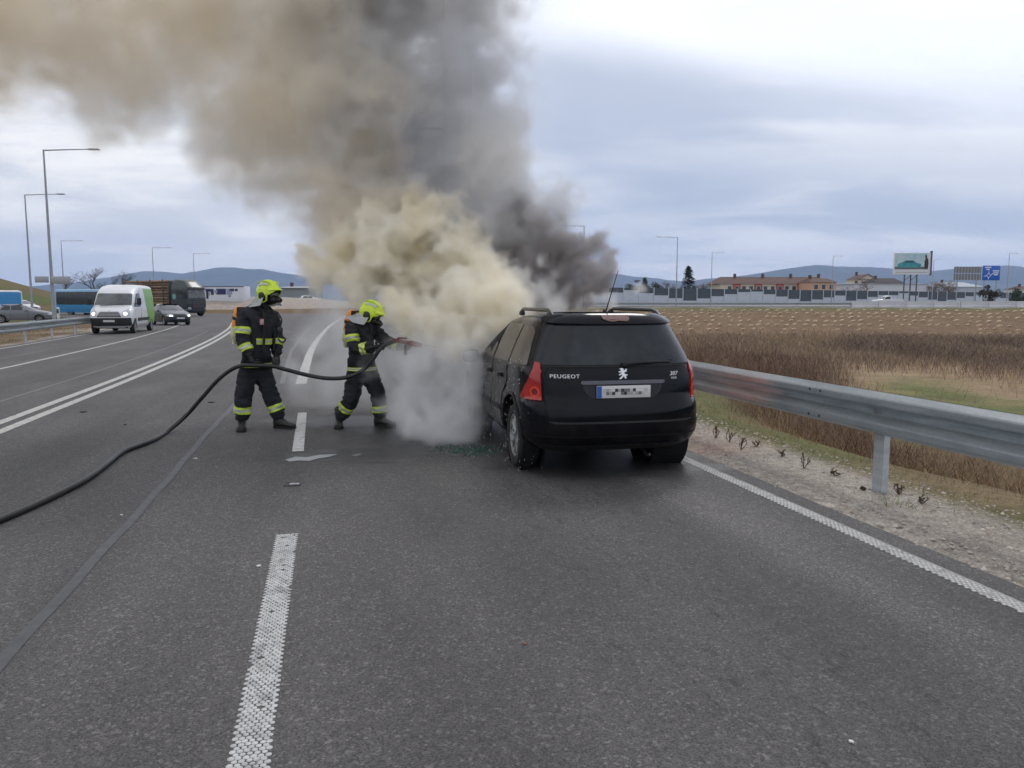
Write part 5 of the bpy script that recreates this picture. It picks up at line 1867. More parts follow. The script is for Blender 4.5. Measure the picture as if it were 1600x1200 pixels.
# pickup on the far embankment road
def make_pickup():
    e = empty('pickup_truck', (0, 0, 0), 0, 'white pickup driving along the noise barrier above the far embankment', 'pickup')
    K = [(.35, -1.0, 3.9, .85), (.5, -1.1, 4.0, .88), (.85, -1.1, 4.0, .9), (1.0, -1.1, 3.8, .9), (1.08, 1.0, 2.9, .88), (1.3, 1.05, 2.6, .82), (1.62, 1.15, 2.1, .74), (1.70, 1.3, 1.9, .6)]
    h = Hull(K, 6, 3, .3, .8, .02)
    h.build('body', M_VWHITE, e, zseq(K, .08), ((0, .36, .42, .55, 1.1), (3.0, .36, .42, .55, 1.1)), 45)
    h.patch('windscreen', 'front', mir([(.70, 1.14), (.62, 1.56)]), M_WSCR, e, .01, .02, .2, .04)
    for side in ('left', 'right'):
        h.patch('side_window', side, [(1.25, 1.12), (2.55, 1.10), (2.15, 1.56), (1.25, 1.58)], M_SGLASS, e, .01, .02, .2, .04)
    box_obj('tarpaulin', (0, -.1, 1.12), (1.6, 1.8, .12), pmat('tarp_white', (.6, .6, .6), .7), e, .04)
    for (x, y) in ((-.78, 0), (.78, 0), (-.78, 3.0), (.78, 3.0)):
        make_wheel(e, (x, y, .35), .35, .22, -1 if x < 0 else 1, simple=True, spokes=6)
    return e


pk = make_pickup(); pk.location = ground_pt(1396, 134) + Vector((0, 0, .80)); pk.rotation_euler = (0, 0, R(88))

# ---------------------------------------------------------------- street lamps
M_POLE = pmat('lamp_pole_zinc', (.34, .36, .39), .5, .3, var=(.28, .30, .33), vscale=2)


def make_lamp(h=12.0, arm=3.0):
    e = empty('street_lamp')
    tube_obj('pole', [(0, 0, -.5), (0, 0, 1.2), (0, 0, h)], [.13, .12, .055], M_POLE, e, 10)
    box_obj('base_flange', (0, 0, .03), (.42, .42, .06), M_POLE, e, .01)
    tube_obj('arm', [(0, 0, h - .04), (arm * .5, 0, h + .03), (arm, 0, h + .08)], [.045, .04, .03], M_POLE, e, 8)
    box_obj('lamp_head', (arm + .28, 0, h + .08), (.72, .28, .09), pmat('lamp_head_grey', (.20, .21, .23), .5), e, .03)
    return e


lamp0 = make_lamp()
LAMPS = [  # px, top y, distance, arm side, yaw, label
    (87, 234, 57, 1, 5, 'tallest street lamp, its arm reaching out over the white van'),
    (54, 304, 74, 1, 5, 'second tallest street lamp, standing over the grey saloon'),
    (105, 376, 125, 1, 25, 'distant street lamp between the green hill and the bare trees'),
    (245, 387, 142, 1, 20, 'slim street lamp rising behind the logs of the timber lorry'),
    (308, 396, 168, 1, 20, 'slim street lamp rising above the cab of the timber lorry'),
    (695, 200, 50, -1, 10, 'street lamp half swallowed by the dark smoke column'),
    (495, 402, 170, 1, 15, 'distant street lamp just beyond the edge of the pale smoke'),
    (911, 353, 110, -1, 0, 'street lamp with its arm showing above the dark smoke over the car'),
    (1055, 371, 130, -1, 0, 'street lamp beside the spruce behind the noise barrier'),
    (1109, 394, 168, 1, 30, 'street lamp between the spruce and the long red roofed building'),
    (1296, 400, 190, 1, 30, 'street lamp in front of the mountain above the long building'),
    (1452, 406, 205, 1, 30, 'street lamp just behind the advertising billboard'),
    (1568, 396, 170, 1, 30, 'street lamp past the blue direction sign'),
]
for i, (px, ty, Y, sd_, yw, lab) in enumerate(LAMPS):
    o = lamp0 if i == 0 else copy_tree(lamp0)
    tag(o, lab, 'street lamp', 'street lamps round the junction')
    top = atY(px, ty, Y).z
    zb = height((px - 800) / CAM_F * Y, Y)
    o.location = ((px - 800) / CAM_F * Y, Y, zb)
    s_ = (top - zb) / 12.0
    o.scale = (s_, s_, s_)
    o.rotation_euler = (0, 0, R(yw) if sd_ > 0 else R(180 - yw))

# sign plates on the tallest lamp and the small marker post
sg = empty('road_sign', ground_pt(96, 57), 0, 'grey backs of two direction boards fixed to the tallest street lamp', 'road sign')
box_obj('board', (.35, -.2, 3.15), (1.45, .05, .55), pmat('sign_back', (.34, .36, .38), .5, .4), sg, .01)
box_obj('board', (-1.0, -.26, 3.2), (1.0, .05, .45), pmat('sign_back', (0, 0, 0)), sg, .01)
box_obj('bracket', (-.2, -.12, 3.1), (.12, .12, .3), M_ZINC, sg)
dp = empty('marker_post', at(93, 520) , 0, 'white marker post with dark reflector on top of the opposite guard rail', 'marker post')
box_obj('post_body', (0, 0, .95), (.12, .06, .75), pmat('post_white', (.7, .7, .7), .5), dp, .01)
box_obj('reflector', (0, -.035, 1.12), (.10, .02, .22), pmat('post_dark', (.03, .04, .06), .4), dp)

# ---------------------------------------------------------------- noise barrier
M_NBL = pmat('barrier_pale_panel', (.44, .48, .55), .8, var=(.40, .44, .50), vscale=.4, dirt=((.30, .31, .33), .4), dscale=.5)
M_NBD = pmat('barrier_dark_panel', (.045, .058, .072), .7, var=(.06, .075, .09), vscale=.5)
M_NBP = pmat('barrier_post', (.42, .45, .50), .6)
nb = empty('noise_barrier', (10, 160, 0), 0, 'long stepped noise barrier of pale and dark panels on the far embankment', 'noise barrier')
A_, B_ = Vector((6.0, 157.0, 0)), Vector((215.0, 262.0, 0))
dr_ = (B_ - A_).normalized()
n_ = Vector((dr_.y, -dr_.x, 0))
nbays = int((B_ - A_).length / 4.0)
ry = math.atan2(dr_.y, dr_.x)
wave = [1.0, .85, .62, .42, .42, .20, .44, .62, .86, 1.06, .86, .66, .46, .26, .20, .44, .64, .86, 1.08, .9, .7, .5]
Zb, Hh = .35, 4.15
post_me = None
for k in range(nbays + 1):
    p = A_ + dr_ * (k * 4.0)
    hk = Hh - .012 * k
    px_k = 800 + CAM_F * p.x / p.y
    if post_me is None:
        po = box_obj('barrier_post', (0, 0, 0), (.22, .26, 1.0), M_NBP, nb)
        post_me = po.data
    else:
        po = bpy.data.objects.new('barrier_post', post_me); COL.objects.link(po); po.parent = nb
    po.location = p + Vector((0, 0, Zb + (hk + .12) / 2)); po.scale = (1, 1, hk + .12); po.rotation_euler = (0, 0, ry)
    if k == nbays:
        break
    d = wave[k % len(wave)] * 2.55
    c = p + dr_ * 2.0
    lo = box_obj('pale_panel', (0, 0, 0), (3.76, .12, hk - d), M_NBL, nb)
    lo.location = c + Vector((0, 0, Zb + (hk - d) / 2)); lo.rotation_euler = (0, 0, ry)
    up = box_obj('dark_panel', (0, 0, 0), (3.76, .16, d - .01), M_NBD, nb)
    up.location = c + Vector((0, 0, Zb + hk - d / 2)); up.rotation_euler = (0, 0, ry)
    for j in (1, 2):
        rib = box_obj('panel_rib', (0, -.09, d * (j / 3 - .5)), (3.7, .03, .05), M_NBD, up)
for ch in kids(nb):
    ch.location = ch.location - nb.location
# road on top of the embankment and its barriers
T0, T1 = Vector((TOPLINE[0][0], TOPLINE[0][1], 0)), Vector((TOPLINE[1][0], TOPLINE[1][1], 0))
td = (T1 - T0).normalized(); tn = Vector((-td.y, td.x, 0))
vs_ = []; fs_ = []
for i, s_ in enumerate(np.linspace(-60, 260, 12)):
    for j in (4.0, 26.0):
        vs_.append(T0 + td * s_ + tn * j + Vector((0, 0, .68)))
    if i:
        k = 2 * i
        fs_.append((k - 2, k, k + 1, k - 1))
py_obj('far_road', vs_, fs_, M_ASPH, kind='structure')
fr = empty('guard_rail', T0, 0, 'thin guard rail along the crest of the far embankment', 'guard rail')
path = [T0 + td * s_ + tn * 2.6 for s_ in np.linspace(-40, 40, 3)]
rail_run(fr, path, .62 + .62, 1, 8.0, bolts=False, thick=.01)
s_ = -40
while s_ < 40:
    q = T0 + td * s_ + tn * 2.6
    b_ = box_obj('rail_post', q + Vector((0, .06, .62 + .32)), (.10, .08, .72), M_ZINC, fr)
    s_ += 4
for ch in kids(fr):
    ch.location = -Vector(fr.location)
cb = empty('concrete_barrier', T0, 0, 'pale concrete road barrier on the crest of the embankment below the billboard', 'barrier')
sec = [(-.30, 0), (-.30, .12), (-.16, .35), (-.09, .95), (.09, .95), (.16, .35), (.30, .12), (.30, 0)]
cbm = bpy.data.meshes.new('barrier_block')
L_ = 3.92
vv = [(sx * L_ / 2, y, z) for sx in (-1, 1) for y, z in sec]
cbm.from_pydata(vv, [], [(i, (i + 1) % 8, (i + 1) % 8 + 8, i + 8) for i in range(8)] + [tuple(range(8))[::-1], tuple(range(8, 16))])
cbm.materials.append(pmat('barrier_concrete', (.50, .51, .53), .85, var=(.42, .43, .45), vscale=.7, dirt=((.28, .27, .26), .4), dscale=1.0))
s0 = 34
for k in range(30):
    o = bpy.data.objects.new('barrier_block', cbm); COL.objects.link(o); o.parent = cb
    p = td * (s0 + 4 * k) + tn * 2.4
    o.location = (p.x, p.y, .64); o.rotation_euler = (0, 0, math.atan2(td.y, td.x))

# ---------------------------------------------------------------- buildings
M_ROOF = pmat('roof_tiles_brown', (.085, .048, .038), .9, var=(.12, .07, .055), vscale=.6)
M_WRED = pmat('render_red', (.34, .075, .06), .9)
M_WPALE = pmat('render_cream', (.50, .45, .36), .9)
M_WPEACH = pmat('render_peach', (.48, .30, .20), .9)
M_WWHT = pmat('render_white', (.55, .55, .54), .9)
M_WIN = pmat('window_glass', (.04, .05, .06), .15)
M_FRAME = pmat('window_frame', (.55, .55, .53), .6)


def house(name, label, px0, px1, Y, eave_y, ridge_y, depth, wall, roofm, yaw=0.0, wins=3, cat='house', bands=None, hip=0.25, gable=False):
    c = ground_pt((px0 + px1) / 2, Y)
    W = (px1 - px0) / CAM_F * Y
    ze = atY(800, eave_y, Y).z; zr = atY(800, ridge_y, Y).z
    zb = height(c.x, c.y)
    e = empty(name, (c.x, c.y, zb), R(yaw), label, cat)
    H = ze - zb
    box_obj('wall', (0, depth / 2, H / 2), (W * .94, depth, H), wall, e)
    ov = .5
    hw, d0, d1 = W / 2, -ov, depth + ov
    if gable:   # ridge runs away from the viewer
        vs = [(-hw, d0, H), (hw, d0, H), (0, d0, zr - zb), (-hw, d1, H), (hw, d1, H), (0, d1, zr - zb)]
        fs = [(0, 2, 5, 3), (1, 4, 5, 2), (0, 3, 4, 1), (3, 5, 4)]
        py_obj('gable', [(-hw * .92, -.02, H), (hw * .92, -.02, H), (0, -.02, zr - zb - .15)], [(0, 1, 2)], wall, e)
    else:
        rw_ = hw * (1 - hip)
        vs = [(-hw, d0, H), (hw, d0, H), (hw, d1, H), (-hw, d1, H), (-rw_, depth / 2, zr - zb), (rw_, depth / 2, zr - zb)]
        fs = [(0, 1, 5, 4), (1, 2, 5), (2, 3, 4, 5), (3, 0, 4), (0, 3, 2, 1)]
    rf = py_obj('roof', vs, fs, roofm, e)
    bm = bmesh.new(); bm.from_mesh(rf.data)
    bmesh.ops.solidify(bm, geom=bm.faces[:], thickness=.12); bmesh.ops.recalc_face_normals(bm, faces=bm.faces)
    bm.to_mesh(rf.data); bm.free()
    for k in range(max(1, wins // 3)):
        x = -hw * .6 + k * W * 1.2 / max(1, wins // 3) * .8
        box_obj('chimney', (x, depth * .45, zr - zb + .2), (.7, .7, 1.4), M_ROOF, rf)
    for k in range(wins):
        x = -W * .42 + (k + .5) * W * .84 / wins
        if bands and k % 3 == 1:
            box_obj('wall_bay', (x, -.12, H / 2), (W * .84 / wins * 1.05, .24, H - .02), bands, e)
        fr_ = box_obj('window', (x, -.26 if bands and k % 3 == 1 else -.04, H - 1.35), (1.3, .1, 1.5), M_FRAME, e)
        box_obj('pane', (x, -.33 if bands and k % 3 == 1 else -.10, H - 1.35), (1.1, .06, 1.3), M_WIN, fr_)
    return e


house('apartment_row', 'long low building with brown hipped roof and red bays behind the noise barrier', 1117, 1302, 235, 443.5, 431.5, 14, M_WPALE, M_ROOF, 0, 14, 'building', M_WRED, .16)
house('house', 'peach coloured low house at the end of the long red roofed building', 1262, 1304, 225, 441, 434, 10, M_WPEACH, M_ROOF, 0, 3)
house('house', 'cream house with a steep brown gable roof beside the billboard', 1335, 1367, 290, 437, 428, 10, M_WPALE, M_ROOF, 0, 2, gable=True)
house('house', 'low house with dark hipped roof directly under the billboard', 1363, 1408, 270, 442, 434, 10, M_WWHT, pmat('roof_dark', (.05, .045, .045), .9), 0, 3)
house('warehouse', 'low white warehouse wall behind the noise barrier below the billboard', 1328, 1446, 262, 443.5, 441.5, 20, pmat('cladding_white', (.52, .54, .58), .7), pmat('roof_grey', (.3, .31, .33), .8), 0, 0, 'warehouse', hip=.02)
house('storage_hall', 'pale rounded hall roof in front of the grey sign grid', 1478, 1532, 290, 448, 440, 22, pmat('cladding_grey', (.36, .40, .44), .7), pmat('hall_roof', (.34, .38, .42), .7), 0, 0, 'hall')
house('house', 'tiny pale house on the plain at the far end of the noise barrier', 1588, 1640, 300, 452, 447, 10, M_WWHT, M_ROOF, 0, 2)
# white box trailer with blurred lettering, grey wall at the roundabout
tb = empty('box_trailer', ground_pt(355, 120), R(-4), 'white box trailer with dark blue blurred lettering parked beyond the timber lorry', 'trailer')
box_obj('box_body', (0, 0, 2.35), (7.0, 2.4, 3.0), pmat('trailer_white', (.60, .62, .66), .6, dirt=((.4, .4, .42), .4), dscale=.6), tb, .05)
box_obj('top_rail', (0, -1.22, 3.82), (7.04, .08, .10), M_NBD, tb)
blue = pmat('lettering_blue', (.02, .025, .10), .6); blueg = pmat('lettering_grey_blue', (.28, .30, .42), .6)
for (x, z, w, h_, m_) in ((-2.1, 3.25, .9, .45, blue), (-1.5, 3.0, .45, .9, blue), (-.1, 3.05, 1.5, .9, blue), (1.2, 3.05, .9, .9, blueg), (1.6, 3.3, .7, .4, blue), (-2.1, 2.7, .45, .5, blueg), (-.9, 3.05, .5, .45, blueg), (1.2, 2.4, .45, .4, blueg), (2.3, 3.3, .45, .35, blue)):
    box_obj('blurred_letter', (x, -1.215, z), (w, .03, h_), m_, tb)
for x in (-2.4, -1.3, 2.2):
    make_wheel(tb, (x, -1.0, .48), .48, .3, 1, simple=True, spokes=8).rotation_euler = (0, 0, R(-90))
box_obj('trailer_frame', (0, 0, .75), (6.6, 1.0, .25), M_DARKPL, tb)
house('warehouse', 'low grey hall behind the upright firefighter, at the edge of the smoke', 438, 486, 190, 450, 446.5, 14, pmat('hall_grey', (.22, .25, .27), .8), pmat('roof_grey', (0, 0, 0)), 0, 0, 'warehouse', hip=.02)

# gravel island of the roundabout
bm = bmesh.new()
nR, nA = 10, 60
c0 = Vector((-45, 128, 0)); rx, ry_ = 27, 15
vs_ = []; fs_ = []
for i in range(nR + 1):
    q = i / nR
    for k in range(nA):
        a = 2 * math.pi * k / nA
        z = 2.3 * (1 - q ** 2.6) + .12 * mnoise.noise(Vector((q * 9, a * 4, 2))) * (1 - q) - .02
        vs_.append((c0.x + rx * q * math.cos(a), c0.y + ry_ * q * math.sin(a), z))
for i in range(nR):
    for k in range(nA):
        k2 = (k + 1) % nA
        fs_.append((i * nA + k, i * nA + k2, (i + 1) * nA + k2, (i + 1) * nA + k))
bm.free()
isl = py_obj('gravel_island', vs_, fs_, pmat('gravel_pale', (.36, .31, .26), .95, var=(.26, .22, .19), vscale=1.5, bump=.8, bscale=6), None, 180, 'structure')

# ---------------------------------------------------------------- billboard and signs
YB = 150
bbx = ground_pt(1418, YB)
bb = empty('billboard', (bbx.x, bbx.y, .6), 0, 'advertising billboard with a teal car and a man in a dark coat above the houses', 'billboard')
zt, zl = atY(800, 395, YB).z - .6, atY(800, 429, YB).z - .6
Wb = 57 / CAM_F * YB
Hb = zt - zl
zc = (zt + zl) / 2
fr_ = box_obj('panel', (0, 0, zc), (Wb, .25, Hb), pmat('billboard_white', (.66, .68, .70), .5), bb, .02)
box_obj('sky_print', (-.02 * Wb, -.135, zc + Hb * .10), (Wb * .90, .012, Hb * .74), pmat('poster_sky', (.30, .50, .58), .5, var=(.52, .60, .60), vscale=.7), fr_)
box_obj('ground_print', (-.02 * Wb, -.145, zc - Hb * .20), (Wb * .90, .012, Hb * .12), pmat('poster_ground', (.12, .13, .13), .5), fr_)


def flat_shape(name, pts, y, mat, parent, t=.012):
    bm = bmesh.new()
    f = bm.faces.new([bm.verts.new((x, y, z)) for x, z in pts])
    r = bmesh.ops.extrude_face_region(bm, geom=[f])
    bmesh.ops.translate(bm, verts=[g for g in r['geom'] if isinstance(g, bmesh.types.BMVert)], vec=(0, -t, 0))
    bmesh.ops.recalc_face_normals(bm, faces=bm.faces)
    return bm_obj(name, bm, mat, parent)


car_ = [(-.42, -.10), (-.40, .02), (-.30, .07), (-.18, .17), (.02, .17), (.12, .06), (.24, .02), (.26, -.08), (.20, -.15), (-.34, -.15)]
flat_shape('printed_car', [(x * Wb * .95, zc + z * Hb - .02 * Hb) for x, z in car_], -.155, pmat('poster_teal', (.02, .20, .23), .4, var=(.05, .32, .36), vscale=1.2), fr_)
flat_shape('printed_car_glass', [(x * Wb * .95, zc + z * Hb - .02 * Hb) for x, z in [(-.26, .07), (-.16, .15), (.0, .15), (.08, .07)]], -.17, pmat('poster_glass', (.02, .06, .08), .3), fr_)
man_ = [(.33, -.22), (.33, .12), (.35, .22), (.345, .30), (.33, .34), (.36, .42), (.385, .36), (.39, .26), (.43, .20), (.44, .0), (.43, -.22)]
flat_shape('printed_man', [(x * Wb, zc + z * Hb) for x, z in man_], -.155, pmat('poster_dark', (.03, .028, .03), .6), fr_)
flat_shape('printed_strip', [(x * Wb, zc + z * Hb) for x, z in [(-.44, -.38), (.42, -.38), (.42, -.41), (-.44, -.41)]], -.135, pmat('poster_grey_text', (.35, .36, .38), .6), fr_)
box_obj('side_frame', (Wb / 2 + .10, 0, zc + .1), (.22, .5, Hb + .5), pmat('billboard_frame', (.07, .075, .08), .6), bb)
for x in (-1.2, 0.0, 1.2):
    box_obj('leg', (x, .2, zl / 2), (.18, .18, zl), pmat('billboard_frame', (0, 0, 0)), bb)
tube_obj('brace', [(-1.2, .2, zl - 1.2), (0, .2, zl - .1)], .06, pmat('billboard_frame', (0, 0, 0)), bb, 6)
tube_obj('brace', [(0, .2, zl - 1.2), (1.2, .2, zl - .1)], .06, pmat('billboard_frame', (0, 0, 0)), bb, 6)

YS = 140
def plate_sign(px0, px1, y0, y1):
    c = ground_pt((px0 + px1) / 2, YS)
    return c, (px1 - px0) / CAM_F * YS, atY(800, y0, YS).z, atY(800, y1, YS).z


c, w_, z1, z0 = plate_sign(1528, 1555, 415, 438)
ds = empty('direction_sign', (c.x, c.y, .6), 0, 'blue direction sign with white roundabout arrows beyond the concrete barrier', 'direction sign')
bd = box_obj('board', (0, 0, (z0 + z1) / 2 - .6), (w_, .08, z1 - z0), pmat('sign_blue', (.015, .12, .50), .45), ds, .01)
wh_ = pmat('sign_white', (.75, .77, .8), .5)
zc = (z0 + z1) / 2 - .6
hh_ = z1 - z0
bm = bmesh.new()
ring = [Vector((-.15 * w_ + .10 * w_ * math.cos(a), -.055, zc - .18 * hh_ + .10 * w_ * math.sin(a))) for a in np.linspace(0, 2 * math.pi, 17)]
tube(bm, ring, .05, 5)
bm_obj('roundabout_ring', bm, wh_, bd)
for (a_, b_) in (((-.15, -.30), (-.15, -.45)), ((-.05, -.16), (.12, -.02)), ((-.15, -.06), (-.15, .12)), ((-.25, -.18), (-.42, -.24))):
    tube_obj('arrow', [(a_[0] * w_, -.055, zc + a_[1] * hh_), (b_[0] * w_, -.055, zc + b_[1] * hh_)], .06, wh_, bd, 5)
for (x, z, l) in ((-.2, .38, .35), (-.2, .24, .2), (.26, .14, .36), (.26, .0, .3), (.26, -.12, .22)):
    box_obj('text_line', (x * w_, -.048, zc + z * hh_), (l * w_, .02, .07 * hh_), wh_, bd)
for x in (-.35, .35):
    box_obj('post', (x * w_, .12, z0 / 2 - .2), (.12, .12, z0), M_POLE, ds)
c, w_, z1, z0 = plate_sign(1484, 1526, 416, 438)
gs = empty('sign_grid', (c.x, c.y, .6), 0, 'back of a large grey ribbed sign next to the blue direction sign', 'sign')
for j in range(2):
    zz0 = z0 - .6 + (z1 - z0) * (.5 * j) + .05; hh2 = (z1 - z0) * .5 - .12
    b_ = box_obj('board', (0, 0, zz0 + hh2 / 2), (w_, .06, hh2), pmat('ribbed_sign', (.20, .21, .22), .7), gs)
    for k in range(9):
        box_obj('rib', (-w_ / 2 + (k + .5) * w_ / 9, -.06, zz0 + hh2 / 2), (.08, .06, hh2), pmat('rib_pale', (.40, .41, .42), .6), b_)
for x in (-.35, .35):
    box_obj('post', (x * w_, .12, z0 / 2 - .2), (.14, .14, z0), M_POLE, gs)

# ---------------------------------------------------------------- trees
M_BARK = pmat('tree_bark', (.10, .085, .07), .95, var=(.15, .13, .11), vscale=4)
M_TWIG = pmat('twigs', (.085, .065, .055), .95)
M_NEED = pmat('spruce_needles', (.022, .040, .022), .9, var=(.040, .062, .030), vscale=1.5)
M_DGRN = pmat('dark_evergreen', (.030, .045, .022), .9, var=(.055, .070, .030), vscale=1.2)


def bare_tree(name, label, px, Y, top_y, seed, wide=1.0, group=None, mat=M_TWIG):
    rg = random.Random(seed)
    c = ground_pt(px, Y); zb = height(c.x, c.y)
    H = atY(px, top_y, Y).z - zb
    e = empty(name, (c.x, c.y, zb), 0, label, 'tree', group)
    bt = bmesh.new(); bc = bmesh.new()

    def grow(p, d, L, r, lev, bm_):
        n = 3
        pts = [p]
        dd = d
        for k in range(n):
            dd = (dd + Vector((rg.gauss(0, .16), rg.gauss(0, .16), rg.gauss(.03, .08)))).normalized()
            pts.append(pts[-1] + dd * L / n)
        tube(bm_, pts, [r * (1 - .5 * k / n) for k in range(n + 1)], 5 if lev < 2 else 3, cap=False)
        if lev >= 5:
            return
        for _ in range(3 if lev < 2 else 4):
            q = pts[-1] if rg.random() < .6 else pts[rg.choice([1, 2])]
            a = rg.uniform(0, 2 * math.pi)
            sp_ = rg.uniform(.45, .95) * wide
            nd = (dd + Vector((math.cos(a) * sp_, math.sin(a) * sp_, rg.uniform(-.1, .35)))).normalized()
            grow(q, nd, L * rg.uniform(.58, .80), max(.012 * H / 8, r * .52), lev + 1, bc)
    grow(Vector((0, 0, -.3)), Vector((0, 0, 1)), H * .30, H * .030, 0, bt)
    bm_obj('trunk', bt, M_BARK, e, 60)
    cr = bm_obj('crown', bc, mat, e)
    zmax = max(v.co.z for v in cr.data.vertices)
    e.scale = (1 * H / zmax * wide, H / zmax * wide, H / zmax)
    return e


def conifer(name, label, px, Y, top_y, rad, seed, mat=M_NEED, group=None, zb=None):
    rg = random.Random(seed)
    c = ground_pt(px, Y); zb = height(c.x, c.y) if zb is None else zb
    H = atY(px, top_y, Y).z - zb
    e = empty(name, (c.x, c.y, zb), 0, label, 'tree', group)
    tube_obj('trunk', [(0, 0, -.3), (0, 0, H * .95)], [.03 * H, .005 * H], M_BARK, e, 7)
    vs, fs = [], []
    nb_ = 900
    for k in range(nb_):
        t_ = rg.random() ** .75
        z = H * (.06 + .94 * t_)
        r0 = rad * (1 - t_) ** .85 * (1 + .22 * math.sin(z * 5.0 / max(1, H) * 6)) + .04 * H * .2
        a = rg.uniform(0, 2 * math.pi)
        rr = r0 * rg.uniform(.35, 1.08)
        p = Vector((math.cos(a) * rr, math.sin(a) * rr, z - rr * .22))
        l = rg.uniform(.10, .20) * rad
        d = Vector((math.cos(a + rg.gauss(0, .5)), math.sin(a + rg.gauss(0, .5)), rg.uniform(-.5, .2)))
        s_ = Vector((-math.sin(a), math.cos(a), rg.uniform(-.4, .4))) * l * .5
        i = len(vs)
        vs += [p - s_, p + s_, p + d * l * 1.6, p + Vector((0, 0, l * .5))]
        fs += [(i, i + 1, i + 2), (i, i + 1, i + 3)]
    py_obj('crown', vs, fs, mat, e)
    return e


def leafy(name, label, px, Y, top_y, rad, seed, mat, group=None, cat='tree', flat=1.0):
    rg = random.Random(seed)
    c = ground_pt(px, Y); zb = height(c.x, c.y)
    H = atY(px, top_y, Y).z - zb
    e = empty(name, (c.x, c.y, zb), 0, label, cat, group)
    tube_obj('trunk', [(0, 0, -.3), (.1, 0, H * .6)], [.04 * H, .015 * H], M_BARK, e, 7)
    vs, fs = [], []
    cl = [(Vector((rg.gauss(0, .42) * rad, rg.gauss(0, .42) * rad, H * (.5 + .28 * rg.gauss(0, .6)))), rg.uniform(.3, .55) * rad) for _ in range(12)]
    for k in range(1400):
        cc, r_ = rg.choice(cl)
        v = Vector((rg.gauss(0, 1), rg.gauss(0, 1), rg.gauss(0, 1))).normalized() * r_ * rg.uniform(.6, 1.05)
        p = cc + v
        p.z = min(max(.05, p.z), H)
        l = rg.uniform(.05, .11) * rad + .05
        a = Vector((rg.gauss(0, 1), rg.gauss(0, 1), rg.gauss(0, 1))).normalized() * l
        b = Vector((rg.gauss(0, 1), rg.gauss(0, 1), rg.gauss(0, 1))).normalized() * l
        i = len(vs)
        vs += [p - a, p + a, p + b]
        fs.append((i, i + 1, i + 2))
    py_obj('crown', vs, fs, mat, e)
    return e


bare_tree('bare_tree', 'large bare tree with a round crown on the rise behind the coach', 165, 190, 417, 5, 1.15)
bare_tree('bare_tree', 'second bare tree close beside the large round one', 180, 195, 419, 8, 1.0)
bare_tree('bare_tree', 'small bare tree at the foot of the green hill', 105, 195, 429, 9, 1.2)
conifer('spruce_tree', 'lone tall dark spruce standing behind the noise barrier', 1073, 195, 416, 2.9, 2)
conifer('spruce_tree', 'small pointed spruce on the horizon left of the lone tall one', 1006, 260, 434, 2.6, 12)
for i, (px, ty, rd) in enumerate(((988, 439, 2.6), (996, 438, 2.4), (1016, 438, 2.6), (1022, 436, 3.0), (1030, 440, 2.2))):
    leafy('evergreen_tree', ('first dark evergreen of the low row, next to the smoke', 'second dark evergreen of the low row, left of the pointed spruce', 'dark evergreen of the low row just right of the pointed spruce', 'roundest and tallest dark evergreen of the low row', 'last dark evergreen of the low row, towards the bare tree')[i], px, 262 + i * 3, ty, rd, 30 + i, M_DGRN, 'dark evergreens behind the noise barrier')
for i, (px, ty, lb) in enumerate(((1042, 439, 'between the low evergreens and the lone spruce'), (1090, 440, 'just beyond the lone spruce'), (1100, 441, 'at the foot of the second barrier lamp'), (1345, 437, 'in front of the cream gabled house'),
                                  (1452, 438, 'right beside the billboard legs'), (1463, 436, 'between the billboard and the grey sign grid'), (1475, 437, 'nearest to the grey sign grid'))):
    bare_tree('bare_tree', 'small bare tree above the noise barrier ' + lb, px, 250, ty, 50 + i, 1.3, 'small bare trees above the noise barrier', pmat('twigs_reddish', (.13, .09, .075), .95))
leafy('evergreen_bush', 'round dark bush below the blue direction sign', 1540, 138, 440, 1.5, 77, pmat('dark_bush', (.045, .038, .026), .9, var=(.07, .06, .035), vscale=1.5), cat='bush')
leafy('evergreen_bush', 'small evergreen at the foot of the last street lamp', 1584, 160, 448, 1.6, 78, M_NEED, cat='bush')

# ---------------------------------------------------------------- mountains
def ridge(name, pts, Y, seed, thick, mat, amp):
    """a mountain range standing at distance Y, crest given by photo pixels"""
    xs = np.arange(pts[0][0], pts[-1][0] + 1, 4.0)
    ys = np.interp(xs, [p[0] for p in pts], [p[1] for p in pts])
    vs, fs = [], []
    n = 14
    for i, (x, y) in enumerate(zip(xs, ys)):
        y = y + amp * mnoise.noise(Vector((x * .02, seed, 0))) + amp * .5 * mnoise.noise(Vector((x * .07, seed, 3)))
        top = atY(x, y, Y)
        for k in range(n):
            q = k / (n - 1)          # 0 foot (near), .6 crest, 1 back
            if q <= .65:
                s_ = q / .65
                zz = top.z * (s_ ** 1.25)
                YY = Y - thick * (1 - s_)
            else:
                s_ = (q - .65) / .35
                zz = top.z * (1 - s_ ** 1.2)
                YY = Y + thick * .7 * s_
            zz += top.z * .10 * mnoise.noise(Vector((x * .03, q * 5, seed + 7))) * math.sin(math.pi * min(1, q / .65)) 
            X = (x - 800) / CAM_F * Y
            vs.append((X, YY, zz - 3))
        if i:
            a = (i - 1) * n
            for k in range(n - 1):
                fs.append((a + k, a + n + k, a + n + k + 1, a + k + 1))
    return py_obj(name, vs, fs, mat, None, 180, 'structure')


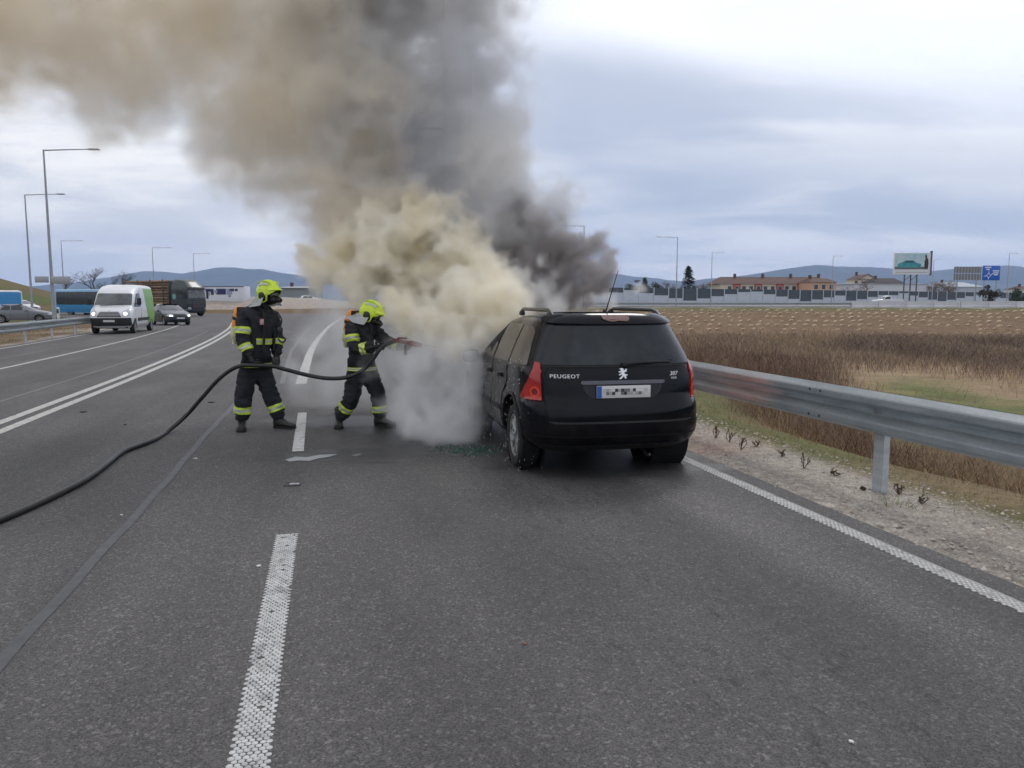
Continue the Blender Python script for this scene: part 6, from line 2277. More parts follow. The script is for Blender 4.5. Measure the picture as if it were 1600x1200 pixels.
M_MTN = pmat('mountain_forest_hazed', (.030, .045, .050), .95, var=(.055, .065, .072), vscale=.002, coord='Object')  # some blue of the distant haze is mixed into the base colour
ridge('mountains', [(-900, 425), (-500, 410), (-200, 430), (60, 447), (120, 441), (165, 435), (200, 428), (240, 421), (270, 423), (300, 425), (330, 419), (355, 415), (385, 415), (420, 418), (480, 429), (560, 440), (640, 432), (760, 428), (860, 430), (950, 424), (985, 430), (1010, 431), (1060, 437), (1100, 442), (1180, 446)],
      7000, 1.3, 2200, M_MTN, 2.0)
ridge('mountains', [(1000, 452), (1050, 440), (1100, 432.5), (1130, 430), (1165, 426), (1200, 420), (1240, 413), (1262, 410.5), (1285, 412), (1310, 415), (1350, 414), (1390, 417), (1440, 421), (1480, 416), (1510, 413), (1560, 412), (1600, 416), (1700, 405), (1900, 415), (2200, 420), (2500, 432)],
      6000, 4.7, 2000, M_MTN, 1.6)
# ---------------------------------------------------------------- dead brush, grass, straw, pebbles
def veg_mat(name, rough=.95):
    m = bpy.data.materials.new(name)
    m.use_nodes = True
    t = Tree(m.node_tree)
    b = t.n['Principled BSDF']
    vc = t.node('ShaderNodeAttribute', attribute_name='tint').outputs['Color']
    t.set(b.inputs['Base Color'], vc)
    b.inputs['Roughness'].default_value = rough
    b.inputs['Specular IOR Level'].default_value = .1
    return m


M_VEG = veg_mat('dead_stalks')


def blades(name, label, cat, pts, hts, wid, tints, lean=.25, twigs=3, seed=1, group=None, z0=-.04, parent=None, curl=.2, stuff=True):
    """pts (n,2) ground points; hts (n,), wid (n,) ; tints list of rgb"""
    rg = np.random.default_rng(seed)
    n = len(pts)
    zb = np.array([height(p[0], p[1]) for p in pts]) + z0
    base = np.column_stack([pts, zb])
    ld = rg.normal(0, lean, (n, 2))
    tip = base + np.column_stack([ld * hts[:, None], hts])
    mid = base + np.column_stack([ld * hts[:, None] * .35, hts * .55])
    a = rg.uniform(0, math.pi, n)
    sd = np.column_stack([np.cos(a), np.sin(a), np.zeros(n)]) * wid[:, None] / 2
    V = [base - sd, base + sd, mid - sd * .8, mid + sd * .8, tip]
    verts = np.stack(V, 1).reshape(-1, 3)
    k = np.arange(n)[:, None] * 5
    F = np.concatenate([k + [0, 1, 3], k + [0, 3, 2], k + [2, 3, 4]], 0)
    T = np.array(tints)
    ci = rg.integers(0, len(T), n)
    sh = rg.uniform(.65, 1.3, (n, 1))
    colr = T[ci] * sh
    cols = np.repeat(colr, 5, 0)
    if twigs:
        q = rg.uniform(.35, .95, (n, twigs, 1))
        st = base[:, None, :] * (1 - q) + tip[:, None, :] * q
        aa = rg.uniform(0, 2 * math.pi, (n, twigs))
        ln = hts[:, None] * rg.uniform(.10, .30, (n, twigs))
        dd = np.stack([np.cos(aa) * ln * .7, np.sin(aa) * ln * .7, ln * rg.uniform(.2, 1.0, (n, twigs))], -1)
        ww = np.stack([-np.sin(aa), np.cos(aa), np.zeros_like(aa)], -1) * wid[:, None, None] * .38
        tv = np.stack([st - ww, st + ww, st + dd], 2).reshape(-1, 3)
        off = len(verts)
        kt = off + np.arange(n * twigs)[:, None] * 3
        F = np.concatenate([F, kt + [0, 1, 2]], 0)
        verts = np.concatenate([verts, tv], 0)
        cols = np.concatenate([cols, np.repeat(colr * .9, 3 * twigs, 0)], 0)
    me = bpy.data.meshes.new(name)
    me.vertices.add(len(verts)); me.vertices.foreach_set('co', verts.astype(np.float32).ravel())
    me.loops.add(len(F) * 3); me.loops.foreach_set('vertex_index', F.astype(np.int32).ravel())
    me.polygons.add(len(F)); me.polygons.foreach_set('loop_start', (np.arange(len(F)) * 3).astype(np.int32))
    me.polygons.foreach_set('loop_total', np.full(len(F), 3, np.int32))
    me.update(calc_edges=True)
    ca = me.color_attributes.new('tint', 'FLOAT_COLOR', 'POINT')
    ca.data.foreach_set('color', np.column_stack([cols, np.ones(len(cols))]).astype(np.float32).ravel())
    o = mesh_obj(name, me, M_VEG, parent)
    if label:
        tag(o, label, cat, group)
    if stuff:
        o['kind'] = 'stuff'
    return o


NR = np.random.default_rng(21)


def scatter(n, ulo, uhi, vlo, vhi, dens=None):
    u = NR.uniform(ulo, uhi, n); v = NR.uniform(vlo, vhi, n)
    x = u * UX + v * VX; y = u * UY + v * VY
    if dens is not None:
        keep = np.array([dens(a, b, c, d) for a, b, c, d in zip(x, y, u, v)]) > NR.uniform(0, 1, n)
        x, y, u, v = x[keep], y[keep], u[keep], v[keep]
    return np.column_stack([x, y]), u, v


RUST = [(.16, .085, .055), (.13, .075, .055), (.20, .12, .075), (.10, .06, .045)]
STRAW = [(.40, .30, .18), (.34, .25, .15), (.46, .36, .23), (.26, .18, .11)]
PURP = [(.17, .125, .105), (.21, .155, .13), (.12, .085, .07), (.26, .20, .165)]
GRN = [(.10, .15, .035), (.14, .19, .05), (.20, .20, .07), (.08, .11, .03)]


def nz2(x, y, s, o=0.0):
    return mnoise.noise(Vector((x * s, y * s, o)))


# near bank right behind the rail
p, u, v = scatter(46000, .5, 22, 5.7, 12.5, lambda x, y, u, v: (.35 + .9 * max(0, nz2(x, y, .9, 2) + .35)) * sstep(bank_v(u) + .4, bank_v(u) + 1.3, v))
h = NR.gamma(3.0, .11, len(p)).clip(.06, .85) * (1 + 1.1 * np.array([nz2(a, b, 1.1, 7) for a, b in p]))
blades('brush', 'reddish brown dead brush on the bank right behind the guard rail', 'brush', p, h, NR.uniform(.0025, .006, len(p)), RUST + [(.22, .15, .10), (.09, .06, .05), (.28, .20, .14), (.18, .12, .09)], .75, 7, 3)
p, u, v = scatter(9000, 1.5, 16, 5.4, 9, lambda x, y, u, v: max(0, nz2(x, y, .8, 11) * 1.6 + .25) * sstep(bank_v(u) + .3, bank_v(u) + .9, v))
blades('dry_grass', 'pale straw grass tufts among the brown brush on the near bank', 'grass', p, NR.uniform(.15, .50, len(p)), NR.uniform(.002, .0045, len(p)), STRAW, .6, 2, 4)
# green strip at the edge of the gravel
p, u, v = scatter(22000, .5, 26, 4.75, 7.2, lambda x, y, u, v: max(0, (.10 + nz2(x, y, 1.6, 4) * 1.3)) * math.exp(-((v - bank_v(u) - .25) / .42) ** 2))
blades('grass', 'short green and yellow grass along the outer edge of the gravel verge', 'grass', p, NR.uniform(.02, .10, len(p)), NR.uniform(.003, .006, len(p)), GRN + [(.30, .24, .13)], .5, 0, 5, z0=-.01)
# tall brush further along behind the car
def tall(x, y, u, v):
    ang = math.degrees(math.atan2(x, y)); r = math.hypot(x, y)
    return sstep(25.5, 21.5, ang + 3.2 * nz2(x, y, .16, 1) - .0 * r) * (.3 + .7 * max(0, .5 + nz2(x, y, .3, 5))) * sstep(bank_v(u) + .5, bank_v(u) + 2, v)
p, u, v = scatter(60000, 9, 62, 6, 34, tall)
r = np.hypot(p[:, 0], p[:, 1])
pat = np.array([nz2(a, b, .13, 8) for a, b in p])
h = NR.uniform(.5, 1.15, len(p)) * (1 + .25 * pat)
w = .006 + r * .00035
sel = pat + NR.normal(0, .22, len(p)) + np.clip((30 - r) * .02, -.1, .25) > .0
blades('brush', 'tall greyish brown dead stalks behind the guard rail beyond the car', 'brush', p[~sel], h[~sel], w[~sel], PURP + RUST[:2], .22, 4, 6)
blades('dry_grass', 'tall pale straw grass mixed into the stalks behind the car', 'grass', p[sel], h[sel] * .9, w[sel] * .8, STRAW + [(.30, .22, .16)], .3, 3, 7)
# dark purple brush belt at the foot of the embankment
def belt(x, y, u, v):
    ang = math.degrees(math.atan2(x, y)); r = math.hypot(x, y); e = emb_dist(x, y)
    a = sstep(52, 66, r + 9 * nz2(x, y, .05, 3) - (ang - 24) * .25 + sstep(24, 21, ang) * 8) * sstep(-19, -26, e)
    if ang > 27:
        a = max(a, sstep(51, 56, r + 4 * nz2(x, y, .07, 3)) * sstep(-19, -26, e) * sstep(28.5, 31, ang + 1.5 * nz2(x, y, .1, 2)))
    return a * (.25 + .75 * sstep(20.5, 25, ang + 2 * nz2(x, y, .08, 41))) * (.12 + .88 * sstep(-.25, .25, nz2(x, y, .10, 6)))
p, u, v = scatter(120000, 28, 105, 18, 105, belt)
r = np.hypot(p[:, 0], p[:, 1])
pat = np.array([nz2(a, b, .07, 18) for a, b in p])
blades('brush', 'dark purplish thicket of bare stalks across the field below the embankment', 'brush', p, NR.uniform(.35, 1.15, len(p)) * (1 + .9 * pat), .008 + r * .00028, PURP + [(.14, .10, .08), (.26, .20, .16), (.32, .25, .18), (.24, .165, .115)], .45, 5, 8)
p, u, v = scatter(60000, 28, 100, 18, 100, lambda x, y, u, v: (1 if emb_dist(x, y) < -20 and 44 < math.hypot(x, y) else 0) * max(sstep(25, 20.5, math.degrees(math.atan2(x, y))) * .5, sstep(.05, .35, nz2(x, y, .13, 26)) * .8))
r = np.hypot(p[:, 0], p[:, 1])
blades('dry_grass', 'pale straw coloured patches of dead grass within the purplish thicket', 'grass', p, NR.uniform(.4, 1.1, len(p)), .008 + r * .00025, STRAW + PURP[3:], .45, 3, 28)
# sparse straw on the sandy ground
p, u, v = scatter(16000, 12, 60, 12, 60, lambda x, y, u, v: max(0, nz2(x, y, .35, 9) * 1.5) * sstep(20, 25, math.degrees(math.atan2(x, y))))
r = np.hypot(p[:, 0], p[:, 1])
blades('dry_grass', 'sparse low grass tufts on the sandy patch of the field', 'grass', p, NR.uniform(.05, .28, len(p)), .004 + r * .0003, STRAW + GRN[1:3] + GRN[:1], .5, 0, 9)
# straw covered tufts planted in rows on the embankment
L_e = (T1 - T0).length
bm = bmesh.new()
rgs = random.Random(9)
for row in range(7):
    e_ = -4.6 - row * 2.55
    s_ = -70.0
    while s_ < 150:
        s_ += 1.25 * rgs.uniform(.8, 1.2)
        if rgs.random() < .10:
            continue
        q = T0 + td * (s_ + (row % 2) * .8) + tn * (e_ + rgs.uniform(-.35, .35) + .5 * math.sin(s_ * .05))
        pxq = 800 + CAM_F * q.x / max(1, q.y)
        if pxq < 930 or pxq > 1720 or (row > 4 and rgs.random() < .4):
            continue
        z = height(q.x, q.y)
        M = Matrix.Translation((q.x, q.y, z + .05)) @ Matrix.Rotation(rgs.uniform(-.2, .2) - .12, 4, 'Z') @ Matrix.Rotation(-.28, 4, 'Y') @ Matrix.Diagonal((rgs.uniform(.24, .46), rgs.uniform(.16, .30), rgs.uniform(.10, .20), 1))
        bmesh.ops.create_icosphere(bm, subdivisions=1, radius=1.0, matrix=M)
for v_ in bm.verts:
    v_.co += Vector((rgs.uniform(-.06, .06), rgs.uniform(-.06, .06), rgs.uniform(-.04, .04)))
o = bm_obj('straw_tufts', bm, pmat('tuft_straw', (.56, .45, .30), .95, var=(.38, .29, .19), vscale=4), kind='stuff')
tag(o, 'rows of pale straw tufts planted across the brown embankment slope', 'grass')
p, u, v = scatter(16000, 20, 150, 5, 130, lambda x, y, u, v: (1 if -22 < emb_dist(x, y) < -.5 else 0) * max(0, .35 + nz2(x, y, .12, 14)))
blades('dry_grass', 'thin brown and olive grass covering the embankment slope', 'grass', p, NR.uniform(.08, .32, len(p)), NR.uniform(.03, .07, len(p)), RUST + [(.12, .115, .05), (.16, .13, .06)], .4, 0, 12)
# opposite verge
p, u, v = scatter(16000, 14, 60, -19, -10.6, lambda x, y, u, v: (sstep(left_v(u) - .9, left_v(u) - 1.6, v)) * max(0, .5 + nz2(x, y, .6, 3)))
blades('dry_grass', 'brown and green grass under the opposite guard rail', 'grass', p, NR.uniform(.06, .28, len(p)), NR.uniform(.012, .022, len(p)), STRAW[1:] + GRN[:2] + RUST[:3], .4, 0, 13)

# pebbles of the gravel verge
rgp = np.random.default_rng(4)
n = 9000
u = .8 + 20 * rgp.uniform(0, 1, n) ** 1.6; v = rgp.uniform(3.84, 5.25, n)
c = np.column_stack([u * UX + v * VX, u * UY + v * VY, np.full(n, -.004)])
rad = rgp.gamma(2.2, .0035, n) + .003
octv = np.array([(1, 0, 0), (-1, 0, 0), (0, 1, 0), (0, -1, 0), (0, 0, .7), (0, 0, -.5)])
octf = np.array([(0, 2, 4), (2, 1, 4), (1, 3, 4), (3, 0, 4)])
V = c[:, None, :] + octv[None] * rad[:, None, None] * rgp.uniform(.6, 1.3, (n, 6, 3))
F = (np.arange(n)[:, None, None] * 6 + octf[None]).reshape(-1, 3)
me = bpy.data.meshes.new('gravel')
me.vertices.add(n * 6); me.vertices.foreach_set('co', V.astype(np.float32).ravel())
me.loops.add(len(F) * 3); me.loops.foreach_set('vertex_index', F.astype(np.int32).ravel())
me.polygons.add(len(F)); me.polygons.foreach_set('loop_start', (np.arange(len(F)) * 3).astype(np.int32)); me.polygons.foreach_set('loop_total', np.full(len(F), 3, np.int32))
me.update(calc_edges=True)
gc = np.array([(.44, .39, .33), (.36, .32, .28), (.44, .40, .35), (.28, .24, .21), (.40, .33, .26)])[rgp.integers(0, 5, n)] * rgp.uniform(.7, 1.2, (n, 1))
ca = me.color_attributes.new('tint', 'FLOAT_COLOR', 'POINT')
ca.data.foreach_set('color', np.column_stack([np.repeat(gc, 6, 0), np.ones(n * 6)]).astype(np.float32).ravel())
o = mesh_obj('gravel', me, M_VEG, kind='stuff')
tag(o, 'loose pale gravel stones scattered over the verge and the asphalt edge', 'gravel')

# dry twigs and stalk litter lying on the gravel and at its outer edge
p, u, v = scatter(2600, 1.5, 18, 4.05, 5.6, lambda x, y, u, v: max(0, nz2(x, y, 1.3, 33) * 1.8) * sstep(4.1, 4.9, v))
blades('twigs', 'dark dry twigs and stalks lying scattered over the gravel verge', 'twigs', p, NR.uniform(.01, .03, len(p)), NR.uniform(.003, .006, len(p)), [(.07, .045, .035), (.11, .075, .05), (.16, .11, .07)], 3.2, 3, 35, z0=.0)
p, u, v = scatter(9000, 1.0, 20, 4.9, 6.6, lambda x, y, u, v: max(0, .25 + nz2(x, y, .9, 37) * 1.5))
blades('dry_grass', 'withered straw coloured grass between the gravel and the brush', 'grass', p, NR.uniform(.03, .16, len(p)), NR.uniform(.002, .004, len(p)), STRAW + RUST[2:3] + GRN[2:3], .9, 1, 36, z0=-.01)

# individual dead weeds standing on the gravel
def weed(px, py, hpx, label, seed, col=(.075, .045, .035), spread=.5):
    rg = random.Random(seed)
    b = at(px, py)
    hm = hpx / CAM_F * b.y
    e = empty('dead_weed', (b.x, b.y, -.01), 0, label, 'weed', 'dead weeds on the gravel verge')
    bs_ = bmesh.new(); bt_ = bmesh.new()
    for k in range(5):
        a = rg.uniform(0, 6.28); tip = Vector((math.cos(a) * hm * spread * rg.uniform(.2, 1), math.sin(a) * hm * spread * .6 * rg.uniform(.2, 1), hm * rg.uniform(.5, 1)))
        m_ = tip * .5 + Vector((rg.gauss(0, .02), rg.gauss(0, .02), hm * .08))
        pts = catmull([Vector((0, 0, 0)), m_, tip], 4)
        tube(bs_, pts, [.004 - .0022 * i / len(pts) for i in range(len(pts))], 4)
        for q in pts[3:]:
            for _ in range(3):
                d = Vector((rg.gauss(0, 1), rg.gauss(0, 1), rg.gauss(0, .8))).normalized() * rg.uniform(.012, .032)
                s2 = Vector((-d.y, d.x, rg.gauss(0, .01))).normalized() * .007
                bt_.faces.new([bt_.verts.new(q - s2), bt_.verts.new(q + s2), bt_.verts.new(q + d)])
    m = pmat('weed_brown', col, .95, var=(.12, .08, .055), vscale=20)
    bm_obj('stem', bs_, m, e, kind='stuff'); bm_obj('leaves', bt_, m, e, kind='stuff')


for a in ((1158, 702, 30, 'upright dead weed with forked stems on the gravel, tallest of the row'), (1118, 684, 26, 'dead weed spreading low over the gravel near the car bumper'),
          (1256, 731, 26, 'small bushy dead weed halfway along the gravel verge'), (1140, 690, 20, 'thin dead weed between the two larger ones near the bumper'),
          (1222, 712, 13, 'flat scrap of dead weed lying on the gravel'), (1305, 742, 12, 'flat dead weed just before the rail post', ), (1405, 772, 20, 'dead weed right behind the foot of the rail post'),
          (1180, 697, 10, 'tiny brown weed beside the tallest one'), (1440, 786, 14, 'short dead weed on the outer gravel past the rail post'), (1350, 765, 10, 'low weed at the near foot of the rail post')):
    weed(a[0], a[1], a[2], a[3], int(a[0]), spread=.9 if a[2] < 16 else .5)
# green rosettes by the post
p, u, v = scatter(900, 4.6, 6.4, 4.25, 5.1, lambda x, y, u, v: math.exp(-((u - 5.25) / .18) ** 2 - ((v - 4.48) / .10) ** 2) + .5 * math.exp(-((u - 4.3) / .15) ** 2 - ((v - 4.9) / .08) ** 2))
blades('grass', 'small tuft of green grass growing at the foot of the rail post', 'grass', p, NR.uniform(.02, .07, len(p)), NR.uniform(.004, .008, len(p)), GRN[:2], .7, 0, 15, z0=0)

# litter and grit on the road
def debris(name, label, cat, px, py, s, mat, seed):
    rg = random.Random(seed); b = at(px, py)
    bm = bmesh.new()
    n = 7
    top = [bm.verts.new((b.x + s * rg.uniform(.4, 1) * math.cos(2 * math.pi * k / n), b.y + s * rg.uniform(.4, 1.1) * math.sin(2 * math.pi * k / n), .006 + s * .22 * rg.random())) for k in range(n)]
    bot = [bm.verts.new((v.co.x * 1.0, v.co.y, .0015)) for v in top]
    for k in range(n):
        bm.faces.new((bot[k], bot[(k + 1) % n], top[(k + 1) % n], top[k]))
    bm.faces.new(top)
    bmesh.ops.recalc_face_normals(bm, faces=bm.faces)
    o = bm_obj(name, bm, mat); tag(o, label, cat)


wht = pmat('litter_white', (.6, .6, .58), .7); drk = pmat('litter_dark', (.02, .02, .02), .8); lf = pmat('dead_leaf', (.22, .10, .03), .8)
debris('litter', 'crumpled white scrap on the asphalt right of the bitumen joint', 'litter', 306, 717, .030, wht, 1)
debris('litter', 'tiny white scrap beside the near lane dash', 'litter', 404, 885, .018, wht, 2)
debris('litter', 'dark flake on the road in front of the hose bend', 'litter', 131, 644, .06, drk, 3)
debris('litter', 'small dark flake between the double line and the hose', 'litter', 196, 664, .035, drk, 4)
debris('leaf', 'orange brown dead leaf on the asphalt in the middle of the lane', 'leaf', 820, 1007, .012, lf, 5)
debris('litter', 'dark flake lying left of the upright firefighter', 'litter', 330, 629, .06, drk, 6)
debris('litter', 'thin pale scrap on the asphalt beside the edge line', 'litter', 1330, 1160, .014, wht, 8)
debris('litter', 'white grain of plastic near the hose', 'litter', 190, 805, .014, wht, 9)

# greenish broken window glass under the front door
rgq = random.Random(6); bm = bmesh.new()
for k in range(420):
    px = rgq.gauss(735, 28); py = 703 + rgq.gauss(0, 4.5)
    b = at(px, py)
    s = rgq.uniform(.006, .016)
    box(bm, (b.x, b.y, s * .4), (s, s, s * .7), Matrix.Rotation(rgq.uniform(0, 3), 3, 'Z') @ Matrix.Rotation(rgq.uniform(-.5, .5), 3, 'X'))
o = bm_obj('broken_glass', bm, pmat('green_glass_crumbs', (.02, .085, .07), .15, spec=.8, var=(.07, .15, .125), vscale=60), kind='stuff')
tag(o, 'green crumbs of broken window glass on the road under the steam', 'broken glass')
# flying drops of water and ash beside the burning flank
bm = bmesh.new()
for k in range(520):
    px = rgq.uniform(700, 850); py = rgq.uniform(560, 740)
    Y = rgq.uniform(7.0, 7.55) if px > 790 else rgq.uniform(7.6, 8.6)
    q = atY(px, py, Y)
    if q.z < .02 or rgq.random() > math.exp(-((px - 770) / 60) ** 2):
        continue
    l = rgq.uniform(.004, .014)
    M = Matrix.Translation(q) @ Matrix.Diagonal((.0022, .0022, l, 1))
    bmesh.ops.create_icosphere(bm, subdivisions=1, radius=1.0, matrix=M)
o = bm_obj('water_drops', bm, pmat('water_drop', (.75, .77, .8), .1, trans=.3), kind='stuff')
tag(o, 'fine drops of extinguishing water falling beside the car door', 'water drops')
# ---------------------------------------------------------------- air
hz = box_obj('haze', (0, 4000, 344), (26000, 16000, 700), None, None)
hz['kind'] = 'stuff'
mh = bpy.data.materials.new('haze')
mh.use_nodes = True
th_ = Tree(mh.node_tree); th_.n.clear()
vh = th_.node('ShaderNodeVolumePrincipled', {'Color': (.46, .64, 1.0), 'Density': 9.5e-5, 'Anisotropy': 0.0})
th_.node('ShaderNodeOutputMaterial', {'Volume': vh.outputs[0]})
hz.data.materials.append(mh)
# ---------------------------------------------------------------- smoke (volumes built from a field of puffs)
def _up(a, n, axis, per):
    """smooth cubic upsampling of a random lattice along one axis"""
    m = a.shape[axis]
    t = np.arange(n) * per
    i = np.floor(t).astype(int)
    f = (t - i).astype(np.float32)
    w = [(1 - f) ** 3 / 6, (3 * f ** 3 - 6 * f ** 2 + 4) / 6, (-3 * f ** 3 + 3 * f ** 2 + 3 * f + 1) / 6, f ** 3 / 6]
    out = 0
    for k in range(4):
        sh = [1, 1, 1]
        sh[axis] = n
        out = out + np.take(a, i + k, axis=axis) * w[k].reshape(sh).astype(np.float32)
    return out


def lattice_noise(rng, dims, vox, size):
    """smooth noise, about -1..1, features of `size` metres"""
    per = vox / size
    sh = [int(n * per) + 5 for n in dims]
    a = rng.standard_normal(sh).astype(np.float32)
    for ax in range(3):
        a = _up(a, dims[ax], ax, per)
    return a * 2.6


def smoke_volume(name, label, lo, hi, vox, puffs, mat, seed, warp=0.35, octs=((0.9, .30), (.45, .22), (.22, .15), (.11, .09)), gain=3.0, thin=0.0, bias=0.0):
    rng = np.random.default_rng(seed)
    dims = [max(8, int(round((hi[k] - lo[k]) / vox))) for k in range(3)]
    ax = [np.linspace(lo[k], hi[k], dims[k], dtype=np.float32) for k in range(3)]
    X, Y, Z = np.meshgrid(*ax, indexing='ij')
    if warp:
        X = X + warp * 0.5 * lattice_noise(rng, dims, vox, 1.3) + warp * .25 * lattice_noise(rng, dims, vox, .55)
        Y = Y + warp * 0.5 * lattice_noise(rng, dims, vox, 1.3)
        Z = Z + warp * 0.5 * lattice_noise(rng, dims, vox, 1.3) + warp * .25 * lattice_noise(rng, dims, vox, .55)
    nz = np.zeros(dims, np.float32)
    for sz, am in octs:
        b = lattice_noise(rng, dims, vox, sz)
        nz += am * (0.55 - 1.5 * np.abs(b)) if sz < 0.8 else am * b
    F = np.full(dims, -3, np.float32)
    for (c, r, sq, w) in puffs:
        # only touch the neighbourhood of the puff
        sl = []
        for k in range(3):
            rr = (r * (sq if k == 1 else 1)) * 1.8 + warp + .1
            i0 = max(0, int((c[k] - rr - lo[k]) / vox)); i1 = min(dims[k], int((c[k] + rr - lo[k]) / vox) + 1)
            sl.append(slice(i0, max(i0, i1)))
        sl = tuple(sl)
        if 0 in F[sl].shape:
            continue
        d = np.sqrt((X[sl] - c[0]) ** 2 + ((Y[sl] - c[1]) / sq) ** 2 + (Z[sl] - c[2]) ** 2) / r
        v = (1 - d) * w
        F[sl] = np.maximum(F[sl], np.where(v > 0, v, v / w))
    D = np.clip((F + nz + bias) * gain, 0, 1) * np.clip((F + 1.0) * 2, 0, 1)
    D = D * (0.35 + 0.65 * np.clip(F * 1.6, 0, 1)) if thin else D
    # nothing at the faces of the grid, nothing under the ground
    e = 5
    for k in range(3):
        n = dims[k]
        w_ = np.clip(np.minimum(np.arange(n), n - 1 - np.arange(n)) / e, 0, 1).astype(np.float32)
        if k == 2:
            w_ = np.clip((n - 1 - np.arange(n)) / e, 0, 1).astype(np.float32)
        sh = [1, 1, 1]; sh[k] = n
        D = D * w_.reshape(sh)
    D = D * (0.75 + 0.5 * np.clip(F, 0, 1))
    D[D < 0.004] = 0
    n = D.size
    me = bpy.data.meshes.new(name)
    me.vertices.add(n)
    at_ = me.attributes.new('dens', 'FLOAT', 'POINT')
    at_.data.foreach_set('value', D.ravel())
    ob = bpy.data.objects.new(name, me)
    COL.objects.link(ob)
    ob['kind'] = 'stuff'
    ob['label'] = label
    ob['category'] = 'smoke'
    g = bpy.data.node_groups.new(name, 'GeometryNodeTree')
    g.interface.new_socket('Geometry', in_out='INPUT', socket_type='NodeSocketGeometry')
    g.interface.new_socket('Geometry', in_out='OUTPUT', socket_type='NodeSocketGeometry')
    t = Tree(g)
    gi = t.node('NodeGroupInput'); go = t.node('NodeGroupOutput')
    pos = t.node('GeometryNodeInputPosition')
    s = t.node('ShaderNodeSeparateXYZ', {0: pos.outputs[0]}).outputs
    idx = None
    mul = [dims[1] * dims[2], dims[2], 1]
    for k in range(3):
        q = t.math('ROUND', t.math('MULTIPLY', t.math('SUBTRACT', s[k], float(lo[k])), (dims[k] - 1) / float(hi[k] - lo[k])))
        q = t.math('MINIMUM', t.math('MAXIMUM', q, 0.0), dims[k] - 1.0)
        fi = t.node('FunctionNodeFloatToInt', {0: q}).outputs[0]
        im = t.node('FunctionNodeIntegerMath', operation='MULTIPLY')
        t.set(im.inputs[0], fi); im.inputs[1].default_value = mul[k]
        if idx is None:
            idx = im.outputs[0]
        else:
            ia = t.node('FunctionNodeIntegerMath', operation='ADD')
            t.set(ia.inputs[0], idx); t.set(ia.inputs[1], im.outputs[0])
            idx = ia.outputs[0]
    na = t.node('GeometryNodeInputNamedAttribute', data_type='FLOAT'); na.inputs[0].default_value = 'dens'
    si = t.node('GeometryNodeSampleIndex', data_type='FLOAT', domain='POINT')
    t.set(si.inputs['Geometry'], gi.outputs[0]); t.set(si.inputs['Value'], na.outputs[0]); t.set(si.inputs['Index'], idx)
    vc = t.node('GeometryNodeVolumeCube')
    t.set(vc.inputs['Density'], si.outputs[0])
    vc.inputs['Min'].default_value = lo; vc.inputs['Max'].default_value = hi
    for k, nm in enumerate(('Resolution X', 'Resolution Y', 'Resolution Z')):
        vc.inputs[nm].default_value = dims[k]
    sm = t.node('GeometryNodeSetMaterial'); sm.inputs['Material'].default_value = mat
    t.set(sm.inputs[0], vc.outputs[0]); t.set(go.inputs[0], sm.outputs[0])
    md = ob.modifiers.new('smoke', 'NODES'); md.node_group = g
    me.materials.append(mat)
    return ob


def smoke_mat(name, color, density, aniso=0.0, vary=None):
    m = bpy.data.materials.new(name)
    m.use_nodes = True
    t = Tree(m.node_tree); t.n.clear()
    col = color
    if vary:
        geo = t.node('ShaderNodeNewGeometry').outputs['Position']
        col = t.mix(t.smooth(t.noise(geo, vary[2], 2), 0.35, 0.65), color, vary[0])
        if vary[1]:
            s = t.node('ShaderNodeSeparateXYZ', {0: geo}).outputs
            col = t.mix(t.smooth(s[2], vary[1][0], vary[1][1]), col, vary[1][2])
    v = t.node('ShaderNodeVolumePrincipled', {'Color': col, 'Density': density, 'Anisotropy': aniso})
    t.node('ShaderNodeOutputMaterial', {'Volume': v.outputs[0]})
    return m


def P(px, py, Y, rpx, sq=1.0, w=1.0):
    """a puff shown at photo pixel px, py at distance Y, its radius in photo pixels"""
    c = atY(px, py, Y)
    return (tuple(c), rpx * Y / CAM_F, sq, w)


dark_puffs = [
    P(850, 420, 11.6, 66), P(800, 370, 11.9, 80), P(835, 345, 12, 62), P(780, 330, 12, 82), P(745, 400, 12, 85), P(790, 430, 11.8, 66),
    P(720, 300, 12.2, 95), P(765, 250, 12.2, 66), P(700, 220, 12.4, 105), P(748, 190, 12.4, 62), P(735, 130, 12.6, 85),
    P(690, 130, 12.6, 110), P(640, 210, 12.5, 100), P(722, 60, 12.8, 88), P(660, 50, 12.8, 120), P(705, -30, 13, 105), P(620, -20, 13, 130),
    P(600, 120, 12.8, 115), P(560, 30, 12.9, 120), P(650, 300, 12.4, 95), P(600, 250, 12.6, 100), P(560, 320, 12.6, 70), P(690, 350, 12.3, 80), P(620, 370, 12.4, 80),
    P(580, 290, 12.2, 70), P(600, 330, 12.0, 60), P(770, 200, 12.3, 45), P(775, 260, 12.2, 50), P(690, 90, 12.6, 90), P(700, 260, 12.3, 90), P(660, 160, 12.5, 100),
]
tail_puffs = [
    P(850, 355, 11.6, 48), P(875, 372, 11.5, 36), P(820, 330, 11.8, 48), P(895, 410, 11.4, 40), P(865, 385, 11.4, 44), P(815, 420, 11.6, 44),
    P(925, 420, 11.3, 50), P(900, 398, 11.4, 42), P(880, 430, 11.3, 46), P(930, 388, 11.4, 30), P(948, 402, 11.4, 27), P(940, 445, 11.3, 30), P(905, 445, 11.3, 36),
    P(860, 410, 11.4, 48), P(840, 435, 11.4, 48), P(860, 450, 11.3, 34), P(830, 390, 11.6, 50), P(895, 378, 11.4, 26), P(800, 400, 11.8, 55), P(920, 468, 11.3, 22), P(890, 462, 11.3, 26),
]
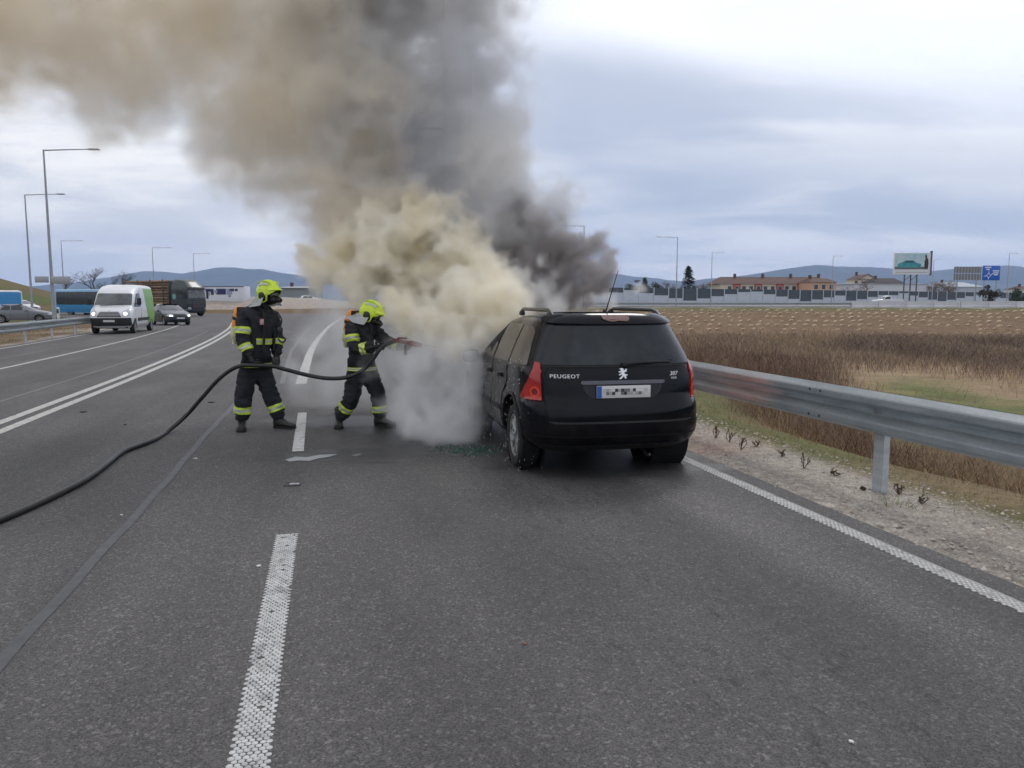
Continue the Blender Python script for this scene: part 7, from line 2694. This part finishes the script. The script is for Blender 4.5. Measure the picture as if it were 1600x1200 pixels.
brown_puffs = [
    P(450, 60, 12.2, 140), P(360, 40, 12.2, 130), P(420, 170, 12.2, 110), P(480, 240, 12.1, 95), P(520, 300, 12, 80), P(450, 250, 12.2, 66),
    P(260, 50, 12.2, 120), P(170, 60, 12.3, 118), P(190, 145, 12.3, 80), P(90, 50, 12.4, 105), P(90, 120, 12.4, 66), P(10, 40, 12.5, 115),
    P(-60, 60, 12.5, 110), P(240, 120, 12.2, 74), P(170, -50, 12.4, 130), P(320, -70, 12.3, 140), P(470, -60, 12.3, 130), P(20, -60, 12.5, 130), P(-90, -40, 12.6, 120),
    P(400, 215, 12.1, 55), P(340, 190, 12.1, 34, 1, .8), P(322, 240, 12.1, 24, 1, .8), P(350, 140, 12.1, 66), P(560, 220, 12.0, 90),
    P(540, 340, 11.8, 70), P(600, 330, 11.8, 75), P(500, 200, 12, 95), P(175, 215, 12.3, 34, 1, .8), P(560, 120, 12.1, 100), P(300, 90, 12.2, 90),
]
tan_puffs = [
    P(600, 400, 11.2, 88), P(540, 390, 11.2, 50), P(650, 370, 11.2, 74), P(690, 420, 11, 78), P(560, 440, 11, 60), P(620, 460, 10.8, 66), P(487, 390, 11.2, 22), P(500, 408, 11.2, 22), P(520, 380, 11.2, 30),
    P(590, 345, 11.3, 52), P(640, 330, 11.4, 44), P(520, 430, 11, 46), P(540, 462, 10.6, 36), P(610, 325, 11.4, 30),
    P(660, 480, 10.2, 60), P(720, 470, 10.0, 68), P(740, 495, 9.7, 60), P(690, 515, 9.5, 44), P(780, 480, 9.6, 50), P(620, 500, 9.7, 34), P(770, 512, 9.3, 38), P(650, 505, 9.4, 36),
    P(760, 450, 10.4, 60), P(800, 495, 9.3, 22), P(700, 380, 11.3, 52), P(600, 478, 9.6, 30), P(730, 430, 10.6, 55), P(600, 500, 9.5, 20), P(740, 530, 9.2, 28), P(608, 478, 9.2, 32), P(628, 498, 9.2, 28), P(588, 460, 9.3, 26), P(645, 520, 9.25, 22), P(700, 540, 9.2, 26),
]
white_puffs = [
    P(790, 440, 10.6, 48), P(840, 448, 10.7, 44), P(880, 458, 10.6, 38), P(920, 466, 10.6, 32), P(960, 470, 10.6, 26), P(990, 476, 10.6, 18), P(1000, 458, 10.8, 13),
    P(860, 425, 10.7, 26), P(830, 405, 10.8, 24), P(945, 455, 10.6, 20), P(800, 410, 10.8, 32), P(760, 430, 10.6, 40), P(870, 475, 10.4, 30), P(930, 480, 10.4, 26),
]
steam_puffs = [
    P(700, 560, 9.3, 72, .8), P(720, 600, 9.2, 72, .8), P(690, 620, 9.2, 62, .8), P(720, 650, 8.9, 54, .8), P(660, 590, 9.4, 56, .8), P(740, 545, 9.2, 56, .8),
    P(705, 668, 8.8, 38, .8), P(670, 640, 9.0, 42, .8), P(640, 560, 9.8, 55), P(735, 620, 8.9, 50, .7), P(730, 672, 8.7, 30, .7), P(750, 640, 8.5, 26, .6), P(755, 600, 8.7, 28, .6), P(625, 600, 9.5, 34, .8), P(640, 625, 9.3, 36), P(700, 690, 8.6, 22, .8), P(660, 540, 9.5, 60),
]
drift_puffs = [
    P(620, 600, 10.6, 70), P(560, 560, 11.4, 80), P(500, 560, 12, 80), P(470, 590, 11.6, 58), P(530, 610, 11.0, 52), P(455, 540, 12.5, 62), P(500, 500, 12.5, 66),
    P(610, 640, 10.0, 34), P(575, 620, 10.6, 42), P(640, 520, 11, 70), P(560, 510, 11.5, 60), P(450, 600, 11.6, 34), P(600, 560, 10.8, 60), P(650, 660, 9.1, 26), P(680, 600, 9.4, 60), P(480, 530, 12, 70), P(590, 655, 9.8, 24), P(430, 570, 12.5, 50),
]
m_dark = smoke_mat('dark_smoke', (0.77, 0.775, 0.80), 2.8, 0.0, ((0.86, .845, .82), None, 0.7))
m_tail = smoke_mat('black_smoke', (0.46, 0.42, 0.40), 8.0, 0.0, ((0.62, .60, .60), None, 1.6))
m_brown = smoke_mat('brown_smoke', (0.94, 0.875, 0.76), 2.1, 0.0, ((0.93, .895, .83), None, 0.6))
m_tan = smoke_mat('tan_smoke', (0.995, 0.945, 0.81), 8.0, 0.0, ((0.998, .972, .90), None, 1.2))
m_white = smoke_mat('white_smoke', (0.985, 0.98, 0.965), 5.0)
m_steam = smoke_mat('steam', (0.99, 0.991, 0.997), 3.2)
m_drift = smoke_mat('drifting_smoke', (0.99, 0.99, 0.995), 1.6)
smoke_volume('smoke', 'dark grey smoke column rising from the bonnet of the burning car', (-4.4, 10.0, 0.9), (2.4, 14.8, 8.2), .046, dark_puffs, m_dark, 11, warp=.22, gain=2.4, bias=.30, octs=((1.1, .14), (.55, .24), (.28, .19), (.14, .13), (.08, .08)))
smoke_volume('smoke', 'blackish smoke curling out over the far side of the car roof', (-1.0, 10.2, 0.9), (2.6, 12.4, 3.6), .035, tail_puffs, m_tail, 31, warp=.12, gain=3.4, octs=((.5, .12), (.28, .20), (.14, .18), (.075, .13)))
smoke_volume('smoke', 'brown smoke drifting high over the opposite lanes', (-10.8, 10.2, 1.6), (-0.6, 14.2, 8.2), .055, brown_puffs, m_brown, 12, warp=.24, gain=1.7, bias=.24, octs=((1.1, .16), (.55, .22), (.28, .17), (.15, .11), (.09, .06)))
smoke_volume('smoke', 'thick yellowish smoke billowing beside the burning car', (-3.7, 8.4, 0.5), (1.0, 12.4, 4.2), .032, tan_puffs, m_tan, 13, warp=.2, gain=3.2, bias=.08, octs=((.7, .16), (.36, .26), (.18, .18), (.09, .13), (.06, .07)))
smoke_volume('smoke', 'white smoke curling over the roof of the burning car', (-1.2, 9.8, 0.9), (2.5, 11.8, 3.0), .035, white_puffs, m_white, 14, warp=.18, gain=1.8, octs=((.5, .22), (.25, .25), (.12, .16), (.07, .1)))
smoke_volume('steam', 'pale steam pouring down beside the front door of the burning car', (-2.4, 7.7, 0.0), (0.2, 11.0, 1.9), .036, steam_puffs, m_steam, 15, warp=.18, gain=1.7, bias=.18, octs=((.5, .20), (.25, .26), (.12, .18), (.07, .11)))
smoke_volume('steam', 'thin smoke drifting low over the road behind the firefighters', (-5.4, 8.8, 0.0), (0.2, 14.6, 2.2), .06, drift_puffs, m_drift, 16, gain=1.1, octs=((.9, .3), (.45, .28), (.22, .18)))
